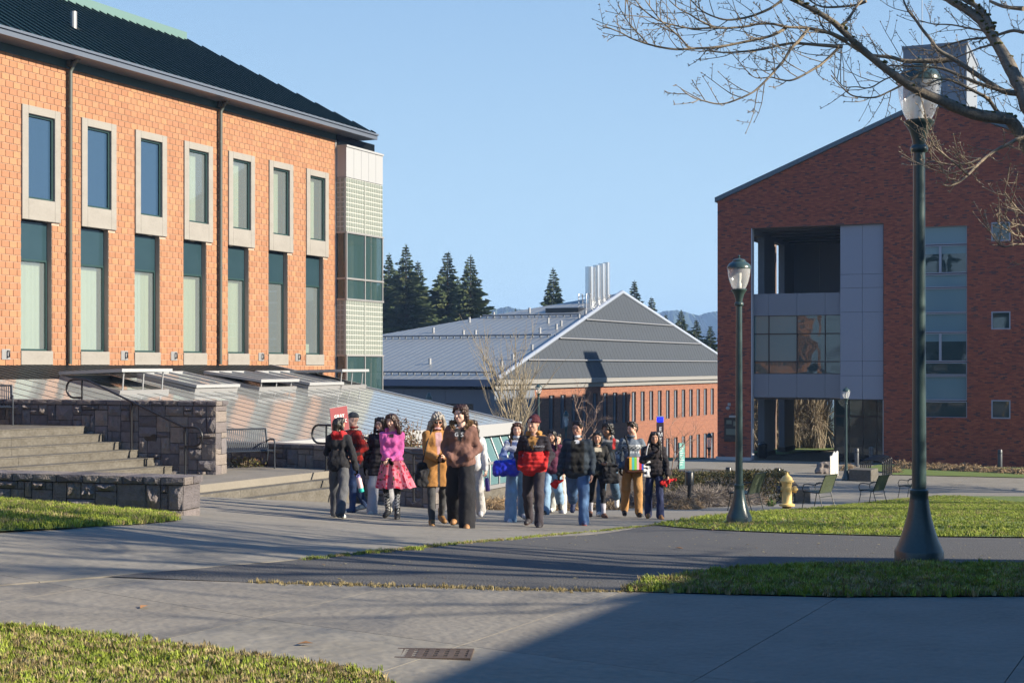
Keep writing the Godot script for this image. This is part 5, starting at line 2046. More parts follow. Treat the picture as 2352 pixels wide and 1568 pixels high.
func hydrant():
	var d := 36.6
	var p := on_ground((1808.0 - CX) / F * d, d)
	var n := thing("fire_hydrant", "yellow fire hydrant with dark side cap at the lawn edge", "hydrant", at(p + Vector3(0, 0.0, 0), 0.0, 0.98))
	var ym := rough_mat([Color(0.60, 0.38, 0.11), Color(0.68, 0.47, 0.16), Color(0.72, 0.52, 0.20)], 1.6, 0.55, {"seed": 85, "fa": 0.02, "fb": 0.2, "world": false})
	var mb := MB.new()
	mb.lathe([[0.12, 0.0], [0.12, 0.07]], 16)
	mk(mb, "foot", rough_mat([Color(0.08, 0.04, 0.02), Color(0.14, 0.07, 0.03)], 3.0, 0.9, {"seed": 86, "world": false}), n)
	mb = MB.new()
	mb.lathe([[0.12, 0.06], [0.20, 0.065], [0.205, 0.085], [0.20, 0.115], [0.15, 0.13], [0.132, 0.15], [0.128, 0.60], [0.138, 0.64], [0.138, 0.70]], 24)
	mk(mb, "barrel", ym, n)
	mb = MB.new()
	mb.lathe([[0.138, 0.69], [0.185, 0.695], [0.185, 0.73], [0.155, 0.745], [0.145, 0.78], [0.115, 0.83], [0.075, 0.86], [0.06, 0.87], [0.055, 0.89], [0.035, 0.90], [0.032, 0.95], [0.0, 0.955]], 24)
	mk(mb, "bonnet", ym, n)
	for s in [-1, 1]:
		mb = MB.new()
		mb.xf = Transform3D(Basis(Vector3(0, 0, 1), -PI * 0.5 * s), Vector3(0, 0.50, 0))
		mb.lathe([[0.062, 0.10], [0.062, 0.17], [0.08, 0.175], [0.08, 0.20], [0.0, 0.205]], 16)
		var nz := mk(mb, "side_outlet", ym, n)
		mb = MB.new()
		mb.xf = Transform3D(Basis(Vector3(0, 0, 1), -PI * 0.5 * s), Vector3(0, 0.50, 0))
		mb.lathe([[0.088, 0.18], [0.088, 0.25], [0.03, 0.255], [0.03, 0.285], [0.0, 0.286]], 12)
		mk(mb, "outlet_cap", plain(Color(0.025, 0.028, 0.035), 0.5) if s < 0 else ym, nz)
	mb = MB.new()
	mb.xf = Transform3D(Basis(Vector3(1, 0, 0), PI * 0.5), Vector3(0, 0.52, 0))
	mb.lathe([[0.07, 0.09], [0.07, 0.15], [0.055, 0.155], [0.05, 0.18], [0.022, 0.185], [0.02, 0.21], [0.0, 0.21]], 14)
	mk(mb, "front_outlet", ym, n)

func drain():
	var c := [G(908, 1507), G(1052, 1510), G(1062, 1500), G(935, 1489)]
	var m: Vector3 = (c[0] + c[1] + c[2] + c[3]) * 0.25
	var n := thing("drain_grate", "rusty iron drain grate set in the near concrete", "drain", Transform3D(Basis(Vector3.UP, -deg_to_rad(3.0)), m))
	var rm := rough_mat([Color(0.045, 0.032, 0.025), Color(0.08, 0.055, 0.042), Color(0.12, 0.085, 0.065)], 4.0, 0.85, {"seed": 88, "world": false})
	var mb := MB.new()
	var w := 0.24
	var h := 0.14
	mb.box(Vector3(-w, -0.03, -h), Vector3(w, 0.006, -h + 0.03))
	mb.box(Vector3(-w, -0.03, h - 0.03), Vector3(w, 0.006, h))
	mb.box(Vector3(-w, -0.03, -h + 0.03), Vector3(-w + 0.025, 0.006, h - 0.03))
	mb.box(Vector3(w - 0.025, -0.03, -h + 0.03), Vector3(w, 0.006, h - 0.03))
	mk(mb, "frame", rm, n)
	for k in 7:
		mb = MB.new()
		var x := lerpf(-w + 0.06, w - 0.06, k / 6.0)
		mb.box(Vector3(x - 0.018, -0.03, -h + 0.03), Vector3(x + 0.018, 0.005, h - 0.03))
		mk(mb, "bar", rm, n)
	for k in 4:
		mb = MB.new()
		var z := lerpf(-h + 0.06, h - 0.06, k / 3.0)
		mb.box(Vector3(-w + 0.025, -0.03, z - 0.010), Vector3(w - 0.025, 0.0045, z + 0.010))
		mk(mb, "bar", rm, n)
	mb = MB.new()
	mb.box(Vector3(-w, 0.0012, -h), Vector3(w, 0.0022, h))
	mk(mb, "pit", plain(Color(0.01, 0.009, 0.008), 0.9), n)

func conifers():
	M.needle = rough_mat([Color(0.55, 0.58, 0.5), Color(0.85, 0.88, 0.8), Color(1, 1, 1)], 0.3, 0.9, {"seed": 91, "vc": true})
	M.bark = rough_mat([Color(0.05, 0.035, 0.025), Color(0.10, 0.075, 0.055)], 0.8, 0.95, {"seed": 92})
	var protos := []
	for k in 4:
		protos.append(conifer_meshes(k))
	# [pixel of the tip, row of the tip, depth, height, kind, width, label]
	var list := [
		[893.0, 582.0, 172.0, 21.0, 0, 1.35, "narrow fir beside the glass stair bay"],
		[932.0, 563.0, 165.0, 22.0, 1, 1.4, "broad tall fir, highest of the row left of the metal roof"],
		[960.0, 600.0, 176.0, 20.0, 0, 1.4, "fir filling in behind the tallest fir"],
		[1028.0, 577.0, 168.0, 22.0, 2, 1.4, "dense pointed fir in the middle of the left row"],
		[1080.0, 586.0, 160.0, 20.0, 3, 1.3, "open-branched fir at the right end of the left row"],
		[1010.0, 628.0, 182.0, 18.0, 0, 1.5, "shorter fir between the two tall pairs"],
		[1052.0, 640.0, 186.0, 18.0, 1, 1.5, "wide fir in the gap behind the dense pointed fir"],
		[908.0, 640.0, 188.0, 18.0, 2, 1.5, "low wide fir between the stair bay and the tallest fir"],
		[1271.0, 616.0, 190.0, 22.0, 3, 1.15, "lone sparse fir above the metal roof left of the flues"],
		[1184.0, 708.0, 230.0, 14.0, 0, 0.8, "tiny fir tip above the metal roof ridge"],
		[1457.0, 644.0, 185.0, 20.0, 0, 1.3, "slim fir just right of the roof peak"],
		[1497.0, 682.0, 190.0, 18.0, 2, 1.35, "fir second from the roof peak on the right"],
		[1530.0, 722.0, 195.0, 16.0, 0, 1.2, "brownish low fir against the roof slope"],
		[1565.0, 713.0, 185.0, 17.0, 1, 1.3, "dark fir below the distant hills"],
		[1600.0, 733.0, 180.0, 16.0, 2, 1.35, "fir between the dark fir and the brick gable"],
		[1632.0, 747.0, 175.0, 15.0, 0, 1.4, "fir touching the edge of the brick gable"],
		[1665.0, 740.0, 180.0, 15.0, 1, 1.1, "fir mostly hidden behind the brick pier"]]
	for q in list:
		var t := W(q[0], q[1], q[2])
		var n := thing("conifer", q[6], "tree", Transform3D(Basis(Vector3.UP, rng.randf() * TAU).scaled(Vector3(q[3] / 20.0 * q[5], q[3] / 20.0, q[3] / 20.0 * q[5])), Vector3(t.x, t.y - q[3], t.z)), "firs behind the buildings")
		node(protos[q[4]][0], "trunk", M.bark, n)
		node(protos[q[4]][1], "crown", M.needle, n)
	rear_firs(protos)

func conifer_meshes(kind: int) -> Array:
	var H := 20.0
	var tr := MB.new()
	tr.tube([Vector3(0, -6, 0), Vector3(0.05, 8, 0), Vector3(0, H - 0.3, 0)], [0.34, 0.22, 0.02], 7)
	var mb := MB.new()
	var levels := 62
	var open: float = [0.55, 0.75, 0.6, 1.1][kind]
	for l in levels:
		var t := l / (levels - 1.0)
		var y := lerpf(1.2, H - 0.25, pow(t, 0.92))
		var rad: float = (0.12 + (H - y) * [0.21, 0.26, 0.235, 0.25][kind]) * rng.randf_range(0.82, 1.12)
		rad = minf(rad, 4.3)
		var sz := clampf(0.22 + (H - y) / 6.0, 0.0, 1.0)
		var nb := int(lerpf(9, 4, t))
		var a0 := rng.randf() * TAU
		for k in nb:
			var a := a0 + TAU * k / nb + rng.randf_range(-0.3, 0.3)
			var len := rad * rng.randf_range(0.6, 1.12)
			var dir := Vector3(cos(a), 0, sin(a))
			var side := Vector3(-dir.z, 0, dir.x)
			var droop := rng.randf_range(0.15, 0.6) * (1.0 - t * 0.5)
			var shade := rng.randf_range(0.7, 1.2)
			var base := Color(0.060, 0.088, 0.036) * shade
			if rng.randf() < 0.25:
				base = Color(0.105, 0.125, 0.042) * shade
			var n := maxi(3, int(len / 0.22))
			for i in n:
				var f := (i + 0.7) / n
				var p := Vector3(0, y, 0) + dir * (len * f) + Vector3(0, -droop * len * f + 0.22 * len * f * f, 0)
				var w := (0.55 * (1.0 - 0.55 * f) + 0.08) * minf(1.0, 0.35 + len * 0.4)
				for m in 4:
					mb.col = base * rng.randf_range(0.75, 1.3)
					mb.col.a = 1.0
					var off := side * rng.randf_range(-w, w) * open * 0.9 + Vector3(0, rng.randf_range(-0.10, 0.06), 0)
					var c := p + off
					var tip := c + dir * rng.randf_range(0.3, 0.62) + side * (off.dot(side) * 0.7) + Vector3(0, rng.randf_range(-0.22, 0.08), 0)
					var q := Vector3(rng.randf_range(-0.1, 0.1), rng.randf_range(-0.05, 0.05), rng.randf_range(-0.1, 0.1)) + side * 0.17
					tip = c + (tip - c) * sz
					mb.tri(c - q * sz, tip, c + q * sz)
					mb.tri(c + Vector3(0, -0.26, 0) * sz, tip, c + Vector3(0, 0.12, 0) * sz)
	# leader
	for k in 12:
		mb.col = Color(0.04, 0.06, 0.03)
		var a := rng.randf() * TAU
		var d := Vector3(cos(a), 0, sin(a))
		var y := H - rng.randf_range(0.0, 0.9)
		mb.tri(Vector3(0, y, 0), Vector3(0, y + 0.3, 0) + d * 0.12, Vector3(0, y - 0.12, 0) + d * 0.05)
	return [amesh(tr), amesh(mb)]

# ---- bare trees
func limb(mb: MB, pts: Array, r0: float, r1: float, sides := 6):
	var rad := []
	for i in pts.size():
		rad.append(lerpf(r0, r1, pow(i / (pts.size() - 1.0), 0.8)) * rng.randf_range(0.93, 1.07))
	mb.tube(pts, rad, sides)

func twig(mb: MB, p: Vector3, dir: Vector3, len: float, r: float, depth: int, bend: Vector3):
	var n := 4
	var pts := [p]
	var d := dir
	for i in n:
		d = (d + bend * 0.22 + Vector3(rng.randf_range(-1, 1), rng.randf_range(-1, 1), rng.randf_range(-1, 1)) * 0.14).normalized()
		pts.append(pts[i] + d * (len / n))
	mb.tube(pts, [r, r * 0.9, r * 0.75, r * 0.65, r * 0.5], 4, false)
	# bud
	var e: Vector3 = pts[n]
	mb.tube([e, e + d * 0.014], [r * 1.5, r * 0.3], 4, false)
	if depth > 0:
		for i in range(1, n):
			if rng.randf() < 0.75:
				var s := d.cross(Vector3(rng.randf_range(-1, 1), rng.randf_range(-1, 1), rng.randf_range(-1, 1))).normalized()
				twig(mb, pts[i], (d * 0.75 + s).normalized(), len * rng.randf_range(0.25, 0.5), r * 0.7, depth - 1, bend)
	else:
		for i in range(1, n + 1):
			var s := d.cross(Vector3(rng.randf_range(-1, 1), rng.randf_range(-1, 1), rng.randf_range(-1, 1))).normalized()
			var q: Vector3 = pts[i]
			mb.tube([q, q + (d * 0.4 + s).normalized() * rng.randf_range(0.012, 0.03)], [r * 0.8, r * 1.0], 3, false)

# twigs along a limb
func dress(mb: MB, pts: Array, step: float, lmin: float, lmax: float, r: float, bend: Vector3, depth := 1):
	var acc := rng.randf() * step
	for i in pts.size() - 1:
		var a: Vector3 = pts[i]
		var b: Vector3 = pts[i + 1]
		var L := a.distance_to(b)
		var d := (b - a) / maxf(L, 0.0001)
		while acc < L:
			var s := d.cross(Vector3(rng.randf_range(-1, 1), rng.randf_range(-1, 1), rng.randf_range(-1, 1))).normalized()
			s = (s + Vector3(0, 0.35, 0)).normalized()
			twig(mb, a + d * acc, (d * 0.8 + s * 0.9).normalized(), rng.randf_range(lmin, lmax), r, depth if rng.randf() < 0.6 else 0, bend)
			acc += step * rng.randf_range(0.6, 1.5)
		acc -= L

func smooth_path(pts: Array) -> Array:
	var out := []
	for i in pts.size() - 1:
		var a: Vector3 = pts[maxi(i - 1, 0)]
		var b: Vector3 = pts[i]
		var c: Vector3 = pts[i + 1]
		var d: Vector3 = pts[mini(i + 2, pts.size() - 1)]
		for k in 3:
			out.append(b.cubic_interpolate(c, a, d, k / 3.0))
	out.append(pts[pts.size() - 1])
	return out

func near_tree():
	M.twig_bark = rough_mat([Color(0.111, 0.0845, 0.0585), Color(0.221, 0.176, 0.124), Color(0.338, 0.286, 0.215)], 3.0, 0.9, {"seed": 95, "fa": 0.02, "fb": 0.12, "bump": 0.8, "bfreq": 0.1})
	M.limb_bark = rough_mat([Color(0.06, 0.0504, 0.0384), Color(0.144, 0.12, 0.0936), Color(0.264, 0.228, 0.18), Color(0.336, 0.336, 0.252)], 4.0, 0.95, {"seed": 96, "fa": 0.03, "fb": 0.15, "bump": 1.2, "bfreq": 0.1})
	var root := on_ground(4.75, 10.6)
	var n := thing("bare_tree", "leafless tree with mossy limbs and budding twigs reaching in at top right", "tree", at(root))
	var fork := Vector3(4.55, 2.9, -10.55) - root
	var mb := MB.new()
	mb.tube([Vector3(0, -0.2, 0), Vector3(0.0, 0.3, 0), Vector3(-0.06, 1.4, 0.02), fork, fork + Vector3(0.05, 1.2, 0.1)], [0.24, 0.19, 0.16, 0.15, 0.10], 12)
	mk(mb, "trunk", M.limb_bark, n)
	var A := func(x: float, y: float, d: float) -> Vector3: return W(1837.5 + 0.21875 * x, 0.21875 * y, d) - root
	var B := func(x: float, y: float, d: float) -> Vector3: return W(1359.75 + 0.21875 * x, 0.21875 * y, d) - root
	var C := func(x: float, y: float, d: float) -> Vector3: return W(2021.25 + 0.24609 * x, 257.25 + 0.24609 * y, d) - root
	var run := func(f: Callable, xy: Array, d0: float, d1: float) -> Array:
		var o := []
		for i in xy.size():
			o.append(f.call(xy[i][0], xy[i][1], lerpf(d0, d1, i / (xy.size() - 1.0))))
		return o
	var limbs := []
	var lb: Array = run.call(A, [[2700, 1950], [2350, 1450], [2220, 1270], [2140, 1240], [1900, 1210], [1700, 1150], [1500, 1060], [1330, 990], [1160, 900], [1000, 790], [850, 680], [600, 470], [450, 320], [340, 220], [160, 110], [0, 30], [-200, -60]], 10.5, 10.0)
	limbs.append([[fork] + lb, 0.06, 0.013, 1])
	limbs.append([run.call(A, [[500, 430], [380, 370], [260, 330], [60, 290], [-10, 290]], 10.1, 10.0) + run.call(B, [[2200, 290], [2040, 280], [1900, 250], [1750, 250], [1600, 280], [1400, 295], [1300, 290], [1080, 300], [960, 285], [850, 260], [740, 230], [640, 180], [520, 80], [460, 0]], 10.0, 9.7), 0.015, 0.004, 0])
	limbs.append([run.call(B, [[2040, 290], [1960, 340], [1850, 385], [1600, 440], [1400, 480], [1240, 500], [1040, 510], [900, 518], [780, 505], [680, 485], [580, 460], [460, 420], [390, 390], [300, 340], [200, 300], [110, 262]], 10.0, 9.6), 0.013, 0.0035, 0])
	limbs.append([[A.call(450, 490, 10.1)] + run.call(B, [[2340, 468], [2080, 455], [1800, 515], [1540, 545], [1340, 548], [1230, 520]], 10.1, 10.2), 0.014, 0.004, 0])
	limbs.append([[A.call(430, 470, 10.1), A.call(380, 530, 10.1), A.call(220, 680, 10.05)] + run.call(B, [[2352, 710], [2200, 800], [2080, 845], [1960, 830], [1880, 810], [1740, 820], [1640, 770]], 10.0, 9.8), 0.012, 0.003, 0])
	limbs.append([run.call(B, [[2270, 300], [2180, 420], [2090, 510], [2020, 630], [1940, 720], [1880, 790], [1750, 920], [1650, 990], [1440, 1075], [1320, 1090], [1200, 1065], [1080, 1030], [980, 970], [930, 920]], 10.0, 9.5), 0.012, 0.003, 0])
	limbs.append([run.call(B, [[2000, 0], [1870, 90], [1700, 160], [1560, 195], [1420, 208], [1300, 180], [1160, 115], [1040, 0]], 10.0, 9.9), 0.012, 0.004, 0])
	limbs.append([run.call(B, [[1300, 290], [1140, 220], [1030, 150], [920, 95], [810, 0]], 9.9, 9.8), 0.008, 0.003, 0])
	limbs.append([run.call(B, [[1020, 500], [900, 370], [740, 230], [640, 110], [560, 0]], 9.8, 9.7), 0.007, 0.003, 0])
	limbs.append([run.call(B, [[580, 450], [450, 310], [380, 230], [300, 100], [270, 50]], 9.7, 9.6), 0.005, 0.002, 0])
	var lc: Array = run.call(A, [[2352, 1020], [2150, 960], [1980, 860], [1800, 740], [1620, 620], [1450, 520], [1380, 420], [1290, 310], [1220, 210], [1140, 110], [1090, 0]], 10.6, 10.9)
	limbs.append([[fork, A.call(2600, 1400, 10.6)] + lc, 0.03, 0.007, 0])
	limbs.append([run.call(A, [[1620, 620], [1430, 640], [1270, 640], [1100, 640], [960, 600], [760, 580], [640, 540], [480, 440], [400, 400], [250, 300], [190, 140]], 10.8, 11.0), 0.022, 0.006, 0])
	limbs.append([run.call(A, [[2150, 960], [1900, 880], [1700, 800], [1500, 720], [1300, 700], [1100, 690], [940, 690]], 10.6, 10.7), 0.016, 0.006, 0])
	limbs.append([run.call(A, [[1330, 720], [1180, 830], [1060, 900], [940, 960], [800, 1020], [640, 1020], [530, 990], [420, 890], [330, 790]], 10.7, 10.6), 0.011, 0.004, 0])
	limbs.append([run.call(A, [[1220, 720], [1050, 780], [900, 830], [740, 920], [600, 910], [450, 900], [330, 735]], 10.8, 10.9), 0.008, 0.003, 0])
	var ld: Array = run.call(A, [[2500, 1250], [2352, 970], [2260, 800], [2180, 640], [2100, 500], [2020, 380], [1940, 260], [1850, 170], [1720, 80], [1580, 0], [1450, -90]], 10.5, 11.3)
	limbs.append([[fork] + ld, 0.065, 0.026, 1])
	limbs.append([run.call(A, [[2020, 300], [1960, 180], [1880, 80], [1740, 0], [1600, -90]], 10.9, 11.2), 0.028, 0.016, 1])
	limbs.append([run.call(A, [[2352, 340], [2250, 320], [2130, 350], [2000, 390], [1800, 410], [1660, 440], [1500, 490], [1380, 580]], 11.4, 11.8), 0.016, 0.005, 0])
	limbs.append([run.call(A, [[2060, 460], [1900, 500], [1750, 560], [1600, 620]], 10.9, 11.3), 0.010, 0.004, 0])
	limbs.append([run.call(A, [[1980, 330], [1800, 300], [1600, 260], [1400, 250], [1250, 210]], 11.0, 11.5), 0.010, 0.004, 0])
	limbs.append([run.call(A, [[2352, 90], [2150, 70], [2000, 10]], 11.2, 11.5), 0.02, 0.012, 0])
	limbs.append([run.call(A, [[2140, 1240], [2060, 1150], [1980, 1040], [1860, 970], [1700, 890], [1560, 830], [1450, 840], [1340, 880], [1280, 850]], 10.5, 10.2), 0.018, 0.004, 0])
	limbs.append([run.call(A, [[700, 10], [600, 50], [430, 70], [230, 70], [100, 0]], 10.4, 10.6), 0.012, 0.006, 0])
	limbs.append([run.call(A, [[430, 290], [530, 170], [600, 60], [660, 0]], 10.1, 10.3), 0.012, 0.008, 0])
	limbs.append([[fork] + run.call(C, [[1800, 150], [1344, 235], [1200, 300], [1080, 360], [960, 450], [880, 530], [820, 590], [740, 655], [640, 690], [590, 675]], 10.3, 9.6), 0.019, 0.005, 0])
	limbs.append([run.call(C, [[830, 590], [730, 500], [640, 430], [560, 360], [500, 300], [455, 160], [425, 40]], 9.7, 9.5), 0.008, 0.003, 0])
	limbs.append([run.call(C, [[940, 430], [820, 480], [680, 490], [560, 470], [440, 425]], 9.8, 9.7), 0.008, 0.003, 0])
	limbs.append([run.call(C, [[900, 500], [780, 540], [650, 575], [580, 565]], 9.8, 9.7), 0.006, 0.003, 0])
	limbs.append([run.call(C, [[1900, 1400], [1344, 1235], [1160, 1260], [1080, 1190], [1030, 1110]], 9.8, 9.5), 0.008, 0.003, 0])
	limbs.append([run.call(C, [[1900, 1250], [1344, 1165], [1240, 1130], [1130, 1060], [1110, 1030]], 9.8, 9.6), 0.007, 0.003, 0])
	limbs.append([run.call(C, [[1800, 1200], [1344, 1060], [1240, 1040], [1190, 990], [1165, 940]], 9.8, 9.6), 0.007, 0.003, 0])
	limbs.append([run.call(C, [[1700, 1150], [1344, 950], [1230, 830], [1160, 735]], 9.8, 9.6), 0.007, 0.003, 0])
	# limbs out of the frame, upward and to the right
	for k in 9:
		var a := TAU * k / 9.0
		var d := Vector3(cos(a) * 0.7, 0.9, sin(a) * 0.5)
		var p := fork + Vector3(0, rng.randf_range(0.2, 1.0), 0)
		if d.x < -0.2:
			p += Vector3(0.3, 1.6, 0)
			d.y = 1.6
		var pts := [p]
		for i in 7:
			d = (d + Vector3(rng.randf_range(-0.25, 0.25), rng.randf_range(-0.05, 0.2), rng.randf_range(-0.25, 0.25))).normalized()
			pts.append(pts[i] + d * 0.6)
		limbs.append([pts, 0.06, 0.01, 0])
	var tw := MB.new()
	var moss := MB.new()
	for L in limbs:
		var pts := smooth_path(L[0])
		mb = MB.new()
		limb(mb, pts, L[1], L[2], 8 if L[1] > 0.025 else 6)
		mk(mb, "limb", M.limb_bark if L[1] > 0.025 else M.twig_bark, n)
		dress(tw, pts, 0.068 if L[1] < 0.03 else 0.12, 0.09, 0.36, 0.0036, Vector3(-0.15, 0.5, 0), 1)
		if L[3] == 1:
			for i in pts.size():
				for q in 3:
					if rng.randf() < 0.5:
						var r := lerpf(L[1], L[2], float(i) / pts.size())
						moss.ball(pts[i] + Vector3(rng.randf_range(-0.03, 0.03), r * 0.6, rng.randf_range(-0.02, 0.03)), Vector3(rng.randf_range(0.012, 0.03), rng.randf_range(0.008, 0.018), rng.randf_range(0.012, 0.025)), 3)
	var o := mk(tw, "twigs", M.twig_bark, n)
	o.set_meta("kind", "stuff")
	o = mk(moss, "moss", rough_mat([Color(0.05, 0.05, 0.012), Color(0.12, 0.11, 0.02)], 12.0, 0.95, {"seed": 97, "bump": 1.0}), n)
	o.set_meta("kind", "stuff")

func grow(mb: MB, tw: MB, p: Vector3, dir: Vector3, len: float, r: float, level: int, spread: float, lift: float):
	var n := 4
	var pts := [p]
	var d := dir
	for i in n:
		d = (d + Vector3(rng.randf_range(-1, 1), rng.randf_range(-1, 1), rng.randf_range(-1, 1)) * 0.13 + Vector3(0, lift, 0)).normalized()
		pts.append(pts[i] + d * (len / n))
	(mb if level > 1 else tw).tube(pts, [r, r * 0.88, r * 0.78, r * 0.68, r * 0.55], 6 if level > 1 else 4, false)
	if level == 0:
		return
	var kids := 3 + (rng.randi() % 3)
	for k in kids:
		var i := rng.randi_range(1, n)
		var s := d.cross(Vector3(rng.randf_range(-1, 1), rng.randf_range(-1, 1), rng.randf_range(-1, 1))).normalized()
		grow(mb, tw, pts[i], (d + s * spread).normalized(), len * rng.randf_range(0.5, 0.78), r * 0.55, level - 1, spread, lift)

func bare_tree(called: String, label: String, p: Vector3, stems: int, h: float, r: float, level: int, spread: float, lift: float, mat: Material, lean := 0.25, clear := 0.0):
	var n := thing(called, label, "tree", at(p))
	var mb := MB.new()
	var tw := MB.new()
	for s in stems:
		var a := TAU * s / stems + rng.randf()
		var d := Vector3(cos(a) * lean, 1, sin(a) * lean).normalized() if stems > 1 else Vector3(0.02, 1, 0)
		var b := Vector3(cos(a), 0, sin(a)) * (0.08 if stems > 1 else 0.0)
		if clear > 0.0:
			mb.tube([Vector3(0, -0.2, 0), Vector3(0, clear, 0)], [r * 1.3, r], 8)
			b = Vector3(0, clear, 0)
			for k in 5:
				var q := TAU * k / 5.0 + rng.randf()
				grow(mb, tw, b, Vector3(cos(q) * 0.7, 1, sin(q) * 0.7).normalized(), h * 0.4, r * 0.6, level, spread, lift)
		grow(mb, tw, b, d, h * 0.45, r, level, spread, lift)
	mk(mb, "trunk", mat, n)
	var o := mk(tw, "crown", mat, n)
	o.set_meta("kind", "stuff")
	return n

func bare_trees():
	var pale := rough_mat([Color(0.20, 0.165, 0.11), Color(0.33, 0.28, 0.20)], 2.0, 0.9, {"seed": 101})
	var redd := rough_mat([Color(0.16, 0.10, 0.075), Color(0.27, 0.19, 0.15)], 2.0, 0.9, {"seed": 102})
	var birch := rough_mat([Color(0.30, 0.27, 0.23), Color(0.50, 0.46, 0.40)], 2.0, 0.9, {"seed": 103})
	var p := on_ground((1193.0 - CX) / F * 58.0, 58.0)
	bare_tree("multi_stem_tree", "leafless multi-stemmed tree with upright pale branches before the far building", p, 5, 6.8, 0.05, 3, 0.38, 0.10, pale, 0.15)
	p = on_ground((1340.0 - CX) / F * 70.0, 70.0)
	bare_tree("small_bare_tree", "small leafless tree with pinkish twigs before the shaded slot windows", p, 1, 4.4, 0.06, 4, 0.75, 0.02, redd)
	p = on_ground((1535.0 - CX) / F * 54.0, 54.0)
	bare_tree("small_bare_tree", "thin leafless sapling beside the emergency call pole", p, 1, 3.4, 0.03, 3, 0.8, 0.0, redd)
	var px := [1741.0, 1746.0, 1790.0, 1835.0, 1775.0, 1812.0]
	var lab := ["white-stemmed bare tree seen through the first porch gap", "bare shrub beside the white-stemmed tree in the first porch gap", "dense bare shrub seen through the second porch gap", "bare shrub seen through the third porch gap", "bare shrub behind the first porch fin", "bare shrub behind the second porch fin"]
	for i in 6:
		var d: float = 97.0 + 2.5 * i
		p = on_ground((px[i] - CX) / F * d, d)
		bare_tree("bare_shrub", lab[i], p, 6 if i else 3, 5.5, 0.05, 3, 0.5, 0.05, birch if i == 0 else pale, 0.3)
	# trees standing right of the frame whose shadows cross the paving
	bare_tree("bare_tree", "leafless street tree right of the frame shading the walkway", on_ground(18.5, 30.5), 1, 7.5, 0.14, 4, 0.6, 0.05, pale, 0.2, 2.2)
	bare_tree("bare_tree", "leafless street tree right of the frame shading the garden chairs", on_ground(21.5, 41.0), 1, 8.0, 0.14, 4, 0.6, 0.05, pale, 0.2, 2.2)
	bare_tree("bare_tree", "leafless street tree right of the frame shading the forecourt", on_ground(26.5, 52.0), 1, 9.0, 0.15, 4, 0.6, 0.05, pale, 0.2, 2.2)
	bare_tree("bare_tree", "leafless street tree right of the frame shading the asphalt", on_ground(13.8, 19.0), 1, 8.0, 0.08, 3, 0.6, 0.05, pale, 0.2, 2.2)
	bare_tree("bare_tree", "leafless street tree right of the frame shading the near asphalt", on_ground(10.6, 8.9), 1, 9.5, 0.11, 4, 0.7, 0.04, pale, 0.2, 3.2)

# firs on the slope behind the camera, mirrored by the glass of the brick gable
func rear_firs(protos: Array):
	for i in 14:
		var x := -48.0 + 6.5 * i + rng.randf_range(-1.5, 1.5)
		var z := 38.0 + (i % 3) * 7.0
		if x > 2.0:
			continue
		var h := rng.randf_range(16.0, 24.0)
		var n := thing("conifer", "fir in the row behind the photographer, seen only in window reflections", "tree", Transform3D(Basis(Vector3.UP, i * 1.7).scaled(Vector3(h / 18.0, h / 20.0, h / 18.0)), Vector3(x, -1.0, z)), "firs behind the photographer")
		node(protos[i % 4][0], "trunk", M.bark, n)
		node(protos[i % 4][1], "crown", M.needle, n)

# leafy shrub: leaf faces through an uneven volume; box >0 makes a clipped hedge
func leaf_shrub(called: String, label: String, category: String, p: Vector3, size: Vector3, count: int, leaf: float, cols: Array, turn := 0.0, hedge := false, parts := true):
	var n := thing(called, label, category, at(p, turn))
	var mb := MB.new()
	var fn := FastNoiseLite.new()
	fn.seed = rng.randi() % 1000
	fn.frequency = 0.9
	for i in count:
		var q: Vector3
		if hedge:
			q = Vector3(rng.randf_range(-1, 1), rng.randf_range(0.05, 1), rng.randf_range(-1, 1))
			var f := rng.randi() % 4
			if f == 0: q.z = rng.randf_range(0.8, 1.0)
			elif f == 1: q.y = rng.randf_range(0.82, 1.0)
			elif f == 2: q.x = signf(q.x) * rng.randf_range(0.93, 1.0)
			q *= Vector3(1.0, 1.0 + 0.16 * fn.get_noise_3d(q.x * 3, 0, q.z * 3), 1.0 + 0.2 * fn.get_noise_3d(q.x * 4, q.y * 2, 9))
		else:
			var d := Vector3(rng.randfn(), rng.randfn(), rng.randfn()).normalized()
			var r := pow(rng.randf(), 0.45) * (0.85 + 0.5 * fn.get_noise_3d(d.x * 2, d.y * 2, d.z * 2))
			q = d * r
			q.y = absf(q.y) * 0.9 + 0.1 * rng.randf()
		var c := q * size
		var a := Vector3(rng.randfn(), rng.randfn(), rng.randfn()).normalized()
		var b := a.cross(Vector3(rng.randfn(), rng.randfn(), rng.randfn())).normalized()
		mb.col = cols[rng.randi() % cols.size()] * rng.randf_range(0.65, 1.25)
		mb.col.a = 1.0
		var l := leaf * rng.randf_range(0.6, 1.3)
		mb.quad(c - a * l, c + b * l * 0.45, c + a * l, c - b * l * 0.45)
	mk(mb, "foliage", M.leaf, n)
	mb = MB.new()
	for i in 14:
		var e := Vector3(rng.randf_range(-0.8, 0.8), rng.randf_range(0.5, 0.95), rng.randf_range(-0.8, 0.8)) * size
		mb.tube([Vector3(e.x * 0.3, -0.05, e.z * 0.3), e * Vector3(0.7, 0.5, 0.7), e], [0.012, 0.008, 0.004], 4, false)
	mk(mb, "stems", M.twig_bark, n)

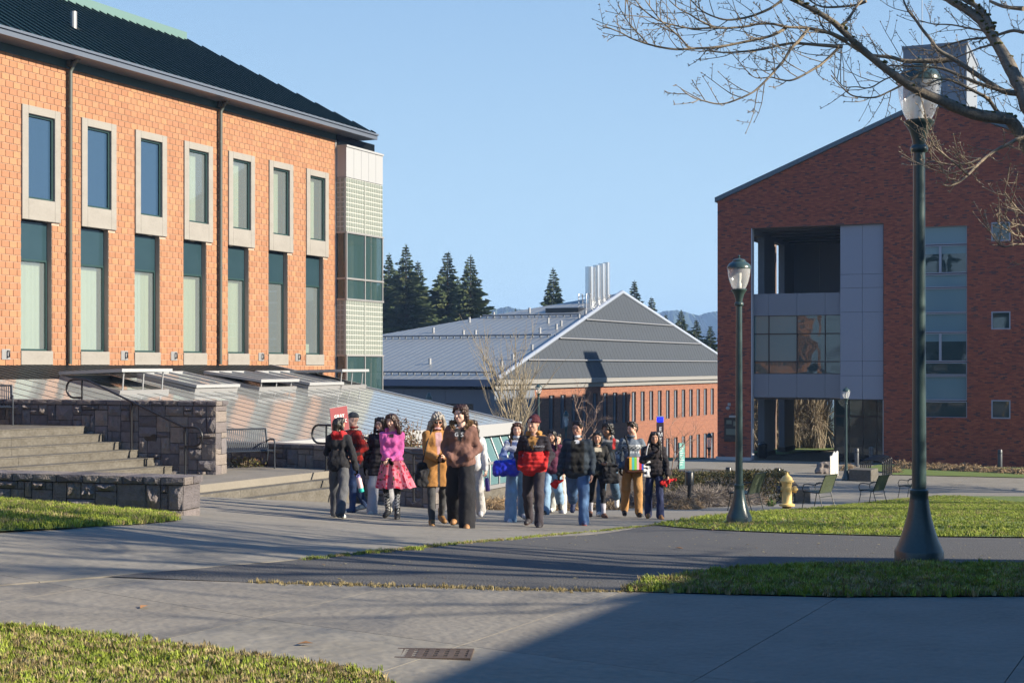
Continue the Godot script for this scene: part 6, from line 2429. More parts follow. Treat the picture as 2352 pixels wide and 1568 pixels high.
# mound of dry stems
func dry_mound(called: String, label: String, p: Vector3, size: Vector3, count: int, cols: Array, droop := 0.3, wid := 0.006):
	var n := thing(called, label, "shrub", at(p))
	var mb := MB.new()
	var core := MB.new()
	for i in count:
		var a := rng.randf() * TAU
		var e := asin(rng.randf_range(0.05, 1.0))
		var d := Vector3(cos(a) * cos(e), sin(e), sin(a) * cos(e))
		var base := Vector3(rng.randfn(), 0, rng.randfn()) * 0.22 * size.x
		var L := rng.randf_range(0.7, 1.08)
		var t := base + d * size * L
		var m := base + d * size * L * 0.6 + Vector3(0, 0.12 * size.y, 0)
		t.y = maxf(0.03, t.y - droop * size.y * rng.randf())
		var s := d.cross(Vector3(rng.randfn(), rng.randfn(), rng.randfn())).normalized() * wid
		mb.col = cols[rng.randi() % cols.size()] * rng.randf_range(0.6, 1.25)
		mb.col.a = 1.0
		mb.tri(base - s, m + s, base + s)
		mb.quad(m - s, m + s, t + s * 0.4, t - s * 0.4)
	mk(mb, "stems", M.leaf, n)
	core.ball(Vector3(0, 0.0, 0), size * Vector3(0.62, 0.55, 0.62), 6)
	mk(core, "heart", M.mulch, n)

func planting():
	M.leaf = rough_mat([Color(0.8, 0.8, 0.78), Color(1, 1, 1)], 1.0, 0.8, {"seed": 111, "vc": true})
	M.leaf.backlight_enabled = true
	M.leaf.backlight = Color(0.12, 0.12, 0.08)
	var at_px := func(px: float, d: float) -> Vector3: return on_ground((px - CX) / F * d, d)
	var gold := [Color(0.16, 0.115, 0.03), Color(0.10, 0.095, 0.025), Color(0.20, 0.13, 0.035), Color(0.07, 0.08, 0.022), Color(0.13, 0.12, 0.03)]
	leaf_shrub("hedge", "long olive and gold hedge behind the grey dry shrubs", "hedge", at_px.call(1640, 46.0), Vector3(1.25, 0.95, 0.7), 9000, 0.035, gold, 0.1, true)
	leaf_shrub("hedge", "rounded olive hedge behind the first garden chair", "hedge", at_px.call(1752, 44.5), Vector3(0.72, 1.0, 0.7), 7000, 0.035, gold, 0.0, true)
	leaf_shrub("round_shrub", "dark green rounded shrub at the end of the hedge", "shrub", at_px.call(1808, 46.5), Vector3(0.3, 0.72, 0.3), 2500, 0.03, [Color(0.02, 0.035, 0.02), Color(0.035, 0.05, 0.02)])
	leaf_shrub("hedge", "low brown hedge showing between the two men at the right", "hedge", at_px.call(1555, 45.0), Vector3(0.8, 0.85, 0.6), 4500, 0.035, gold, 0.0, true)
	leaf_shrub("red_shrub", "red-leaved shrub behind the man with glasses", "shrub", at_px.call(1292, 48.0), Vector3(0.42, 1.95, 0.42), 1700, 0.04, [Color(0.30, 0.03, 0.025), Color(0.20, 0.03, 0.02), Color(0.10, 0.05, 0.02)])
	leaf_shrub("brown_shrub", "straggly red-brown shrub behind the low stone wall", "shrub", Vector3(-2.5, -0.9, -32.5), Vector3(0.66, 1.6, 0.5), 5200, 0.034, [Color(0.20, 0.08, 0.035), Color(0.10, 0.06, 0.025), Color(0.14, 0.11, 0.04), Color(0.26, 0.13, 0.07)])
	leaf_shrub("brown_shrub", "smaller red-brown shrub left of the one behind the pink hoodie", "shrub", Vector3(-3.3, -0.8, -32.6), Vector3(0.36, 1.15, 0.4), 2200, 0.032, [Color(0.20, 0.07, 0.035), Color(0.10, 0.05, 0.025), Color(0.24, 0.12, 0.06)])
	leaf_shrub("weeds", "yellowish weeds under the bench on the landing", "plant", Vector3(-6.1, -0.6, -32.3), Vector3(0.6, 0.3, 0.25), 500, 0.03, [Color(0.12, 0.12, 0.03), Color(0.08, 0.07, 0.02), Color(0.16, 0.08, 0.03)])
	leaf_shrub("green_tuft", "bright green weed beside the hydrant", "plant", at_px.call(1772, 39.5), Vector3(0.16, 0.26, 0.16), 350, 0.03, [Color(0.10, 0.18, 0.03), Color(0.07, 0.13, 0.02)])
	var lav := [Color(0.20, 0.165, 0.145), Color(0.26, 0.22, 0.19), Color(0.15, 0.125, 0.11), Color(0.30, 0.26, 0.22)]
	var tan := [Color(0.34, 0.23, 0.12), Color(0.26, 0.17, 0.09), Color(0.40, 0.29, 0.17)]
	var q := [[1612, 38.6, 0.62, 0.62], [1655, 39.6, 0.62, 0.66], [1690, 40.4, 0.55, 0.58], [1725, 41.6, 0.42, 0.46], [1480, 37.2, 0.5, 0.55], [1540, 37.6, 0.5, 0.5], [1430, 37.5, 0.5, 0.5], [1590, 42.0, 0.6, 0.7]]
	for i in q.size():
		dry_mound("dry_shrub", ["grey dry shrub by the bollard light", "grey dry shrub under the hedge, second from the bollard light", "grey dry shrub left of the lawn lamp", "small grey dry shrub behind the seat of the first chair", "grey dry shrub between the tan trousers and the black coat", "grey dry shrub beside the long-haired woman", "grey dry shrub behind the tan trousers", "tall grey dry shrub against the hedge"][i], at_px.call(q[i][0], q[i][1]), Vector3(q[i][2], q[i][3], q[i][2]), 2600, lav, 0.2)
	q = [[1585, 35.4, 0.33, 0.36], [1565, 35.0, 0.30, 0.30], [1540, 35.8, 0.25, 0.22], [1140, 33.0, 0.55, 0.34], [1120, 31.4, 0.5, 0.26], [1160, 35.0, 0.5, 0.32], [1290, 33.2, 0.45, 0.28], [1400, 34.6, 0.4, 0.26], [1340, 34.0, 0.4, 0.26], [1745, 42.6, 0.3, 0.32]]
	for i in q.size():
		dry_mound("ornamental_grass", ["tan grass mound beside the bollard light", "flatter tan grass mound by the navy jeans", "small tan tuft by the red cloth", "dry grass clump below the annex glass", "dry grass clump by the purple bottle", "dry grass clump behind the blue bag", "dry grass clump behind the maroon jacket", "dry grass clump behind the tote bag", "dry grass clump behind the man with glasses", "tan grass clump behind the hydrant"][i], at_px.call(q[i][0], q[i][1]), Vector3(q[i][2], q[i][3], q[i][2]), 1500, tan, 0.6)
	# strip of tan grasses along the foot of the brick gable
	for i in 15:
		var px := 2072.0 + 21.0 * i
		var d := 68.6 - 0.27 * i - (i % 2) * 0.5
		dry_mound("ornamental_grass", "tan grass clump in the row at the foot of the brick wall", at_px.call(px, d), Vector3(0.42, 0.46, 0.42) * rng.randf_range(0.8, 1.15), 420, tan, 0.6, 0.012)
	for o in get_children():
		if o.has_meta("label") and o.get_meta("label") == "tan grass clump in the row at the foot of the brick wall":
			o.set_meta("group", "row of grass clumps at the brick wall")
	for i in 11:
		var d := 87.6 + 0.6 * (i % 3)
		dry_mound("thicket", "tall tangle of pale bare stems behind the porch", Vector3((1718.0 + 17.0 * i - CX) / F * d, -3.35, -d), Vector3(1.0, 4.6, 0.9) * rng.randf_range(0.85, 1.1), 1300, [Color(0.30, 0.24, 0.16), Color(0.22, 0.17, 0.11), Color(0.36, 0.31, 0.23)], 0.1, 0.022)
	for o in get_children():
		if o.name.begins_with("thicket"):
			o.set_meta("group", "bare thicket behind the porch")
	for i in 2:
		dry_mound("ornamental_grass", ["tan grass clump left of the bike rack", "tan grass clump right of the bike rack"][i], at_px.call([1948.0, 2052.0][i], [67.0, 65.5][i]), Vector3(0.42, 0.42, 0.42), 420, tan, 0.5, 0.012)

# ---- turf
func in_poly(poly: PackedVector2Array) -> Vector2:
	var lo := poly[0]
	var hi := poly[0]
	for p in poly:
		lo = lo.min(p); hi = hi.max(p)
	for k in 200:
		var q := Vector2(rng.randf_range(lo.x, hi.x), rng.randf_range(lo.y, hi.y))
		if Geometry2D.is_point_in_polygon(q, poly):
			return q
	return poly[0]

func tuft_mesh(blades: int, spread: float) -> Mesh:
	var mb := MB.new()
	for i in blades:
		var a := rng.randf() * TAU
		var b := Vector3(cos(a), 0, sin(a)) * rng.randf() * spread
		var t := rng.randf() * TAU
		var lean := Vector3(cos(t), 0, sin(t)) * rng.randf_range(0.1, 0.75)
		var h := rng.randf_range(0.55, 1.0)
		var s := Vector3(-lean.z, 0, lean.x).normalized() * 0.055
		var m := b + lean * 0.4 * h + Vector3(0, 0.55 * h, 0)
		var e := b + lean * h + Vector3(0, h * 0.95, 0)
		mb.quad(b - s, b + s, m + s * 0.8, m - s * 0.8)
		mb.tri(m - s * 0.8, m + s * 0.8, e)
	return amesh(mb)

func turf(called: String, label: String, poly: PackedVector2Array, up: float, count: int, h0: float, h1: float, green: Array, dry: Array, dryness: float, patch: float, keep := Rect2(-100, -100, 200, 300)):
	var fn := FastNoiseLite.new()
	fn.seed = rng.randi() % 1000
	fn.frequency = patch
	var xs := []
	var cs := []
	var area := poly
	var frame := PackedVector2Array([keep.position, keep.position + Vector2(keep.size.x, 0), keep.end, keep.position + Vector2(0, keep.size.y)])
	var cut := Geometry2D.intersect_polygons(poly, frame)
	if cut.size() > 0:
		area = cut[0]
	for i in count:
		var q := in_poly(area) + Vector2(rng.randfn(), rng.randfn()) * 0.035
		var v := fn.get_noise_2d(q.x, q.y)
		var v2 := fn.get_noise_2d(q.x * 3.1 + 40, q.y * 3.1)
		var h := lerpf(h0, h1, rng.randf()) * (1.0 + 0.5 * v2)
		xs.append(Transform3D(Basis(Vector3.UP, rng.randf() * TAU).scaled(Vector3(h * 1.1, h, h * 1.1)), Vector3(q.x, gy(q.x, q.y) + up, -q.y)))
		var isdry := rng.randf() < clampf(dryness + v * 0.7, 0.02, 0.95)
		var c: Color = (dry if isdry else green)[rng.randi() % 3] * rng.randf_range(0.7, 1.25) * (1.0 + 0.45 * v2)
		c.a = 1.0
		cs.append(c)
	var o := many(tuft_mesh(9, 0.5), xs, cs, called, M.blade)
	o.set_meta("label", label)
	o.set_meta("category", "grass")
	o.set_meta("kind", "stuff")

func lawns():
	M.blade = rough_mat([Color(0.9, 0.9, 0.88), Color(1, 1, 1)], 1.0, 0.75, {"seed": 121, "vc": true})
	M.blade.backlight_enabled = true
	M.blade.backlight = Color(0.25, 0.28, 0.1)
	var green := [Color(0.22, 0.275, 0.026), Color(0.28, 0.325, 0.046), Color(0.18, 0.23, 0.02)]
	var dry := [Color(0.30, 0.235, 0.11), Color(0.22, 0.17, 0.07), Color(0.36, 0.29, 0.15)]
	structure(mk(sheet(P_LAWN, 0.012), "lawn", M.turf))
	structure(mk(sheet(P_ISLAND, 0.008), "grass_strip", M.turf))
	structure(mk(sheet(P_SLOPE, 0.008), "grass_bank", M.turf))
	structure(mk(sheet(P_FRONT, 0.012), "grass_verge", M.turf))
	turf("lawn_grass", "bright mown grass of the sunny lawn behind the asphalt", P_LAWN, 0.012, 42000, 0.03, 0.06, green, dry, 0.06, 0.5, Rect2(0, 15, 16, 40))
	turf("strip_grass", "grass of the shaded strip round the near lamp", P_ISLAND, 0.008, 16000, 0.03, 0.065, green, dry, 0.35, 0.8, Rect2(0, 5, 7.5, 20))
	turf("bank_grass", "grass of the small bank below the low stone wall", P_SLOPE, 0.008, 15000, 0.035, 0.075, green, dry, 0.22, 0.9, Rect2(-9, 10, 20, 15))
	turf("verge_grass", "half dry grass of the verge in the near left corner", P_FRONT, 0.012, 17000, 0.03, 0.065, green, dry, 0.52, 1.6, Rect2(-4.2, 6.2, 10, 6))
	# thin line of grass between walkway and asphalt, and along the lower edge
	for e in [[[[700, 1284], [950, 1260], [1176, 1239], [1300, 1226], [1420, 1214], [1510, 1206]], 0.09, 1700, "thin grassy seam between the walkway and the asphalt"], [[[590, 1338], [900, 1346], [1176, 1353], [1436, 1359]], 0.03, 420, "thin dry seam between the asphalt and the near concrete"]]:
		var o := outline(e[0])
		var poly := PackedVector2Array(o)
		for i in range(o.size() - 1, -1, -1):
			poly.append(o[i] + Vector2(0.0, -e[1]))
		turf("seam_grass", e[3], poly, 0.0, e[2], 0.015, 0.035, green if e[1] > 0.05 else dry, dry, 0.35, 2.0)
	# distant lawn left of the gable
	var far := PackedVector2Array([Vector2(2, 71), Vector2(9.9, 75.6), Vector2(13, 84), Vector2(2, 84)])
	structure(mk(sheet(far, 0.03, 1.0), "far_lawn", M.far_turf if M.has("far_turf") else far_turf()))
	structure(mk(sheet(PackedVector2Array([Vector2(15.0, 79.5), Vector2(21, 88), Vector2(21, 100), Vector2(10, 100), Vector2(12, 84)]), 0.04, 1.0), "far_lawn", M.far_turf))
	structure(mk(sheet(PackedVector2Array([Vector2(17.2, 64.0), Vector2(26, 61.2), Vector2(29, 62.6), Vector2(27.2, 67.6), Vector2(18.3, 70.8), Vector2(17.0, 68.5)]), 0.03, 1.0), "grass_strip", M.far_turf))
	# specks of old leaf on the asphalt
	var lq := MB.new()
	lq.quad(Vector3(-1, 0, 0), Vector3(0, 0.2, 0.5), Vector3(1, 0, 0), Vector3(0, 0.15, -0.5))
	var lx := []
	var lc := []
	for i in 420:
		var q := in_poly(P_ASPHALT)
		if q.x > 8.0 or q.y > 24.0:
			continue
		var s := rng.randf_range(0.006, 0.022)
		lx.append(Transform3D(Basis(Vector3.UP, rng.randf() * TAU).scaled(Vector3(s, s, s)), ring_at(q, 0.006)))
		lc.append([Color(0.30, 0.24, 0.10), Color(0.22, 0.13, 0.06), Color(0.36, 0.31, 0.16)][i % 3])
	var ls := many(amesh(lq), lx, lc, "leaf_litter", M.leaf)
	ls.set_meta("kind", "stuff")
	ls.set_meta("label", "tiny specks of old leaf scattered over the asphalt")
	ls.set_meta("category", "leaf litter")
	# a few fallen leaves
	var lm := rough_mat([Color(0.20, 0.09, 0.03), Color(0.32, 0.17, 0.07)], 8.0, 0.8, {"seed": 122})
	var lab := ["dry brown leaf on the concrete near the drain", "dry brown leaf on the near concrete left of the drain", "dry brown leaf on the asphalt", "dry brown leaf at the edge of the lawn"]
	var spots := [[700, 1483], [330, 1398], [1560, 1262], [1640, 1219]]
	for i in 4:
		var mb := MB.new()
		var s := 0.05
		for k in 2:
			var z: float = [1.0, -1.0][k]
			mb.tri(Vector3(-s, 0.008, 0), Vector3(s, 0.012, 0), Vector3(0, 0.02, s * 0.55 * z))
		var o := mk(mb, "fallen_leaf", lm)
		var g := G(spots[i][0], spots[i][1])
		o.transform = at(g + Vector3(0, 0.004, 0), i * 1.3)
		tag(o, lab[i], "leaf", "fallen leaves")

func far_turf() -> Material:
	M.far_turf = rough_mat([Color(0.07, 0.11, 0.018), Color(0.12, 0.17, 0.028)], 0.5, 0.95, {"seed": 123})
	return M.far_turf

# signed distances on a grid, joined smoothly and meshed as surface nets
class Field:
	var o: Vector3
	var nx: int
	var ny: int
	var nz: int
	var h: float
	var d := PackedFloat32Array()
	func _init(lo: Vector3, hi: Vector3, cell: float):
		o = lo
		h = cell
		nx = int(ceil((hi.x - lo.x) / h)) + 1
		ny = int(ceil((hi.y - lo.y) / h)) + 1
		nz = int(ceil((hi.z - lo.z) / h)) + 1
		d.resize(nx * ny * nz)
		d.fill(1.0)
	func cap(a: Vector3, b: Vector3, ra: float, rb: float, k: float):
		var m := maxf(ra, rb) + k + 2.0 * h
		var lo := (a.min(b) - Vector3(m, m, m) - o) / h
		var hi := (a.max(b) + Vector3(m, m, m) - o) / h
		var x0 := clampi(int(lo.x), 0, nx - 1)
		var x1 := clampi(int(hi.x) + 1, 0, nx - 1)
		var y0 := clampi(int(lo.y), 0, ny - 1)
		var y1 := clampi(int(hi.y) + 1, 0, ny - 1)
		var z0 := clampi(int(lo.z), 0, nz - 1)
		var z1 := clampi(int(hi.z) + 1, 0, nz - 1)
		var ab := b - a
		var l2 := maxf(ab.length_squared(), 1e-8)
		for z in range(z0, z1 + 1):
			for y in range(y0, y1 + 1):
				var idx := (z * ny + y) * nx + x0
				var p := o + Vector3(x0, y, z) * h - a
				for x in range(x0, x1 + 1):
					var t := clampf(p.dot(ab) / l2, 0.0, 1.0)
					var e := (p - ab * t).length() - (ra + (rb - ra) * t)
					var f := d[idx]
					var g := k - absf(e - f)
					var r := minf(e, f)
					if g > 0.0:
						r -= g * g * 0.25 / k
					d[idx] = r
					idx += 1
					p.x += h
	func carve(c: Vector3, r: float):
		for z in nz:
			for y in ny:
				for x in nx:
					var i := (z * ny + y) * nx + x
					if d[i] < 0.1:
						d[i] = maxf(d[i], r - (o + Vector3(x, y, z) * h).distance_to(c))
	func below(y0: float):
		for z in nz:
			for y in ny:
				var q := y0 - (o.y + y * h)
				for x in nx:
					var i := (z * ny + y) * nx + x
					d[i] = maxf(d[i], q)
	func above(y1: float):
		for z in nz:
			for y in ny:
				var q := o.y + y * h - y1
				for x in nx:
					var i := (z * ny + y) * nx + x
					d[i] = maxf(d[i], q)
	func wrinkle(amp: float, freq: float, seed_: int, sy := 1.0, oct := 2):
		var fn := FastNoiseLite.new()
		fn.seed = seed_
		fn.frequency = freq
		fn.fractal_octaves = oct
		for z in nz:
			for y in ny:
				for x in nx:
					var i := (z * ny + y) * nx + x
					if absf(d[i]) < 0.07:
						d[i] += amp * fn.get_noise_3d(o.x + x * h, (o.y + y * h) * sy, o.z + z * h)
	func quilt(amp: float, pitch: float):
		for z in nz:
			for y in ny:
				var q := amp * absf(sin(PI * (o.y + y * h) / pitch))
				for x in nx:
					var i := (z * ny + y) * nx + x
					if absf(d[i]) < 0.07:
						d[i] -= q - amp * 0.5
	func mesh(mb: MB, colf = null):
		var vid := PackedInt32Array()
		vid.resize(nx * ny * nz)
		vid.fill(-1)
		var vs := PackedVector3Array()
		var ns := PackedVector3Array()
		var sy := nx
		var sz := nx * ny
		for z in nz - 1:
			for y in ny - 1:
				var i := (z * ny + y) * nx
				for x in nx - 1:
					var a := d[i]
					var b := d[i + 1]
					var c := d[i + sy]
					var e := d[i + sy + 1]
					var f := d[i + sz]
					var g := d[i + sz + 1]
					var k := d[i + sz + sy]
					var l := d[i + sz + sy + 1]
					var neg := int(a < 0) + int(b < 0) + int(c < 0) + int(e < 0) + int(f < 0) + int(g < 0) + int(k < 0) + int(l < 0)
					if neg > 0 and neg < 8:
						var s := Vector3.ZERO
						var n := 0
						if (a < 0) != (b < 0): s += Vector3(a / (a - b), 0, 0); n += 1
						if (c < 0) != (e < 0): s += Vector3(c / (c - e), 1, 0); n += 1
						if (f < 0) != (g < 0): s += Vector3(f / (f - g), 0, 1); n += 1
						if (k < 0) != (l < 0): s += Vector3(k / (k - l), 1, 1); n += 1
						if (a < 0) != (c < 0): s += Vector3(0, a / (a - c), 0); n += 1
						if (b < 0) != (e < 0): s += Vector3(1, b / (b - e), 0); n += 1
						if (f < 0) != (k < 0): s += Vector3(0, f / (f - k), 1); n += 1
						if (g < 0) != (l < 0): s += Vector3(1, g / (g - l), 1); n += 1
						if (a < 0) != (f < 0): s += Vector3(0, 0, a / (a - f)); n += 1
						if (b < 0) != (g < 0): s += Vector3(1, 0, b / (b - g)); n += 1
						if (c < 0) != (k < 0): s += Vector3(0, 1, c / (c - k)); n += 1
						if (e < 0) != (l < 0): s += Vector3(1, 1, e / (e - l)); n += 1
						vid[i] = vs.size()
						vs.append(o + (Vector3(x, y, z) + s / n) * h)
						ns.append(Vector3(b + e + g + l - a - c - f - k, c + e + k + l - a - b - f - g, f + g + k + l - a - b - c - e).normalized())
					i += 1
		var cs := []
		if colf != null:
			for v in vs:
				cs.append(colf.call(v))
		for z in range(1, nz - 1):
			for y in range(1, ny - 1):
				for x in range(1, nx - 1):
					var i := (z * ny + y) * nx + x
					var s := d[i] < 0
					for ax in 3:
						var st := 1 if ax == 0 else sy if ax == 1 else sz
						if s != (d[i + st] < 0):
							var u := sy if ax == 0 else sz if ax == 1 else 1
							var w := sz if ax == 0 else 1 if ax == 1 else sy
							var q := [vid[i - u - w], vid[i - w], vid[i], vid[i - u]]
							if q.min() < 0:
								continue
							if not s:
								q.reverse()
							for t in [[0, 1, 2], [0, 2, 3]]:
								for j in [t[0], t[2], t[1]]:
									mb.v.append(mb.xf * vs[q[j]])
									mb.n.append(mb.xf.basis * ns[q[j]])
									mb.c.append(cs[q[j]] if cs.size() else mb.col)
									mb.uv.append(Vector2.ZERO)

# ---- shared shapes of the figures
var head_v := {}
func proto(key: String, make: Callable) -> MB:
	if not head_v.has(key):
		var f: Field = make.call()
		var mb := MB.new()
		f.mesh(mb)
		head_v[key] = mb
	return head_v[key]

func head_field() -> Field:
	var f := Field.new(Vector3(-0.11, -0.20, -0.13), Vector3(0.11, 0.14, 0.14), 0.0085)
	var k := 0.022
	f.cap(Vector3(0, 0.030, 0.0), Vector3(0, 0.028, -0.03), 0.078, 0.078, 0.01)
	f.cap(Vector3(0, 0.0, 0.03), Vector3(0, -0.06, 0.034), 0.056, 0.046, 0.04)
	f.cap(Vector3(-0.036, -0.058, 0.016), Vector3(0.036, -0.058, 0.016), 0.032, 0.032, 0.03)
	f.cap(Vector3(0, -0.092, 0.05), Vector3(0, -0.09, 0.045), 0.022, 0.022, 0.03)
	f.cap(Vector3(0, 0.004, 0.082), Vector3(0, -0.032, 0.099), 0.009, 0.014, 0.014)
	f.cap(Vector3(-0.034, 0.024, 0.074), Vector3(0.034, 0.024, 0.074), 0.012, 0.012, 0.02)
	for s in [-1, 1]:
		f.cap(Vector3(s * 0.036, -0.022, 0.056), Vector3(s * 0.04, -0.03, 0.045), 0.026, 0.026, k)
		f.cap(Vector3(s * 0.078, 0.012, -0.012), Vector3(s * 0.076, -0.022, -0.004), 0.015, 0.011, 0.008)
	f.cap(Vector3(-0.016, -0.061, 0.078), Vector3(0.016, -0.061, 0.078), 0.010, 0.010, 0.008)
	f.cap(Vector3(0, -0.05, -0.02), Vector3(0, -0.17, -0.03), 0.050, 0.056, 0.03)
	for s in [-1, 1]:
		f.carve(Vector3(s * 0.032, 0.002, 0.108), 0.024)
	return f

# left hand hanging: wrist at the origin, fingers down, palm to -x, thumb to +z
func hand_field(curl: float) -> Field:
	var f := Field.new(Vector3(-0.09, -0.22, -0.07), Vector3(0.05, 0.05, 0.09), 0.0075)
	f.cap(Vector3(0, 0.02, 0), Vector3(0, -0.02, 0), 0.024, 0.025, 0.01)
	f.cap(Vector3(0, -0.03, 0.022), Vector3(-0.004, -0.085, 0.026), 0.016, 0.014, 0.02)
	f.cap(Vector3(0, -0.03, -0.016), Vector3(-0.004, -0.08, -0.024), 0.017, 0.014, 0.02)
	f.cap(Vector3(0, -0.04, 0.0), Vector3(-0.004, -0.085, 0.0), 0.017, 0.014, 0.02)
	var L := [0.072, 0.08, 0.075, 0.06]
	for i in 4:
		var z := 0.030 - 0.020 * i
		var a := Vector3(-0.004, -0.088, z)
		var b: Vector3 = a + Vector3(-sin(curl * 0.7), -cos(curl * 0.7), 0) * L[i] * 0.5
		var c: Vector3 = b + Vector3(-sin(curl * 1.9), -cos(curl * 1.9), 0) * L[i] * 0.5
		f.cap(a, b, 0.0095, 0.0088, 0.004)
		f.cap(b, c, 0.0088, 0.0075, 0.004)
	f.cap(Vector3(-0.004, -0.035, 0.03), Vector3(-0.014, -0.065, 0.055), 0.013, 0.0105, 0.01)
	f.cap(Vector3(-0.014, -0.065, 0.055), Vector3(-0.026, -0.095, 0.05), 0.0105, 0.0085, 0.004)
	return f

func shoe_field(boot: bool) -> Field:
	var f := Field.new(Vector3(-0.07, -0.03, -0.12), Vector3(0.07, 0.26, 0.24), 0.012)
	f.cap(Vector3(0, 0.038, -0.05), Vector3(0, 0.034, 0.14), 0.040, 0.042, 0.02)
	f.cap(Vector3(0, 0.07, -0.04), Vector3(0, 0.055, 0.06), 0.040, 0.036, 0.03)
	f.cap(Vector3(0, 0.08, -0.03), Vector3(0, 0.20 if boot else 0.11, -0.04), 0.044, 0.05 if boot else 0.04, 0.03)
	f.below(0.0)
	if boot:
		f.above(0.21)
	return f

func add_proto(mb: MB, src: MB, xf: Transform3D, colf: Callable):
	for i in src.v.size():
		var p := src.v[i]
		mb.v.append(xf * p)
		mb.n.append((xf.basis * src.n[i]).normalized())
		mb.c.append(colf.call(p))
		mb.uv.append(Vector2.ZERO)

func ik(a: Vector3, t: Vector3, l1: float, l2: float, pole: Vector3) -> Array:
	var v := t - a
	var L := minf(v.length(), (l1 + l2) * 0.995)
	v = v.normalized()
	var x := (l1 * l1 - l2 * l2 + L * L) / (2.0 * L)
	var y := sqrt(maxf(0.0, l1 * l1 - x * x))
	var n := (pole - v * pole.dot(v)).normalized()
	return [a + v * x + n * y, a + v * L]

func const_col(c: Color) -> Callable:
	return func(_p): return c

# builds one walking figure; returns its node and joints (in metres, in the figure's own axes)
func person(q: Dictionary) -> Dictionary:
	var dh: float = F * q.H / (q.foot - q.head)
	var g := G(q.px, q.foot)
	var d := lerpf(dh, clampf(-g.z, dh * 0.9, dh * 1.1), 0.35)
	var H: float = (q.foot - q.head) / F * d
	var s := H / 1.75
	var pos := on_ground((q.px - CX) / F * d, d)
	var n := thing("person", q.label, "person", at(pos, deg_to_rad(q.yaw)))
	# skeleton
	var J := {}
	var legs: Array = q.get("legs", [8.0, 6.0, -10.0, 14.0])
	var low := 9.0
	for side in 2:
		var sg := 1.0 if side == 0 else -1.0
		var a := deg_to_rad(legs[side * 2] * 1.3)
		var k := deg_to_rad(legs[side * 2 + 1] * 1.4)
		var hip := Vector3(sg * 0.085, 0.93, 0)
		var kn := hip + Vector3(sg * q.get("spread", 0.05), -cos(a), sin(a)).normalized() * 0.43
		var an := kn + Vector3(sg * q.get("spread", 0.05) * 0.3, -cos(a - k), sin(a - k)).normalized() * 0.42
		J["hip%d" % side] = hip
		J["kn%d" % side] = kn
		J["an%d" % side] = an
		var drop := 0.05 * maxf(0.0, sin(k - a))
		low = minf(low, an.y - 0.08 - drop)
	var base := {}
	var dy := -low
	for k in J:
		J[k] += Vector3(0, dy, 0)
	var lean: float = q.get("lean", 0.0)
	var tilt := Vector3(0, 0, lean)
	var up := Vector3(0, dy, 0)
	J.pel = Vector3(0, 0.97, 0) + up
	J.chest = Vector3(0, 1.27, 0) + up + tilt * 0.6
	J.neck = Vector3(0, 1.47, -0.012) + up + tilt
	J.head = Vector3(0, 1.615, 0.02) + up + tilt * 1.15
	for side in 2:
		var sg := 1.0 if side == 0 else -1.0
		var sh := Vector3(sg * q.get("shoulder", 0.158), 1.385, -0.01) + up + tilt * 0.9
		var tg: Vector3 = q.get("hl" if side == 0 else "hr", Vector3(sg * 0.25, 0.82, 0.06)) + up + tilt * 0.7
		var pole: Vector3 = q.get("pl" if side == 0 else "pr", Vector3(sg * 0.5, 0, -1))
		var r := ik(sh, tg, 0.28, 0.255, pole)
		J["sh%d" % side] = sh
		J["el%d" % side] = r[0]
		J["wr%d" % side] = r[1]
	for k in J:
		J[k] *= s
	var fat: float = q.get("fat", 1.0)
	var hb := Basis(Vector3.UP, deg_to_rad(q.get("turn", 0.0))) * Basis(Vector3.RIGHT, deg_to_rad(q.get("nod", 0.0)))
	var hx := Transform3D(hb.scaled(Vector3(s, s, s) * 0.99), J.head)
	# body: skin from crown to foot, one mesh
	var skin: Color = q.get("skin", Color(0.52, 0.30, 0.21))
	var hairc: Color = q.get("hairc", Color(0.02, 0.014, 0.01))
	var sk := const_col(skin)
	var mb := MB.new()
	add_proto(mb, proto("head", head_field), hx, func(p):
		if p.z > 0.05:
			var ex: float = (absf(p.x) - 0.032) / 0.012
			if ex * ex + pow((p.y - 0.001) / 0.0065, 2) < 1.0: return Color(0.09, 0.055, 0.042)
			if pow((absf(p.x) - 0.033) / 0.021, 2) + pow((p.y - 0.024) / 0.007, 2) < 1.0: return hairc * 0.7 + skin * 0.12
			if pow(p.x / 0.024, 2) + pow((p.y + 0.062) / 0.010, 2) < 1.0: return Color(skin.r * 0.85, skin.g * 0.48, skin.b * 0.5)
		return skin)
	for side in 2:
		if q.get("pocket", "").contains(str(side)):
			continue
		var w: Vector3 = J["wr%d" % side]
		var e: Vector3 = J["el%d" % side]
		var Y := (e - w).normalized()
		var hintz: Vector3 = q.get("thumb%d" % side, Vector3(0, 0, 1))
		var X := Y.cross(hintz).normalized()
		var Z := X.cross(Y).normalized()
		var b := Basis(X * (1.0 if side == 0 else -1.0), Y, Z).scaled(Vector3(s, s, s))
		add_proto(mb, proto("fist" if q.get("fist%d" % side, false) else "hand", hand_field.bind(1.25 if q.get("fist%d" % side, false) else 0.45)), Transform3D(b, w), sk)
	var cb := Field.new(Vector3(-0.5, -0.02, -0.5) * s, Vector3(0.5, 1.6 * s + 0.1, 0.55 * s), 0.03)
	cb.cap(J.pel - Vector3(0.04, 0, 0), J.pel + Vector3(0.04, 0, 0), 0.075, 0.075, 0.04)
	cb.cap(J.pel, J.chest, 0.065, 0.07, 0.04)
	cb.cap(J.sh0, J.sh1, 0.035, 0.035, 0.03)
	cb.cap(J.chest, J.neck, 0.065, 0.045, 0.04)
	cb.cap(J.neck, J.head, 0.045, 0.05, 0.02)
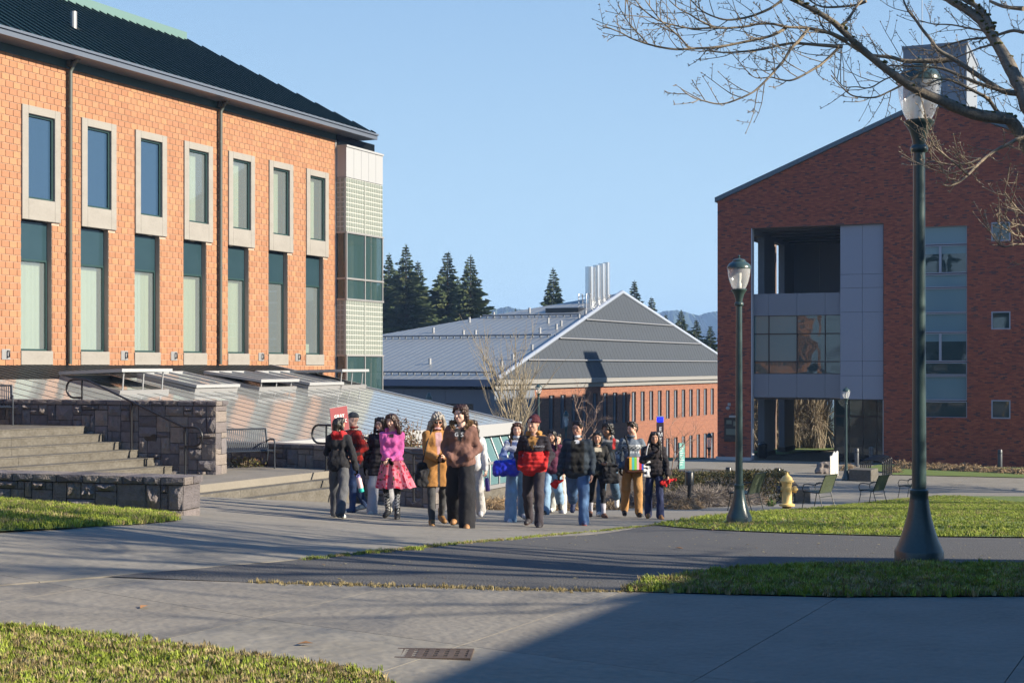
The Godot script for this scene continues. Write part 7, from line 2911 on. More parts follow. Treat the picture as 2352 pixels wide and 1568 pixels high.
	for side in 2:
		cb.cap(J["hip%d" % side], J["kn%d" % side], 0.065, 0.045, 0.03)
		cb.cap(J["kn%d" % side], J["an%d" % side], 0.043, 0.034, 0.03)
		cb.cap(J["sh%d" % side], J["el%d" % side], 0.042, 0.036, 0.03)
		cb.cap(J["el%d" % side], J["wr%d" % side], 0.035, 0.026, 0.02)
	cb.mesh(mb, sk)
	mk(mb, "body", M.skin, n)
	# trousers
	var cell := 0.019
	if q.has("legc"):
		var w: Array = q.get("legw", [0.092, 0.068, 0.058])
		var f := Field.new(Vector3(-0.36, 0.0, -0.5) * s, Vector3(0.36, 1.15, 0.55) * s, cell)
		f.cap(J.pel + Vector3(-0.06, -0.02, 0) * s, J.pel + Vector3(0.06, -0.02, 0) * s, 0.115 * fat * s, 0.115 * fat * s, 0.05)
		for side in 2:
			var an: Vector3 = J["an%d" % side]
			var kn: Vector3 = J["kn%d" % side]
			f.cap(J["hip%d" % side], kn, w[0] * fat * s, w[1] * s, 0.03)
			var end := kn.lerp(an, q.get("hem", 1.04))
			f.cap(kn, end, w[1] * s, w[2] * s, 0.03)
		f.wrinkle(0.016, 6.5, int(q.px), 0.7, 3)
		f.above(J.pel.y + 0.10 * s)
		mb = MB.new()
		f.mesh(mb, q.legc if q.legc is Callable else const_col(q.legc))
		mk(mb, "trousers", M.cloth, n)
	# upper garment
	var t: float = q.get("thick", 0.02) * 0.8
	var f2 := Field.new(Vector3(-0.55, 0.55 if not q.has("coat") else 0.35, -0.42) * s, Vector3(0.55, 1.68, 0.5) * s, cell)
	f2.cap(J.sh0 - Vector3(0.03, 0.02, 0) * s, J.sh1 + Vector3(0.03, -0.02, 0) * s, (0.05 + t * 0.7) * s, (0.05 + t * 0.7) * s, 0.05)
	f2.cap(J.chest + Vector3(-0.055 * fat, 0.02, 0) * s, J.chest + Vector3(0.055 * fat, 0.02, 0) * s, (0.086 * fat + t * 0.85) * s, (0.086 * fat + t * 0.85) * s, 0.05)
	var wst: Vector3 = J.pel.lerp(J.chest, 0.45)
	f2.cap(wst + Vector3(-0.05 * fat, 0, 0.01 * fat) * s, wst + Vector3(0.05 * fat, 0, 0.01 * fat) * s, (0.086 * fat * fat + t) * s, (0.086 * fat * fat + t) * s, 0.05)
	f2.cap(J.pel + Vector3(-0.062, -0.02, 0) * s, J.pel + Vector3(0.062, -0.02, 0) * s, (0.122 * fat + t * 0.6) * s, (0.122 * fat + t * 0.6) * s, 0.05)
	f2.cap(J.chest + Vector3(0, 0.05, 0) * s, J.neck + Vector3(0, -0.035, 0) * s, 0.085 * s, 0.055 * s, 0.04)
	if q.get("long", 0.0) > 0.0:
		var lo: Vector3 = J.pel + Vector3(0, -q.long, 0.02) * s
		f2.cap(J.pel + Vector3(-0.07, -0.05, 0) * s, lo + Vector3(-0.085, 0, 0) * s, (0.11 + t) * s, (0.12 + t) * s, 0.05)
		f2.cap(J.pel + Vector3(0.07, -0.05, 0) * s, lo + Vector3(0.085, 0, 0) * s, (0.11 + t) * s, (0.12 + t) * s, 0.05)
	for side in 2:
		f2.cap(J["sh%d" % side], J["el%d" % side], (0.048 + t * 0.7) * s, (0.043 + t * 0.65) * s, 0.03)
		f2.cap(J["el%d" % side], J["wr%d" % side], (0.043 + t * 0.65) * s, (0.036 + t * 0.5) * s, 0.025)
	if q.get("hood", false):
		var c: Vector3 = J.neck
		f2.cap(c + Vector3(-0.085, 0.01, 0.03) * s, c + Vector3(-0.06, 0.0, -0.08) * s, 0.035 * s, 0.045 * s, 0.03)
		f2.cap(c + Vector3(0.085, 0.01, 0.03) * s, c + Vector3(0.06, 0.0, -0.08) * s, 0.035 * s, 0.045 * s, 0.03)
		f2.cap(c + Vector3(-0.06, -0.01, -0.09) * s, c + Vector3(0.06, -0.01, -0.09) * s, 0.05 * s, 0.05 * s, 0.03)
	elif q.get("collar", false):
		var c: Vector3 = J.neck
		for k in 8:
			var a0 := TAU * k / 8.0
			var a1 := TAU * (k + 1) / 8.0
			f2.cap(c + Vector3(sin(a0) * 0.068, 0.015, cos(a0) * 0.068 + 0.005) * s, c + Vector3(sin(a1) * 0.068, 0.015, cos(a1) * 0.068 + 0.005) * s, 0.022 * s, 0.022 * s, 0.01)
	if q.get("quilt", 0.0) > 0.0:
		f2.quilt(0.011 * s, q.quilt * s)
	f2.wrinkle(q.get("fold", 0.02), 8.0, int(q.px) + 5, 0.8, 3)
	var hemy: float = J.pel.y + q.get("hemy", -0.13) * s
	f2.below(hemy)
	mb = MB.new()
	var tc = q.topc
	var jy: float = dy * s
	f2.mesh(mb, (func(p): return tc.call((p - Vector3(0, jy, 0)) / s)) if tc is Callable else const_col(tc))
	mk(mb, q.get("topname", "jacket"), M.cloth, n)
	# shoes
	var sc: Color = q.get("shoec", Color(0.02, 0.02, 0.02))
	var so: Color = q.get("solec", Color(0.03, 0.03, 0.03))
	for side in 2:
		var an: Vector3 = J["an%d" % side]
		var kn: Vector3 = J["kn%d" % side]
		mb = MB.new()
		var lift := maxf(0.0, an.y / s - 0.085)
		var pitch := clampf(lift * 4.5, 0.0, 0.9)
		if an.z > kn.z + 0.06 * s:
			pitch = -0.3 * clampf((an.z - kn.z) / (0.2 * s), 0, 1)
		var ft := Basis(Vector3.UP, (0.12 if side == 0 else -0.12)) * Basis(Vector3.RIGHT, pitch)
		var pos2 := an - ft * (Vector3(0, 0.08, -0.025) * s)
		if pitch < 0.0:
			pos2.y = maxf(pos2.y, 0.012)
		add_proto(mb, proto("boot" if q.get("boot", false) else "shoe", shoe_field.bind(q.get("boot", false))), Transform3D(ft.scaled(Vector3(s, s, s)), pos2), func(p): return so if p.y < 0.022 else sc)
		mk(mb, "boot" if q.get("boot", false) else "shoe", M.shoe, n)
	# hair or hat
	if q.has("hair"):
		hair(n, q.hair, hx, hairc, int(q.px))
	return {"n": n, "J": J, "s": s, "hx": hx, "d": d, "up": jy}

func hair(n: Node3D, style: String, hx: Transform3D, col: Color, sd: int):
	var f := Field.new(Vector3(-0.20, -0.50, -0.20), Vector3(0.20, 0.20, 0.16), 0.0125)
	var k := 0.02
	f.cap(Vector3(0, 0.042, -0.002), Vector3(0, 0.035, -0.035), 0.084, 0.086, k)
	f.cap(Vector3(0, 0.0, -0.05), Vector3(0, -0.045, -0.052), 0.070, 0.050, k)
	f.cap(Vector3(-0.045, 0.075, 0.035), Vector3(0.045, 0.075, 0.035), 0.044, 0.044, k)
	match style:
		"short":
			f.cap(Vector3(-0.04, 0.105, 0.03), Vector3(0.04, 0.10, 0.03), 0.030, 0.030, k)
		"quiff":
			for i in 9:
				var a := TAU * i / 9.0
				f.cap(Vector3(0.05 * cos(a), 0.10, 0.01 + 0.05 * sin(a)), Vector3(0.065 * cos(a), 0.125, 0.02 + 0.065 * sin(a)), 0.028, 0.018, 0.015)
		"shaggy":
			for i in 16:
				var a := TAU * i / 16.0
				var x := cos(a)
				var z := sin(a)
				var low := -0.07 if z < 0.1 else 0.03
				f.cap(Vector3(0.06 * x, 0.09, 0.06 * z - 0.01), Vector3(0.105 * x, low, 0.105 * z - 0.01), 0.038, 0.018, 0.02)
		"bob":
			for s in [-1, 1]:
				f.cap(Vector3(s * 0.072, 0.03, 0.0), Vector3(s * 0.082, -0.10, 0.01), 0.030, 0.026, k)
			f.cap(Vector3(0, 0, -0.06), Vector3(0, -0.12, -0.06), 0.075, 0.06, k)
		"long":
			for s in [-1, 1]:
				f.cap(Vector3(s * 0.066, 0.045, 0.035), Vector3(s * 0.090, -0.06, 0.02), 0.030, 0.026, k)
				f.cap(Vector3(s * 0.090, -0.06, 0.02), Vector3(s * 0.105, -0.20, 0.03), 0.028, 0.026, k)
				f.cap(Vector3(s * 0.105, -0.20, 0.03), Vector3(s * 0.11, -0.30, 0.05), 0.027, 0.012, k)
			f.cap(Vector3(0, 0, -0.06), Vector3(0, -0.26, -0.085), 0.080, 0.06, k)
		"verylong":
			for s in [-1, 1]:
				f.cap(Vector3(s * 0.066, 0.045, 0.035), Vector3(s * 0.10, -0.10, 0.02), 0.030, 0.034, k)
				f.cap(Vector3(s * 0.10, -0.10, 0.02), Vector3(s * 0.14, -0.44, 0.06), 0.034, 0.022, k)
			f.cap(Vector3(0, 0, -0.06), Vector3(0, -0.40, -0.10), 0.080, 0.06, k)
		"wavy":
			for s in [-1, 1]:
				f.cap(Vector3(s * 0.064, 0.05, 0.04), Vector3(s * 0.10, -0.06, 0.01), 0.032, 0.042, k)
				f.cap(Vector3(s * 0.10, -0.06, 0.01), Vector3(s * 0.135, -0.18, 0.0), 0.042, 0.035, k)
			f.cap(Vector3(0, 0.085, 0.07), Vector3(0.03, 0.045, 0.09), 0.02, 0.014, k)
			f.cap(Vector3(0, 0.085, 0.07), Vector3(-0.035, 0.045, 0.088), 0.02, 0.014, k)
			f.cap(Vector3(0, 0, -0.06), Vector3(0, -0.22, -0.08), 0.085, 0.07, k)
		"beanie":
			f = Field.new(Vector3(-0.16, -0.08, -0.18), Vector3(0.16, 0.22, 0.16), 0.0125)
			f.cap(Vector3(0, 0.06, -0.005), Vector3(0, 0.085, -0.035), 0.092, 0.082, 0.02)
			for i in 14:
				var a := TAU * i / 14.0
				var b := TAU * (i + 1) / 14.0
				f.cap(Vector3(0.088 * cos(a), 0.042, 0.094 * sin(a) - 0.012), Vector3(0.088 * cos(b), 0.042, 0.094 * sin(b) - 0.012), 0.022, 0.022, 0.01)
			f.below(0.024)
		"cap":
			f = Field.new(Vector3(-0.16, -0.12, -0.18), Vector3(0.16, 0.2, 0.2), 0.0125)
			f.cap(Vector3(0, 0.055, 0), Vector3(0, 0.05, -0.03), 0.086, 0.084, 0.02)
			f.cap(Vector3(-0.03, 0.05, 0.10), Vector3(0.03, 0.05, 0.10), 0.045, 0.045, 0.02)
			f.below(0.035)
	if style not in ["beanie", "cap"]:
		f.carve(Vector3(0, -0.035, 0.115), 0.106 if style != "wavy" else 0.095)
		f.wrinkle(0.012 if style in ["short", "bob"] else 0.022, 24.0, sd, 0.4 if style in ["long", "verylong", "wavy", "bob"] else 0.9, 2)
	var mb := MB.new()
	mb.xf = hx
	var fn := FastNoiseLite.new()
	fn.frequency = 30.0
	fn.seed = sd
	var patch := style == "beanie"
	f.mesh(mb, func(p):
		if patch and absf(p.x + 0.01) < 0.028 and p.y > 0.03 and p.y < 0.085 and p.z > 0.05:
			return Color(0.7, 0.68, 0.64) if absf(p.x + 0.01) > 0.016 or absf(p.y - 0.057) > 0.016 else Color(0.6, 0.25, 0.06)
		return col * (1.0 + 0.25 * fn.get_noise_3d(p.x, p.y * 0.2, p.z)))
	mk(mb, {"beanie": "beanie", "cap": "cap"}.get(style, "hair"), M.hair if style not in ["beanie", "cap"] else M.cloth, n)

func spectacles(r: Dictionary, dark: bool):
	var mb := MB.new()
	mb.xf = r.hx
	for s in [-1, 1]:
		var pts := []
		for k in 13:
			var a := TAU * k / 12.0
			pts.append(Vector3(s * 0.034 + 0.024 * cos(a), 0.0 + 0.018 * sin(a), 0.094 - 0.006 * absf(cos(a)) + 0.004))
		mb.tube(pts, [0.0028], 5, false)
		mb.tube([Vector3(s * 0.058, 0.004, 0.092), Vector3(s * 0.078, 0.006, 0.04), Vector3(s * 0.082, 0.0, -0.01)], [0.0026], 5)
		if dark:
			mb.ball(Vector3(s * 0.034, 0, 0.094), Vector3(0.024, 0.019, 0.006), 6)
	mb.tube([Vector3(-0.011, 0.004, 0.098), Vector3(0.011, 0.004, 0.098)], [0.0028], 5)
	mk(mb, "sunglasses" if dark else "spectacles", M.black_metal, r.n)

func people():
	M.skin = rough_mat([Color(0.93, 0.92, 0.91), Color(1, 1, 1)], 6.0, 0.55, {"seed": 131, "vc": true, "world": false})
	M.cloth = rough_mat([Color(0.84, 0.84, 0.84), Color(1, 1, 1)], 9.0, 0.9, {"seed": 132, "vc": true, "world": false, "fa": 0.03, "fb": 0.25, "bump": 0.35, "bfreq": 0.2})
	M.shoe = rough_mat([Color(0.85, 0.85, 0.85), Color(1, 1, 1)], 8.0, 0.6, {"seed": 133, "vc": true, "world": false})
	M.hair = rough_mat([Color(0.6, 0.6, 0.6), Color(1, 1, 1)], 20.0, 0.5, {"seed": 134, "vc": true, "world": false, "fa": 0.05, "fb": 0.3})
	var fair := Color(0.672, 0.414, 0.314)
	var warm := Color(0.515, 0.291, 0.19)
	var tan := Color(0.36, 0.19, 0.115)
	var jean := func(c: Color, fade: float) -> Callable:
		var fn := FastNoiseLite.new()
		fn.frequency = 4.0
		return func(p): return c * (1.0 + fade * fn.get_noise_3d(p.x * 2.0, p.y, p.z * 2.0))
	# 1 seen from behind, black jacket and red hood
	var p1 := person({"label": "person from behind in black jacket, red hood, grey jeans and white trainers, holding a bottle", "px": 778.0, "foot": 1194.0, "head": 957.0, "H": 1.62, "yaw": 172.0, "turn": -38.0, "legs": [14.0, 8.0, -12.0, 12.0], "skin": warm, "hair": "bob", "hairc": Color(0.012, 0.009, 0.008), "legc": jean.call(Color(0.085, 0.088, 0.098), 0.5), "legw": [0.098, 0.085, 0.082], "hem": 1.02, "thick": 0.036, "hood": true, "hemy": -0.16, "fold": 0.02,
		"topc": func(p): return Color(0.42, 0.012, 0.018) if p.y > 1.37 and p.z < 0.06 and absf(p.x) < 0.12 - (1.5 - p.y) * 0.2 or p.y > 1.455 else Color(0.013, 0.013, 0.016), "shoec": Color(0.62, 0.62, 0.60), "solec": Color(0.5, 0.5, 0.48), "hr": Vector3(-0.30, 0.86, 0.02), "hl": Vector3(0.12, 1.12, 0.32), "fist1": true})
	# 2 plaid jacket
	var p2 := person({"label": "person in red and black plaid jacket, dark blue jeans and grey cap", "px": 812.0, "foot": 1181.0, "head": 949.0, "H": 1.76, "yaw": -60.0, "turn": -15.0, "legs": [6.0, 4.0, -8.0, 10.0], "skin": fair, "hair": "cap", "hairc": Color(0.055, 0.06, 0.066), "legc": jean.call(Color(0.028, 0.055, 0.14), 0.4), "thick": 0.036, "collar": true, "hemy": -0.14,
		"topc": func(p):
			var a := sin(p.y * 44.0) > 0.15
			var b := sin((p.x + p.z) * 44.0) > 0.15
			return Color(0.02, 0.012, 0.012) if a and b else Color(0.17, 0.008, 0.008) if a or b else Color(0.42, 0.02, 0.015), "shoec": Color(0.03, 0.06, 0.12), "solec": Color(0.04, 0.05, 0.07), "hl": Vector3(0.2, 0.98, 0.1), "hr": Vector3(-0.22, 0.92, 0.1)})
	# 3 dark padded coat
	var p3 := person({"label": "person with glasses in dark padded coat and pale grey trousers behind the pink hoodie", "px": 874.0, "foot": 1177.0, "head": 949.0, "H": 1.68, "yaw": -8.0, "turn": -18.0, "legs": [-10.0, 12.0, 12.0, 6.0], "skin": fair, "hair": "long", "hairc": Color(0.016, 0.011, 0.009), "legc": Color(0.42, 0.42, 0.45), "legw": [0.098, 0.092, 0.098], "thick": 0.03, "hemy": -0.26, "long": 0.24, "quilt": 0.075, "collar": true, "topc": Color(0.020, 0.016, 0.022), "shoec": Color(0.5, 0.46, 0.38), "solec": Color(0.4, 0.38, 0.33), "hr": Vector3(-0.27, 0.86, 0.04)})
	spectacles(p3, false)
	# 4 pink hoodie and floral skirt
	var p4 := person({"label": "person in bright pink hoodie and rose-print pink skirt with black ankle boots", "px": 900.0, "foot": 1186.0, "head": 940.5, "H": 1.70, "yaw": -6.0, "turn": -20.0, "nod": 6.0, "legs": [10.0, 6.0, -6.0, 12.0], "skin": fair, "hair": "wavy", "hairc": Color(0.05, 0.022, 0.013), "thick": 0.022, "hood": true, "hemy": 0.0, "topc": func(p): return Color(0.02, 0.015, 0.02) if p.z > 0.055 and p.y > 1.34 and absf(p.x) < 0.035 + (p.y - 1.34) * 0.25 else Color(0.70, 0.13, 0.40), "topname": "hoodie",
		"legc": func(p): return Color(0.012, 0.012, 0.014) if p.y > 0.42 or p.y < 0.1 else (Color(0.6, 0.6, 0.6) if sin(p.y * 130.0 + 5.0 * sin(p.x * 60.0)) > 0.1 else Color(0.015, 0.015, 0.015)), "legw": [0.07, 0.05, 0.042], "shoec": Color(0.012, 0.012, 0.014), "boot": true, "hl": Vector3(0.03, 1.0, 0.22), "hr": Vector3(-0.01, 1.0, 0.235), "thumb0": Vector3(0, 1, 0.2), "thumb1": Vector3(0, 1, 0.2)})
	skirt(p4)
	# 5 camel coat
	var p5 := person({"label": "grey-haired person in long camel coat and sunglasses with a black bag", "px": 1004.0, "foot": 1208.0, "head": 943.5, "H": 1.72, "yaw": 14.0, "turn": -2.0, "nod": 22.0, "legs": [-8.0, 10.0, 10.0, 4.0], "skin": Color(0.55, 0.30, 0.21), "hair": "wavy", "hairc": Color(0.30, 0.27, 0.24), "legc": Color(0.055, 0.055, 0.06), "legw": [0.085, 0.058, 0.05], "hem": 0.93, "thick": 0.045, "hemy": -0.36, "long": 0.36, "collar": true, "fold": 0.014, "topname": "coat",
		"topc": func(p): return Color(0.5, 0.30, 0.32) if p.z > 0.05 and p.y > 1.1 and absf(p.x) < 0.05 * clampf((p.y - 1.0) * 3.0, 0.2, 1.0) else (Color(0.02, 0.02, 0.024) if p.z > 0.04 and absf(p.x) < 0.02 and p.y < 1.1 else Color(0.37, 0.175, 0.048)), "shoec": Color(0.24, 0.12, 0.035), "boot": true, "hl": Vector3(0.06, 1.06, 0.25), "hr": Vector3(-0.05, 1.05, 0.26), "thumb0": Vector3(0, 1, 0.2), "thumb1": Vector3(0, 1, 0.2)})
	spectacles(p5, true)
	# 6 brown jacket with fur hood
	var p6 := person({"label": "tall person in brown jacket with fur-trimmed hood and very wide black trousers", "px": 1058.0, "foot": 1214.0, "head": 927.0, "H": 1.82, "yaw": -6.0, "turn": -28.0, "legs": [14.0, 8.0, -10.0, 12.0], "skin": Color(0.66, 0.42, 0.34), "hair": "shaggy", "hairc": Color(0.045, 0.018, 0.012), "legc": Color(0.010, 0.010, 0.012), "legw": [0.112, 0.118, 0.118], "hem": 1.06, "thick": 0.04, "hemy": -0.10, "collar": false, "fold": 0.022,
		"topc": func(p): return Color(0.014, 0.014, 0.018) if p.z > 0.06 and p.y > 1.24 and absf(p.x) < (p.y - 1.2) * 0.42 and p.y < 1.42 else (Color(0.45, 0.45, 0.5) if p.z > 0.05 and p.y >= 1.42 and absf(p.x) < 0.06 else Color(0.155, 0.078, 0.062)), "shoec": Color(0.34, 0.17, 0.07), "pocket": "01", "hl": Vector3(0.13, 1.02, 0.13), "hr": Vector3(-0.14, 1.02, 0.13), "pl": Vector3(0.55, 0, -1), "pr": Vector3(-0.55, 0, -1)})
	fur(p6)
	for k in 2:
		var o := node(text_mesh(["G", "S"][k], 0.06, 0.003), "letter", plain(Color(0.6, 0.6, 0.62), 0.7), p6.n)
		o.position = (Vector3([-0.035, 0.045][k], 1.335, 0.165) * p6.s) + Vector3(0, p6.up, 0)
	# 7 behind the brown jacket
	var p7 := person({"label": "person in white sleeve and white trousers mostly hidden behind the brown jacket", "px": 1086.0, "foot": 1186.0, "head": 957.0, "H": 1.68, "yaw": -5.0, "legs": [-8.0, 10.0, 10.0, 6.0], "skin": fair, "hair": "long", "hairc": Color(0.06, 0.035, 0.02), "legc": Color(0.58, 0.56, 0.54), "legw": [0.09, 0.08, 0.085], "thick": 0.024, "topc": Color(0.62, 0.61, 0.60), "shoec": Color(0.6, 0.6, 0.6), "solec": Color(0.5, 0.5, 0.5), "hl": Vector3(0.24, 0.86, 0.08), "fist0": true})
	# 8 brown-haired, light jeans
	var p8 := person({"label": "brown-haired person in blue and white jacket and pale wide jeans, holding a blue bag", "px": 1188.0, "foot": 1203.0, "head": 969.5, "H": 1.70, "yaw": 0.0, "turn": -4.0, "legs": [-12.0, 14.0, 12.0, 6.0], "skin": fair, "hair": "long", "hairc": Color(0.075, 0.033, 0.016), "legc": jean.call(Color(0.22, 0.36, 0.52), 0.35), "legw": [0.10, 0.10, 0.108], "thick": 0.03, "quilt": 0.11, "hemy": -0.02, "collar": true,
		"topc": func(p): return Color(0.6, 0.62, 0.68) if p.y > 1.40 and p.z > 0.02 else (Color(0.55, 0.57, 0.64) if sin(p.y * 26.0 + p.x * 8.0) > 0.1 else Color(0.16, 0.22, 0.45)), "shoec": Color(0.62, 0.62, 0.62), "solec": Color(0.5, 0.5, 0.5), "hl": Vector3(0.08, 1.18, 0.22), "hr": Vector3(-0.10, 1.02, 0.22), "fist1": true, "pl": Vector3(1, -0.3, -0.5), "pr": Vector3(-1, -0.3, -0.5)})
	# 9 red and black padded jacket, beanie
	var p9 := person({"label": "person in maroon beanie, black and red padded jacket and dark plum trousers", "px": 1226.0, "foot": 1216.0, "head": 957.5, "H": 1.77, "yaw": -10.0, "turn": -24.0, "nod": -4.0, "legs": [16.0, 10.0, -8.0, 10.0], "skin": Color(0.62, 0.36, 0.26), "hair": "beanie", "hairc": Color(0.085, 0.016, 0.024), "fat": 1.02, "legc": Color(0.042, 0.032, 0.042), "legw": [0.092, 0.076, 0.068], "thick": 0.042, "quilt": 0.065, "hood": true, "hemy": -0.16, "topname": "padded_jacket",
		"topc": func(p): return Color(0.40, 0.20, 0.055) if (p.y > 1.44 or (p.z > 0.06 and p.y > 1.22 and absf(p.x) < (p.y - 1.2) * 0.42)) else (Color(0.016, 0.014, 0.02) if p.y > 1.20 or absf(p.x) > 0.235 else Color(0.46, 0.012, 0.014)), "shoec": Color(0.03, 0.026, 0.028), "solec": Color(0.10, 0.05, 0.045), "pocket": "01", "hl": Vector3(0.19, 0.97, 0.11), "hr": Vector3(-0.21, 0.95, 0.09)})
	var ct := node(text_mesh("Columbia", 0.028, 0.002), "chest_lettering", plain(Color(0.5, 0.5, 0.52), 0.7), p9.n)
	ct.position = Vector3(0.105, 1.285, 0.165) * p9.s + Vector3(0, p9.up, 0)
	# 10 maroon jacket behind
	var p10 := person({"label": "dark-haired person in maroon jacket and pale jeans behind the red padded jacket", "px": 1268.0, "foot": 1177.0, "head": 979.0, "H": 1.62, "yaw": -8.0, "turn": -12.0, "legs": [-16.0, 20.0, 12.0, 4.0], "skin": Color(0.5, 0.29, 0.2), "hair": "long", "hairc": Color(0.012, 0.009, 0.008), "legc": jean.call(Color(0.20, 0.32, 0.47), 0.3), "legw": [0.095, 0.09, 0.09], "thick": 0.03, "topc": Color(0.085, 0.015, 0.04), "hemy": -0.12, "shoec": Color(0.015, 0.015, 0.015)})
	var p16 := person({"label": "person in off-white trousers almost hidden behind the maroon jacket", "px": 1280.0, "foot": 1172.0, "head": 985.0, "H": 1.60, "yaw": 0.0, "legs": [10.0, 8.0, -8.0, 10.0], "skin": fair, "hair": "bob", "hairc": Color(0.02, 0.014, 0.01), "legc": Color(0.50, 0.52, 0.50), "legw": [0.095, 0.09, 0.095], "thick": 0.02, "topc": Color(0.06, 0.016, 0.03), "shoec": Color(0.55, 0.55, 0.55)})
	# 11 glasses, dark padded jacket, jeans
	var p11 := person({"label": "stout person with glasses in open dark blue padded jacket over black, blue jeans", "px": 1327.0, "foot": 1211.0, "head": 965.5, "H": 1.75, "yaw": -6.0, "turn": -22.0, "legs": [14.0, 4.0, -22.0, 26.0], "skin": Color(0.58, 0.31, 0.22), "hair": "short", "hairc": Color(0.022, 0.014, 0.010), "fat": 1.22, "shoulder": 0.18, "legc": jean.call(Color(0.085, 0.165, 0.32), 0.5), "legw": [0.098, 0.088, 0.082], "thick": 0.036, "quilt": 0.10, "collar": true, "hemy": -0.17, "fold": 0.02, "topname": "padded_jacket",
		"topc": func(p): return Color(0.62, 0.64, 0.70) if p.z > 0.05 and p.y > 1.38 and absf(p.x) < 0.05 * (p.y - 1.34) * 10.0 and absf(p.x) < 0.045 else (Color(0.008, 0.008, 0.010) if p.z > 0.05 and absf(p.x - 0.01) < 0.105 and p.y > 0.9 else Color(0.022, 0.032, 0.05)), "shoec": Color(0.03, 0.05, 0.13), "solec": Color(0.42, 0.09, 0.07), "hl": Vector3(0.24, 0.88, 0.12), "hr": Vector3(-0.30, 0.86, 0.08), "fist1": true})
	spectacles(p11, false)
	# 12 black outfit with white socks
	var p12 := person({"label": "person in black jacket, leggings and white socks looking aside, tote on the arm", "px": 1372.0, "foot": 1190.0, "head": 990.0, "H": 1.60, "yaw": 6.0, "turn": -14.0, "legs": [8.0, 6.0, -6.0, 8.0], "skin": Color(0.45, 0.25, 0.17), "hair": "bob", "hairc": Color(0.012, 0.009, 0.008), "legc": func(p): return Color(0.5, 0.5, 0.56) if p.y < 0.27 else Color(0.011, 0.011, 0.013), "legw": [0.085, 0.056, 0.048], "thick": 0.03, "collar": true, "hemy": -0.1,
		"topc": func(p): return (Color(0.20, 0.17, 0.11) if sin(p.x * 60.0) * sin(p.y * 60.0) > 0 else Color(0.08, 0.07, 0.05)) if p.y < 0.95 and p.x < 0.02 else (Color(0.38, 0.34, 0.27) if p.z > 0.05 and p.y > 1.34 and absf(p.x) < 0.07 else Color(0.016, 0.017, 0.019)), "shoec": Color(0.14, 0.055, 0.03), "hl": Vector3(0.12, 1.10, 0.24), "hr": Vector3(-0.24, 0.9, 0.08)})
	# 13 grey hood, dark bomber
	var p13 := person({"label": "dark-haired person in navy bomber with grey hood and red backpack strap, white trainers", "px": 1396.0, "foot": 1182.0, "head": 963.5, "H": 1.76, "yaw": -10.0, "turn": -40.0, "legs": [-20.0, 24.0, 14.0, 4.0], "skin": tan, "hair": "shaggy", "hairc": Color(0.010, 0.008, 0.008), "legc": jean.call(Color(0.06, 0.12, 0.20), 0.4), "legw": [0.09, 0.08, 0.078], "thick": 0.032, "hood": true, "hemy": -0.14,
		"topc": func(p): return Color(0.40, 0.02, 0.02) if p.x > 0.10 and p.x < 0.145 and p.y > 1.27 and p.y < 1.47 and p.z > 0.0 else (Color(0.22, 0.22, 0.23) if p.y > 1.40 else Color(0.015, 0.022, 0.034)), "shoec": Color(0.62, 0.62, 0.60), "solec": Color(0.55, 0.55, 0.53), "hl": Vector3(0.20, 0.95, 0.1), "hr": Vector3(-0.08, 1.28, 0.30), "pr": Vector3(-1, -0.6, -0.2)})
	# 14 patterned sweater
	var p14 := person({"label": "person in grey-blue sweater with white knitted bands and tan trousers, striped bag at the hip", "px": 1452.0, "foot": 1187.0, "head": 967.5, "H": 1.77, "yaw": 4.0, "turn": -55.0, "nod": 4.0, "legs": [6.0, 4.0, -6.0, 8.0], "skin": Color(0.60, 0.35, 0.26), "hair": "quiff", "hairc": Color(0.035, 0.02, 0.013), "shoulder": 0.168, "legc": Color(0.40, 0.215, 0.075), "legw": [0.095, 0.08, 0.07], "hem": 0.96, "thick": 0.022, "collar": true, "hemy": -0.12, "topname": "sweater",
		"topc": func(p):
			var b := Color(0.115, 0.145, 0.185)
			var y: float = p.y + (0.10 if absf(p.x) > 0.21 else 0.0)
			if (y > 1.31 and y < 1.322) or (y > 1.225 and y < 1.24): return Color(0.5, 0.52, 0.55)
			if y > 1.245 and y < 1.305: return Color(0.5, 0.52, 0.55) if sin(p.x * 85.0) * sin(y * 105.0) > 0.0 else Color(0.03, 0.04, 0.055)
			if y > 1.18 and y < 1.215: return Color(0.45, 0.47, 0.5) if sin(p.x * 120.0) > 0.2 else b
			return b, "shoec": Color(0.014, 0.014, 0.016), "solec": Color(0.5, 0.5, 0.5), "hl": Vector3(0.26, 0.92, 0.1), "hr": Vector3(-0.24, 0.9, 0.04)})
	# 15 long black hair, black padded coat
	var p15 := person({"label": "long-haired person in black padded coat, navy jeans and tan boots holding a red cloth", "px": 1503.0, "foot": 1197.0, "head": 995.0, "H": 1.60, "yaw": -2.0, "turn": 2.0, "legs": [8.0, 6.0, -4.0, 6.0], "skin": Color(0.42, 0.235, 0.16), "hair": "verylong", "hairc": Color(0.016, 0.010, 0.009), "legc": jean.call(Color(0.022, 0.030, 0.085), 0.5), "legw": [0.086, 0.074, 0.078], "thick": 0.042, "quilt": 0.085, "collar": true, "hemy": -0.15, "topc": Color(0.012, 0.010, 0.012), "topname": "padded_coat", "shoec": Color(0.36, 0.17, 0.055), "solec": Color(0.22, 0.12, 0.06), "boot": true, "hr": Vector3(-0.03, 1.30, 0.22), "pr": Vector3(-1, -0.8, -0.2), "hl": Vector3(0.27, 0.84, 0.10), "fist0": true})
	carried(p1, p2, p4, p5, p7, p8, p11, p12, p14, p15)

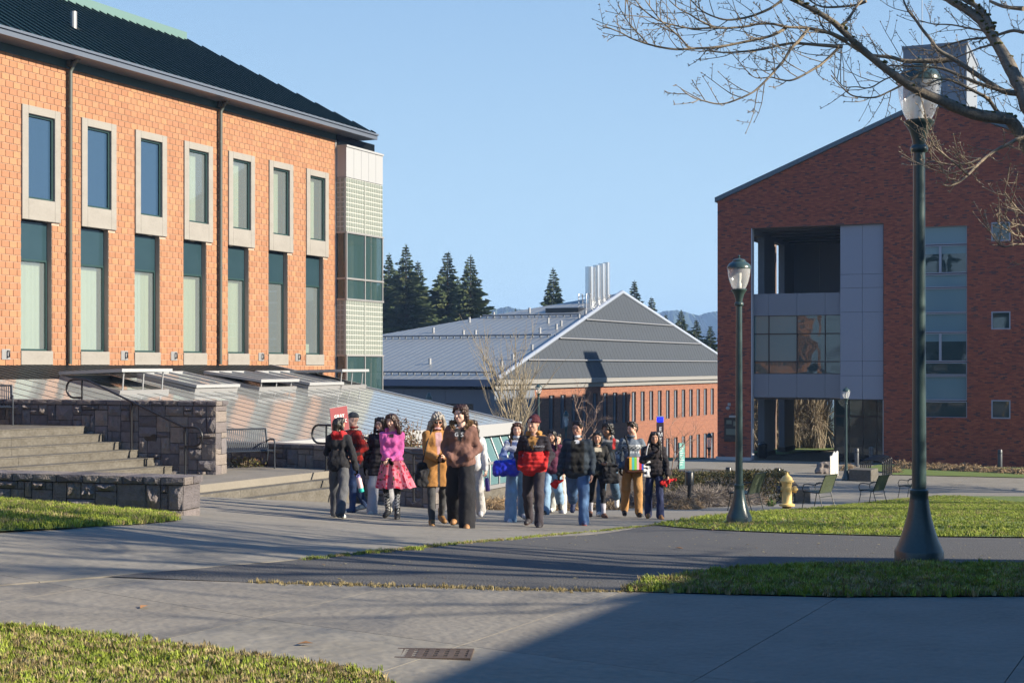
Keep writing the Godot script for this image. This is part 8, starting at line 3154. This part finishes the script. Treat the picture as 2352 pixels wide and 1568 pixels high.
func skirt(r: Dictionary):
	var mb := MB.new()
	var s: float = r.s
	var top: float = r.J.pel.y + 0.06 * s
	var fn := FastNoiseLite.new()
	fn.frequency = 9.0
	var rows := 16
	var n := 72
	var P := func(i: int, j: int) -> Vector3:
		var t := float(i) / rows
		var a := TAU * j / n
		var rad := lerpf(0.135, 0.285, pow(t, 0.85)) + 0.030 * t * sin(a * 9.0 + 0.6 * sin(a * 2.0)) + 0.014 * t * sin(a * 17.0)
		return Vector3(sin(a) * rad * 1.08 + 0.05 * t, 0, cos(a) * rad * 0.82) * s + Vector3(0, top - 0.50 * t * s + 0.012 * t * sin(a * 9.0), 0)
	for i in rows:
		for j in n:
			var a: Vector3 = P.call(i + 1, j)
			var b: Vector3 = P.call(i + 1, j + 1)
			var c: Vector3 = P.call(i, j + 1)
			var d: Vector3 = P.call(i, j)
			var q := (a + c) * 0.5 / s
			var v := fn.get_noise_3d(q.x * 1.4, q.y * 1.4, q.z * 1.4)
			var v2 := fn.get_noise_3d(q.x * 2.6 + 9.0, q.y * 2.6, q.z * 2.6)
			mb.col = Color(0.55, 0.02, 0.06) if v > 0.22 else (Color(0.06, 0.12, 0.05) if v2 > 0.36 else Color(0.70, 0.20, 0.27))
			mb.quad(a, b, c, d)
	mk(mb, "skirt", M.cloth, r.n)

func fur(r: Dictionary):
	var mb := MB.new()
	var c: Vector3 = r.J.neck
	var s: float = r.s
	for i in 2600:
		var t := rng.randf()
		var a := lerpf(-2.45, 2.45, t) + PI
		var rad := 0.105 + 0.02 * absf(sin(a * 0.5))
		var o := Vector3(sin(a) * rad * 1.15, 0.02 - 0.07 * maxf(0.0, cos(a)) * 1.4, cos(a) * rad * 0.95 - 0.01)
		var k := Vector3(rng.randfn(), rng.randfn(), rng.randfn()).normalized()
		var p := c + (o + k * 0.024 * sqrt(rng.randf())) * s
		var e := p + (k * 0.032 + Vector3(0, 0.006, 0)) * s
		var w := k.cross(Vector3(rng.randfn(), rng.randfn(), rng.randfn())).normalized() * 0.004
		mb.col = Color(0.30, 0.19, 0.10) * rng.randf_range(0.5, 1.4)
		mb.tri(p - w, p + w, e)
	mk(mb, "fur_trim", M.cloth, r.n)

func wrist(r: Dictionary, side: int, drop := 0.09) -> Vector3:
	var w: Vector3 = r.J["wr%d" % side]
	var e: Vector3 = r.J["el%d" % side]
	return r.n.transform * (w + (w - e).normalized() * drop * r.s)

func pouch(w: float, h: float, t: float, round_: float) -> Field:
	var f := Field.new(Vector3(-w, -h, -t) - Vector3(0.05, 0.05, 0.05), Vector3(w, 0.05, t) + Vector3(0.05, 0.05, 0.05), 0.016)
	for i in 4:
		var y := lerpf(-t * 0.7, -h + t, i / 3.0)
		f.cap(Vector3(-w + t, y, 0), Vector3(w - t, y, 0), t * (0.75 + 0.25 * i / 3.0), t * (0.75 + 0.25 * i / 3.0), round_)
	return f

func bottle(label: String, p: Vector3, h: float, r: float, bodyc: Color, footc: Color, capc: Color, tilt: float):
	var n := thing("water_bottle", label, "bottle", Transform3D(Basis(Vector3(0, 0, 1), tilt), p))
	var mb := MB.new()
	mb.lathe([[0.0, -h], [r * 0.95, -h], [r, -h + 0.01], [r, -h * 0.76]], 18)
	mk(mb, "foot", plain(footc, 0.4), n)
	mb = MB.new()
	mb.lathe([[r, -h * 0.758], [r, -h * 0.2], [r * 0.8, -h * 0.12], [r * 0.55, -h * 0.09]], 18)
	mk(mb, "body", plain(bodyc, 0.35), n)
	mb = MB.new()
	mb.lathe([[r * 0.66, -h * 0.09], [r * 0.66, -0.008], [0.0, -0.005]], 16)
	var pts := []
	for k in 9:
		var a := PI * k / 8.0
		pts.append(Vector3(cos(a) * r * 0.7, -0.02 + sin(a) * 0.045, 0))
	mb.tube(pts, [0.006], 6)
	mk(mb, "cap", plain(capc, 0.4), n)
	return n

func carried(p1, p2, p4, p5, p7, p8, p11, p12, p14, p15):
	# placard
	var d1: float = p1.d
	var c := W(779, 962, d1 + 0.28)
	var n := thing("placard", "maroon hand-held placard with white lettering above the person in black", "placard", Transform3D(Basis(Vector3.UP, deg_to_rad(38.0)) * Basis(Vector3(0, 0, 1), deg_to_rad(7.0)), c))
	var mb := MB.new()
	mb.box(Vector3(-0.16, -0.19, -0.006), Vector3(0.16, 0.19, 0.006))
	mk(mb, "board", plain(Color(0.5, 0.5, 0.52), 0.7), n)
	mb = MB.new()
	mb.box(Vector3(-0.158, -0.188, 0.006), Vector3(0.158, 0.188, 0.008))
	mk(mb, "print", plain(Color(0.22, 0.028, 0.038), 0.6), n)
	var wm := plain(Color(0.72, 0.70, 0.70), 0.6)
	var o := node(text_mesh("GRAY", 0.052, 0.002), "lettering", wm, n)
	o.position = Vector3(0.0, 0.045, 0.009)
	o = node(text_mesh("C", 0.052, 0.002), "lettering", wm, n)
	o.position = Vector3(0.11, -0.04, 0.009)
	mb = MB.new()
	mb.box(Vector3(-0.015, -0.55, -0.02), Vector3(0.015, -0.1, -0.007))
	mk(mb, "stick", plain(Color(0.4, 0.28, 0.16), 0.7), n)
	bottle("pink water bottle with teal foot hanging from the hand of the person in black", wrist(p1, 1, 0.13), 0.255, 0.042, Color(0.62, 0.42, 0.42), Color(0.02, 0.36, 0.32), Color(0.18, 0.16, 0.45), 0.22)
	bottle("purple water bottle beside the wide black trousers", wrist(p7, 0, 0.13), 0.235, 0.04, Color(0.06, 0.03, 0.22), Color(0.055, 0.028, 0.20), Color(0.05, 0.025, 0.18), 0.1)
	# black backpack-like bag at the camel coat
	var r5: Dictionary = p5
	bag("shoulder_bag", "black slouchy bag hanging beside the camel coat", W(973, 1062, r5.d - 0.12), 0.13, 0.38, 0.075, Color(0.014, 0.015, 0.018), 0.4, [Vector3(-0.02, 0.0, 0), Vector3(0.05, 0.3, 0.02), Vector3(0.16, 0.52, -0.02)])
	bag("drawstring_bag", "shiny royal blue drawstring bag hanging at the pale wide jeans", W(1162, 1056, p8.d - 0.24), 0.22, 0.27, 0.075, Color(0.015, 0.025, 0.42), -0.1, [Vector3(0.1, 0.0, 0), Vector3(0.14, 0.05, 0.0)], 0.35)
	bag("tote_bag", "black cloth tote with white tag hanging at the dark leggings", W(1404, 1064, p12.d - 0.16), 0.15, 0.36, 0.05, Color(0.011, 0.011, 0.012), 0.0, [Vector3(-0.08, 0.0, 0), Vector3(-0.04, 0.2, 0.02), Vector3(0.04, 0.2, 0.02), Vector3(0.08, 0.0, 0)])
	bag("paper_tote", "white tote under the arm of the long-haired person", W(1486, 1058, p15.d - 0.10), 0.085, 0.29, 0.03, Color(0.55, 0.55, 0.58), 0.3, [Vector3(-0.03, 0.0, 0), Vector3(0.0, 0.22, 0.02), Vector3(0.05, 0.3, -0.02)])
	# striped messenger bag
	var mbag := thing("messenger_bag", "brown messenger bag with rainbow striped flap at the tan trousers", "bag", at(W(1460, 1049, p14.d - 0.20), 0.12))
	mb = MB.new()
	var f := pouch(0.21, 0.30, 0.065, 0.03)
	mb.col = Color(0.13, 0.05, 0.025)
	f.mesh(mb)
	mk(mb, "body", M.cloth, mbag)
	var stripes := [Color(0.62, 0.36, 0.03), Color(0.06, 0.42, 0.42), Color(0.20, 0.50, 0.04), Color(0.66, 0.42, 0.44), Color(0.50, 0.015, 0.03), Color(0.03, 0.10, 0.55)]
	for k in 6:
		mb = MB.new()
		var x0 := -0.13 + 0.046 * k
		mb.box(Vector3(x0, -0.23, 0.05), Vector3(x0 + 0.044, -0.02, 0.078))
		mb.tube([Vector3(x0 + 0.002, -0.018, 0.064), Vector3(x0 + 0.042, -0.018, 0.064)], [0.014], 8)
		mk(mb, "stripe", plain(stripes[k], 0.8), mbag)
	mb = MB.new()
	var sh: Vector3 = mbag.transform.affine_inverse() * (p14.n.transform * (p14.J.sh1 + Vector3(0.03, 0.09, 0.0) * p14.s))
	var mid: Vector3 = mbag.transform.affine_inverse() * (p14.n.transform * (p14.J.chest + Vector3(-0.09, 0.0, 0.175) * p14.s))
	mb.tube(smooth_path([Vector3(-0.19, -0.04, 0.0), mid + Vector3(0.0, -0.16, 0.01), mid, sh + Vector3(0, 0.0, 0.06), sh]), [0.017], 6)
	mk(mb, "strap", plain(Color(0.012, 0.012, 0.014), 0.9), mbag)
	# red cloths
	for q in [[wrist(p15, 0, 0.1), 0.13, "crumpled red cloth in the hand of the long-haired person"], [wrist(p11, 1, 0.12), 0.08, "small red cap in the hand of the stout person with glasses"]]:
		var ff := Field.new(Vector3(-0.2, -0.16, -0.12), Vector3(0.2, 0.12, 0.12), 0.014)
		var w: float = q[1]
		ff.cap(Vector3(-w * 0.9, -0.05, 0), Vector3(w * 0.2, 0.0, 0.01), 0.045, 0.035, 0.03)
		ff.cap(Vector3(0, 0.0, 0), Vector3(w * 0.9, 0.015, 0.0), 0.03, 0.022, 0.03)
		ff.cap(Vector3(-w * 0.5, -0.03, 0.0), Vector3(-w * 0.4, -0.09, 0.0), 0.03, 0.02, 0.03)
		ff.wrinkle(0.035, 12.0, 4)
		mb = MB.new()
		mb.col = Color(0.55, 0.012, 0.012)
		ff.mesh(mb)
		var oo := mk(mb, "red_cloth", M.cloth)
		oo.position = q[0]
		tag(oo, q[2], "cloth")

func bag(called: String, label: String, p: Vector3, w: float, h: float, t: float, col: Color, turn: float, strap: Array, gloss := 0.0):
	var n := thing(called, label, "bag", at(p, turn))
	var f := pouch(w, h, t, 0.04)
	f.wrinkle(0.03, 7.0, int(w * 1000), 1.0, 2)
	var mb := MB.new()
	mb.col = col if gloss == 0.0 else Color(1, 1, 1)
	f.mesh(mb)
	mk(mb, "body", M.cloth if gloss == 0.0 else plain(col, gloss), n)
	mb = MB.new()
	mb.tube(smooth_path(strap), [0.010], 6)
	mk(mb, "strap", plain(col * 0.8, 0.8), n)
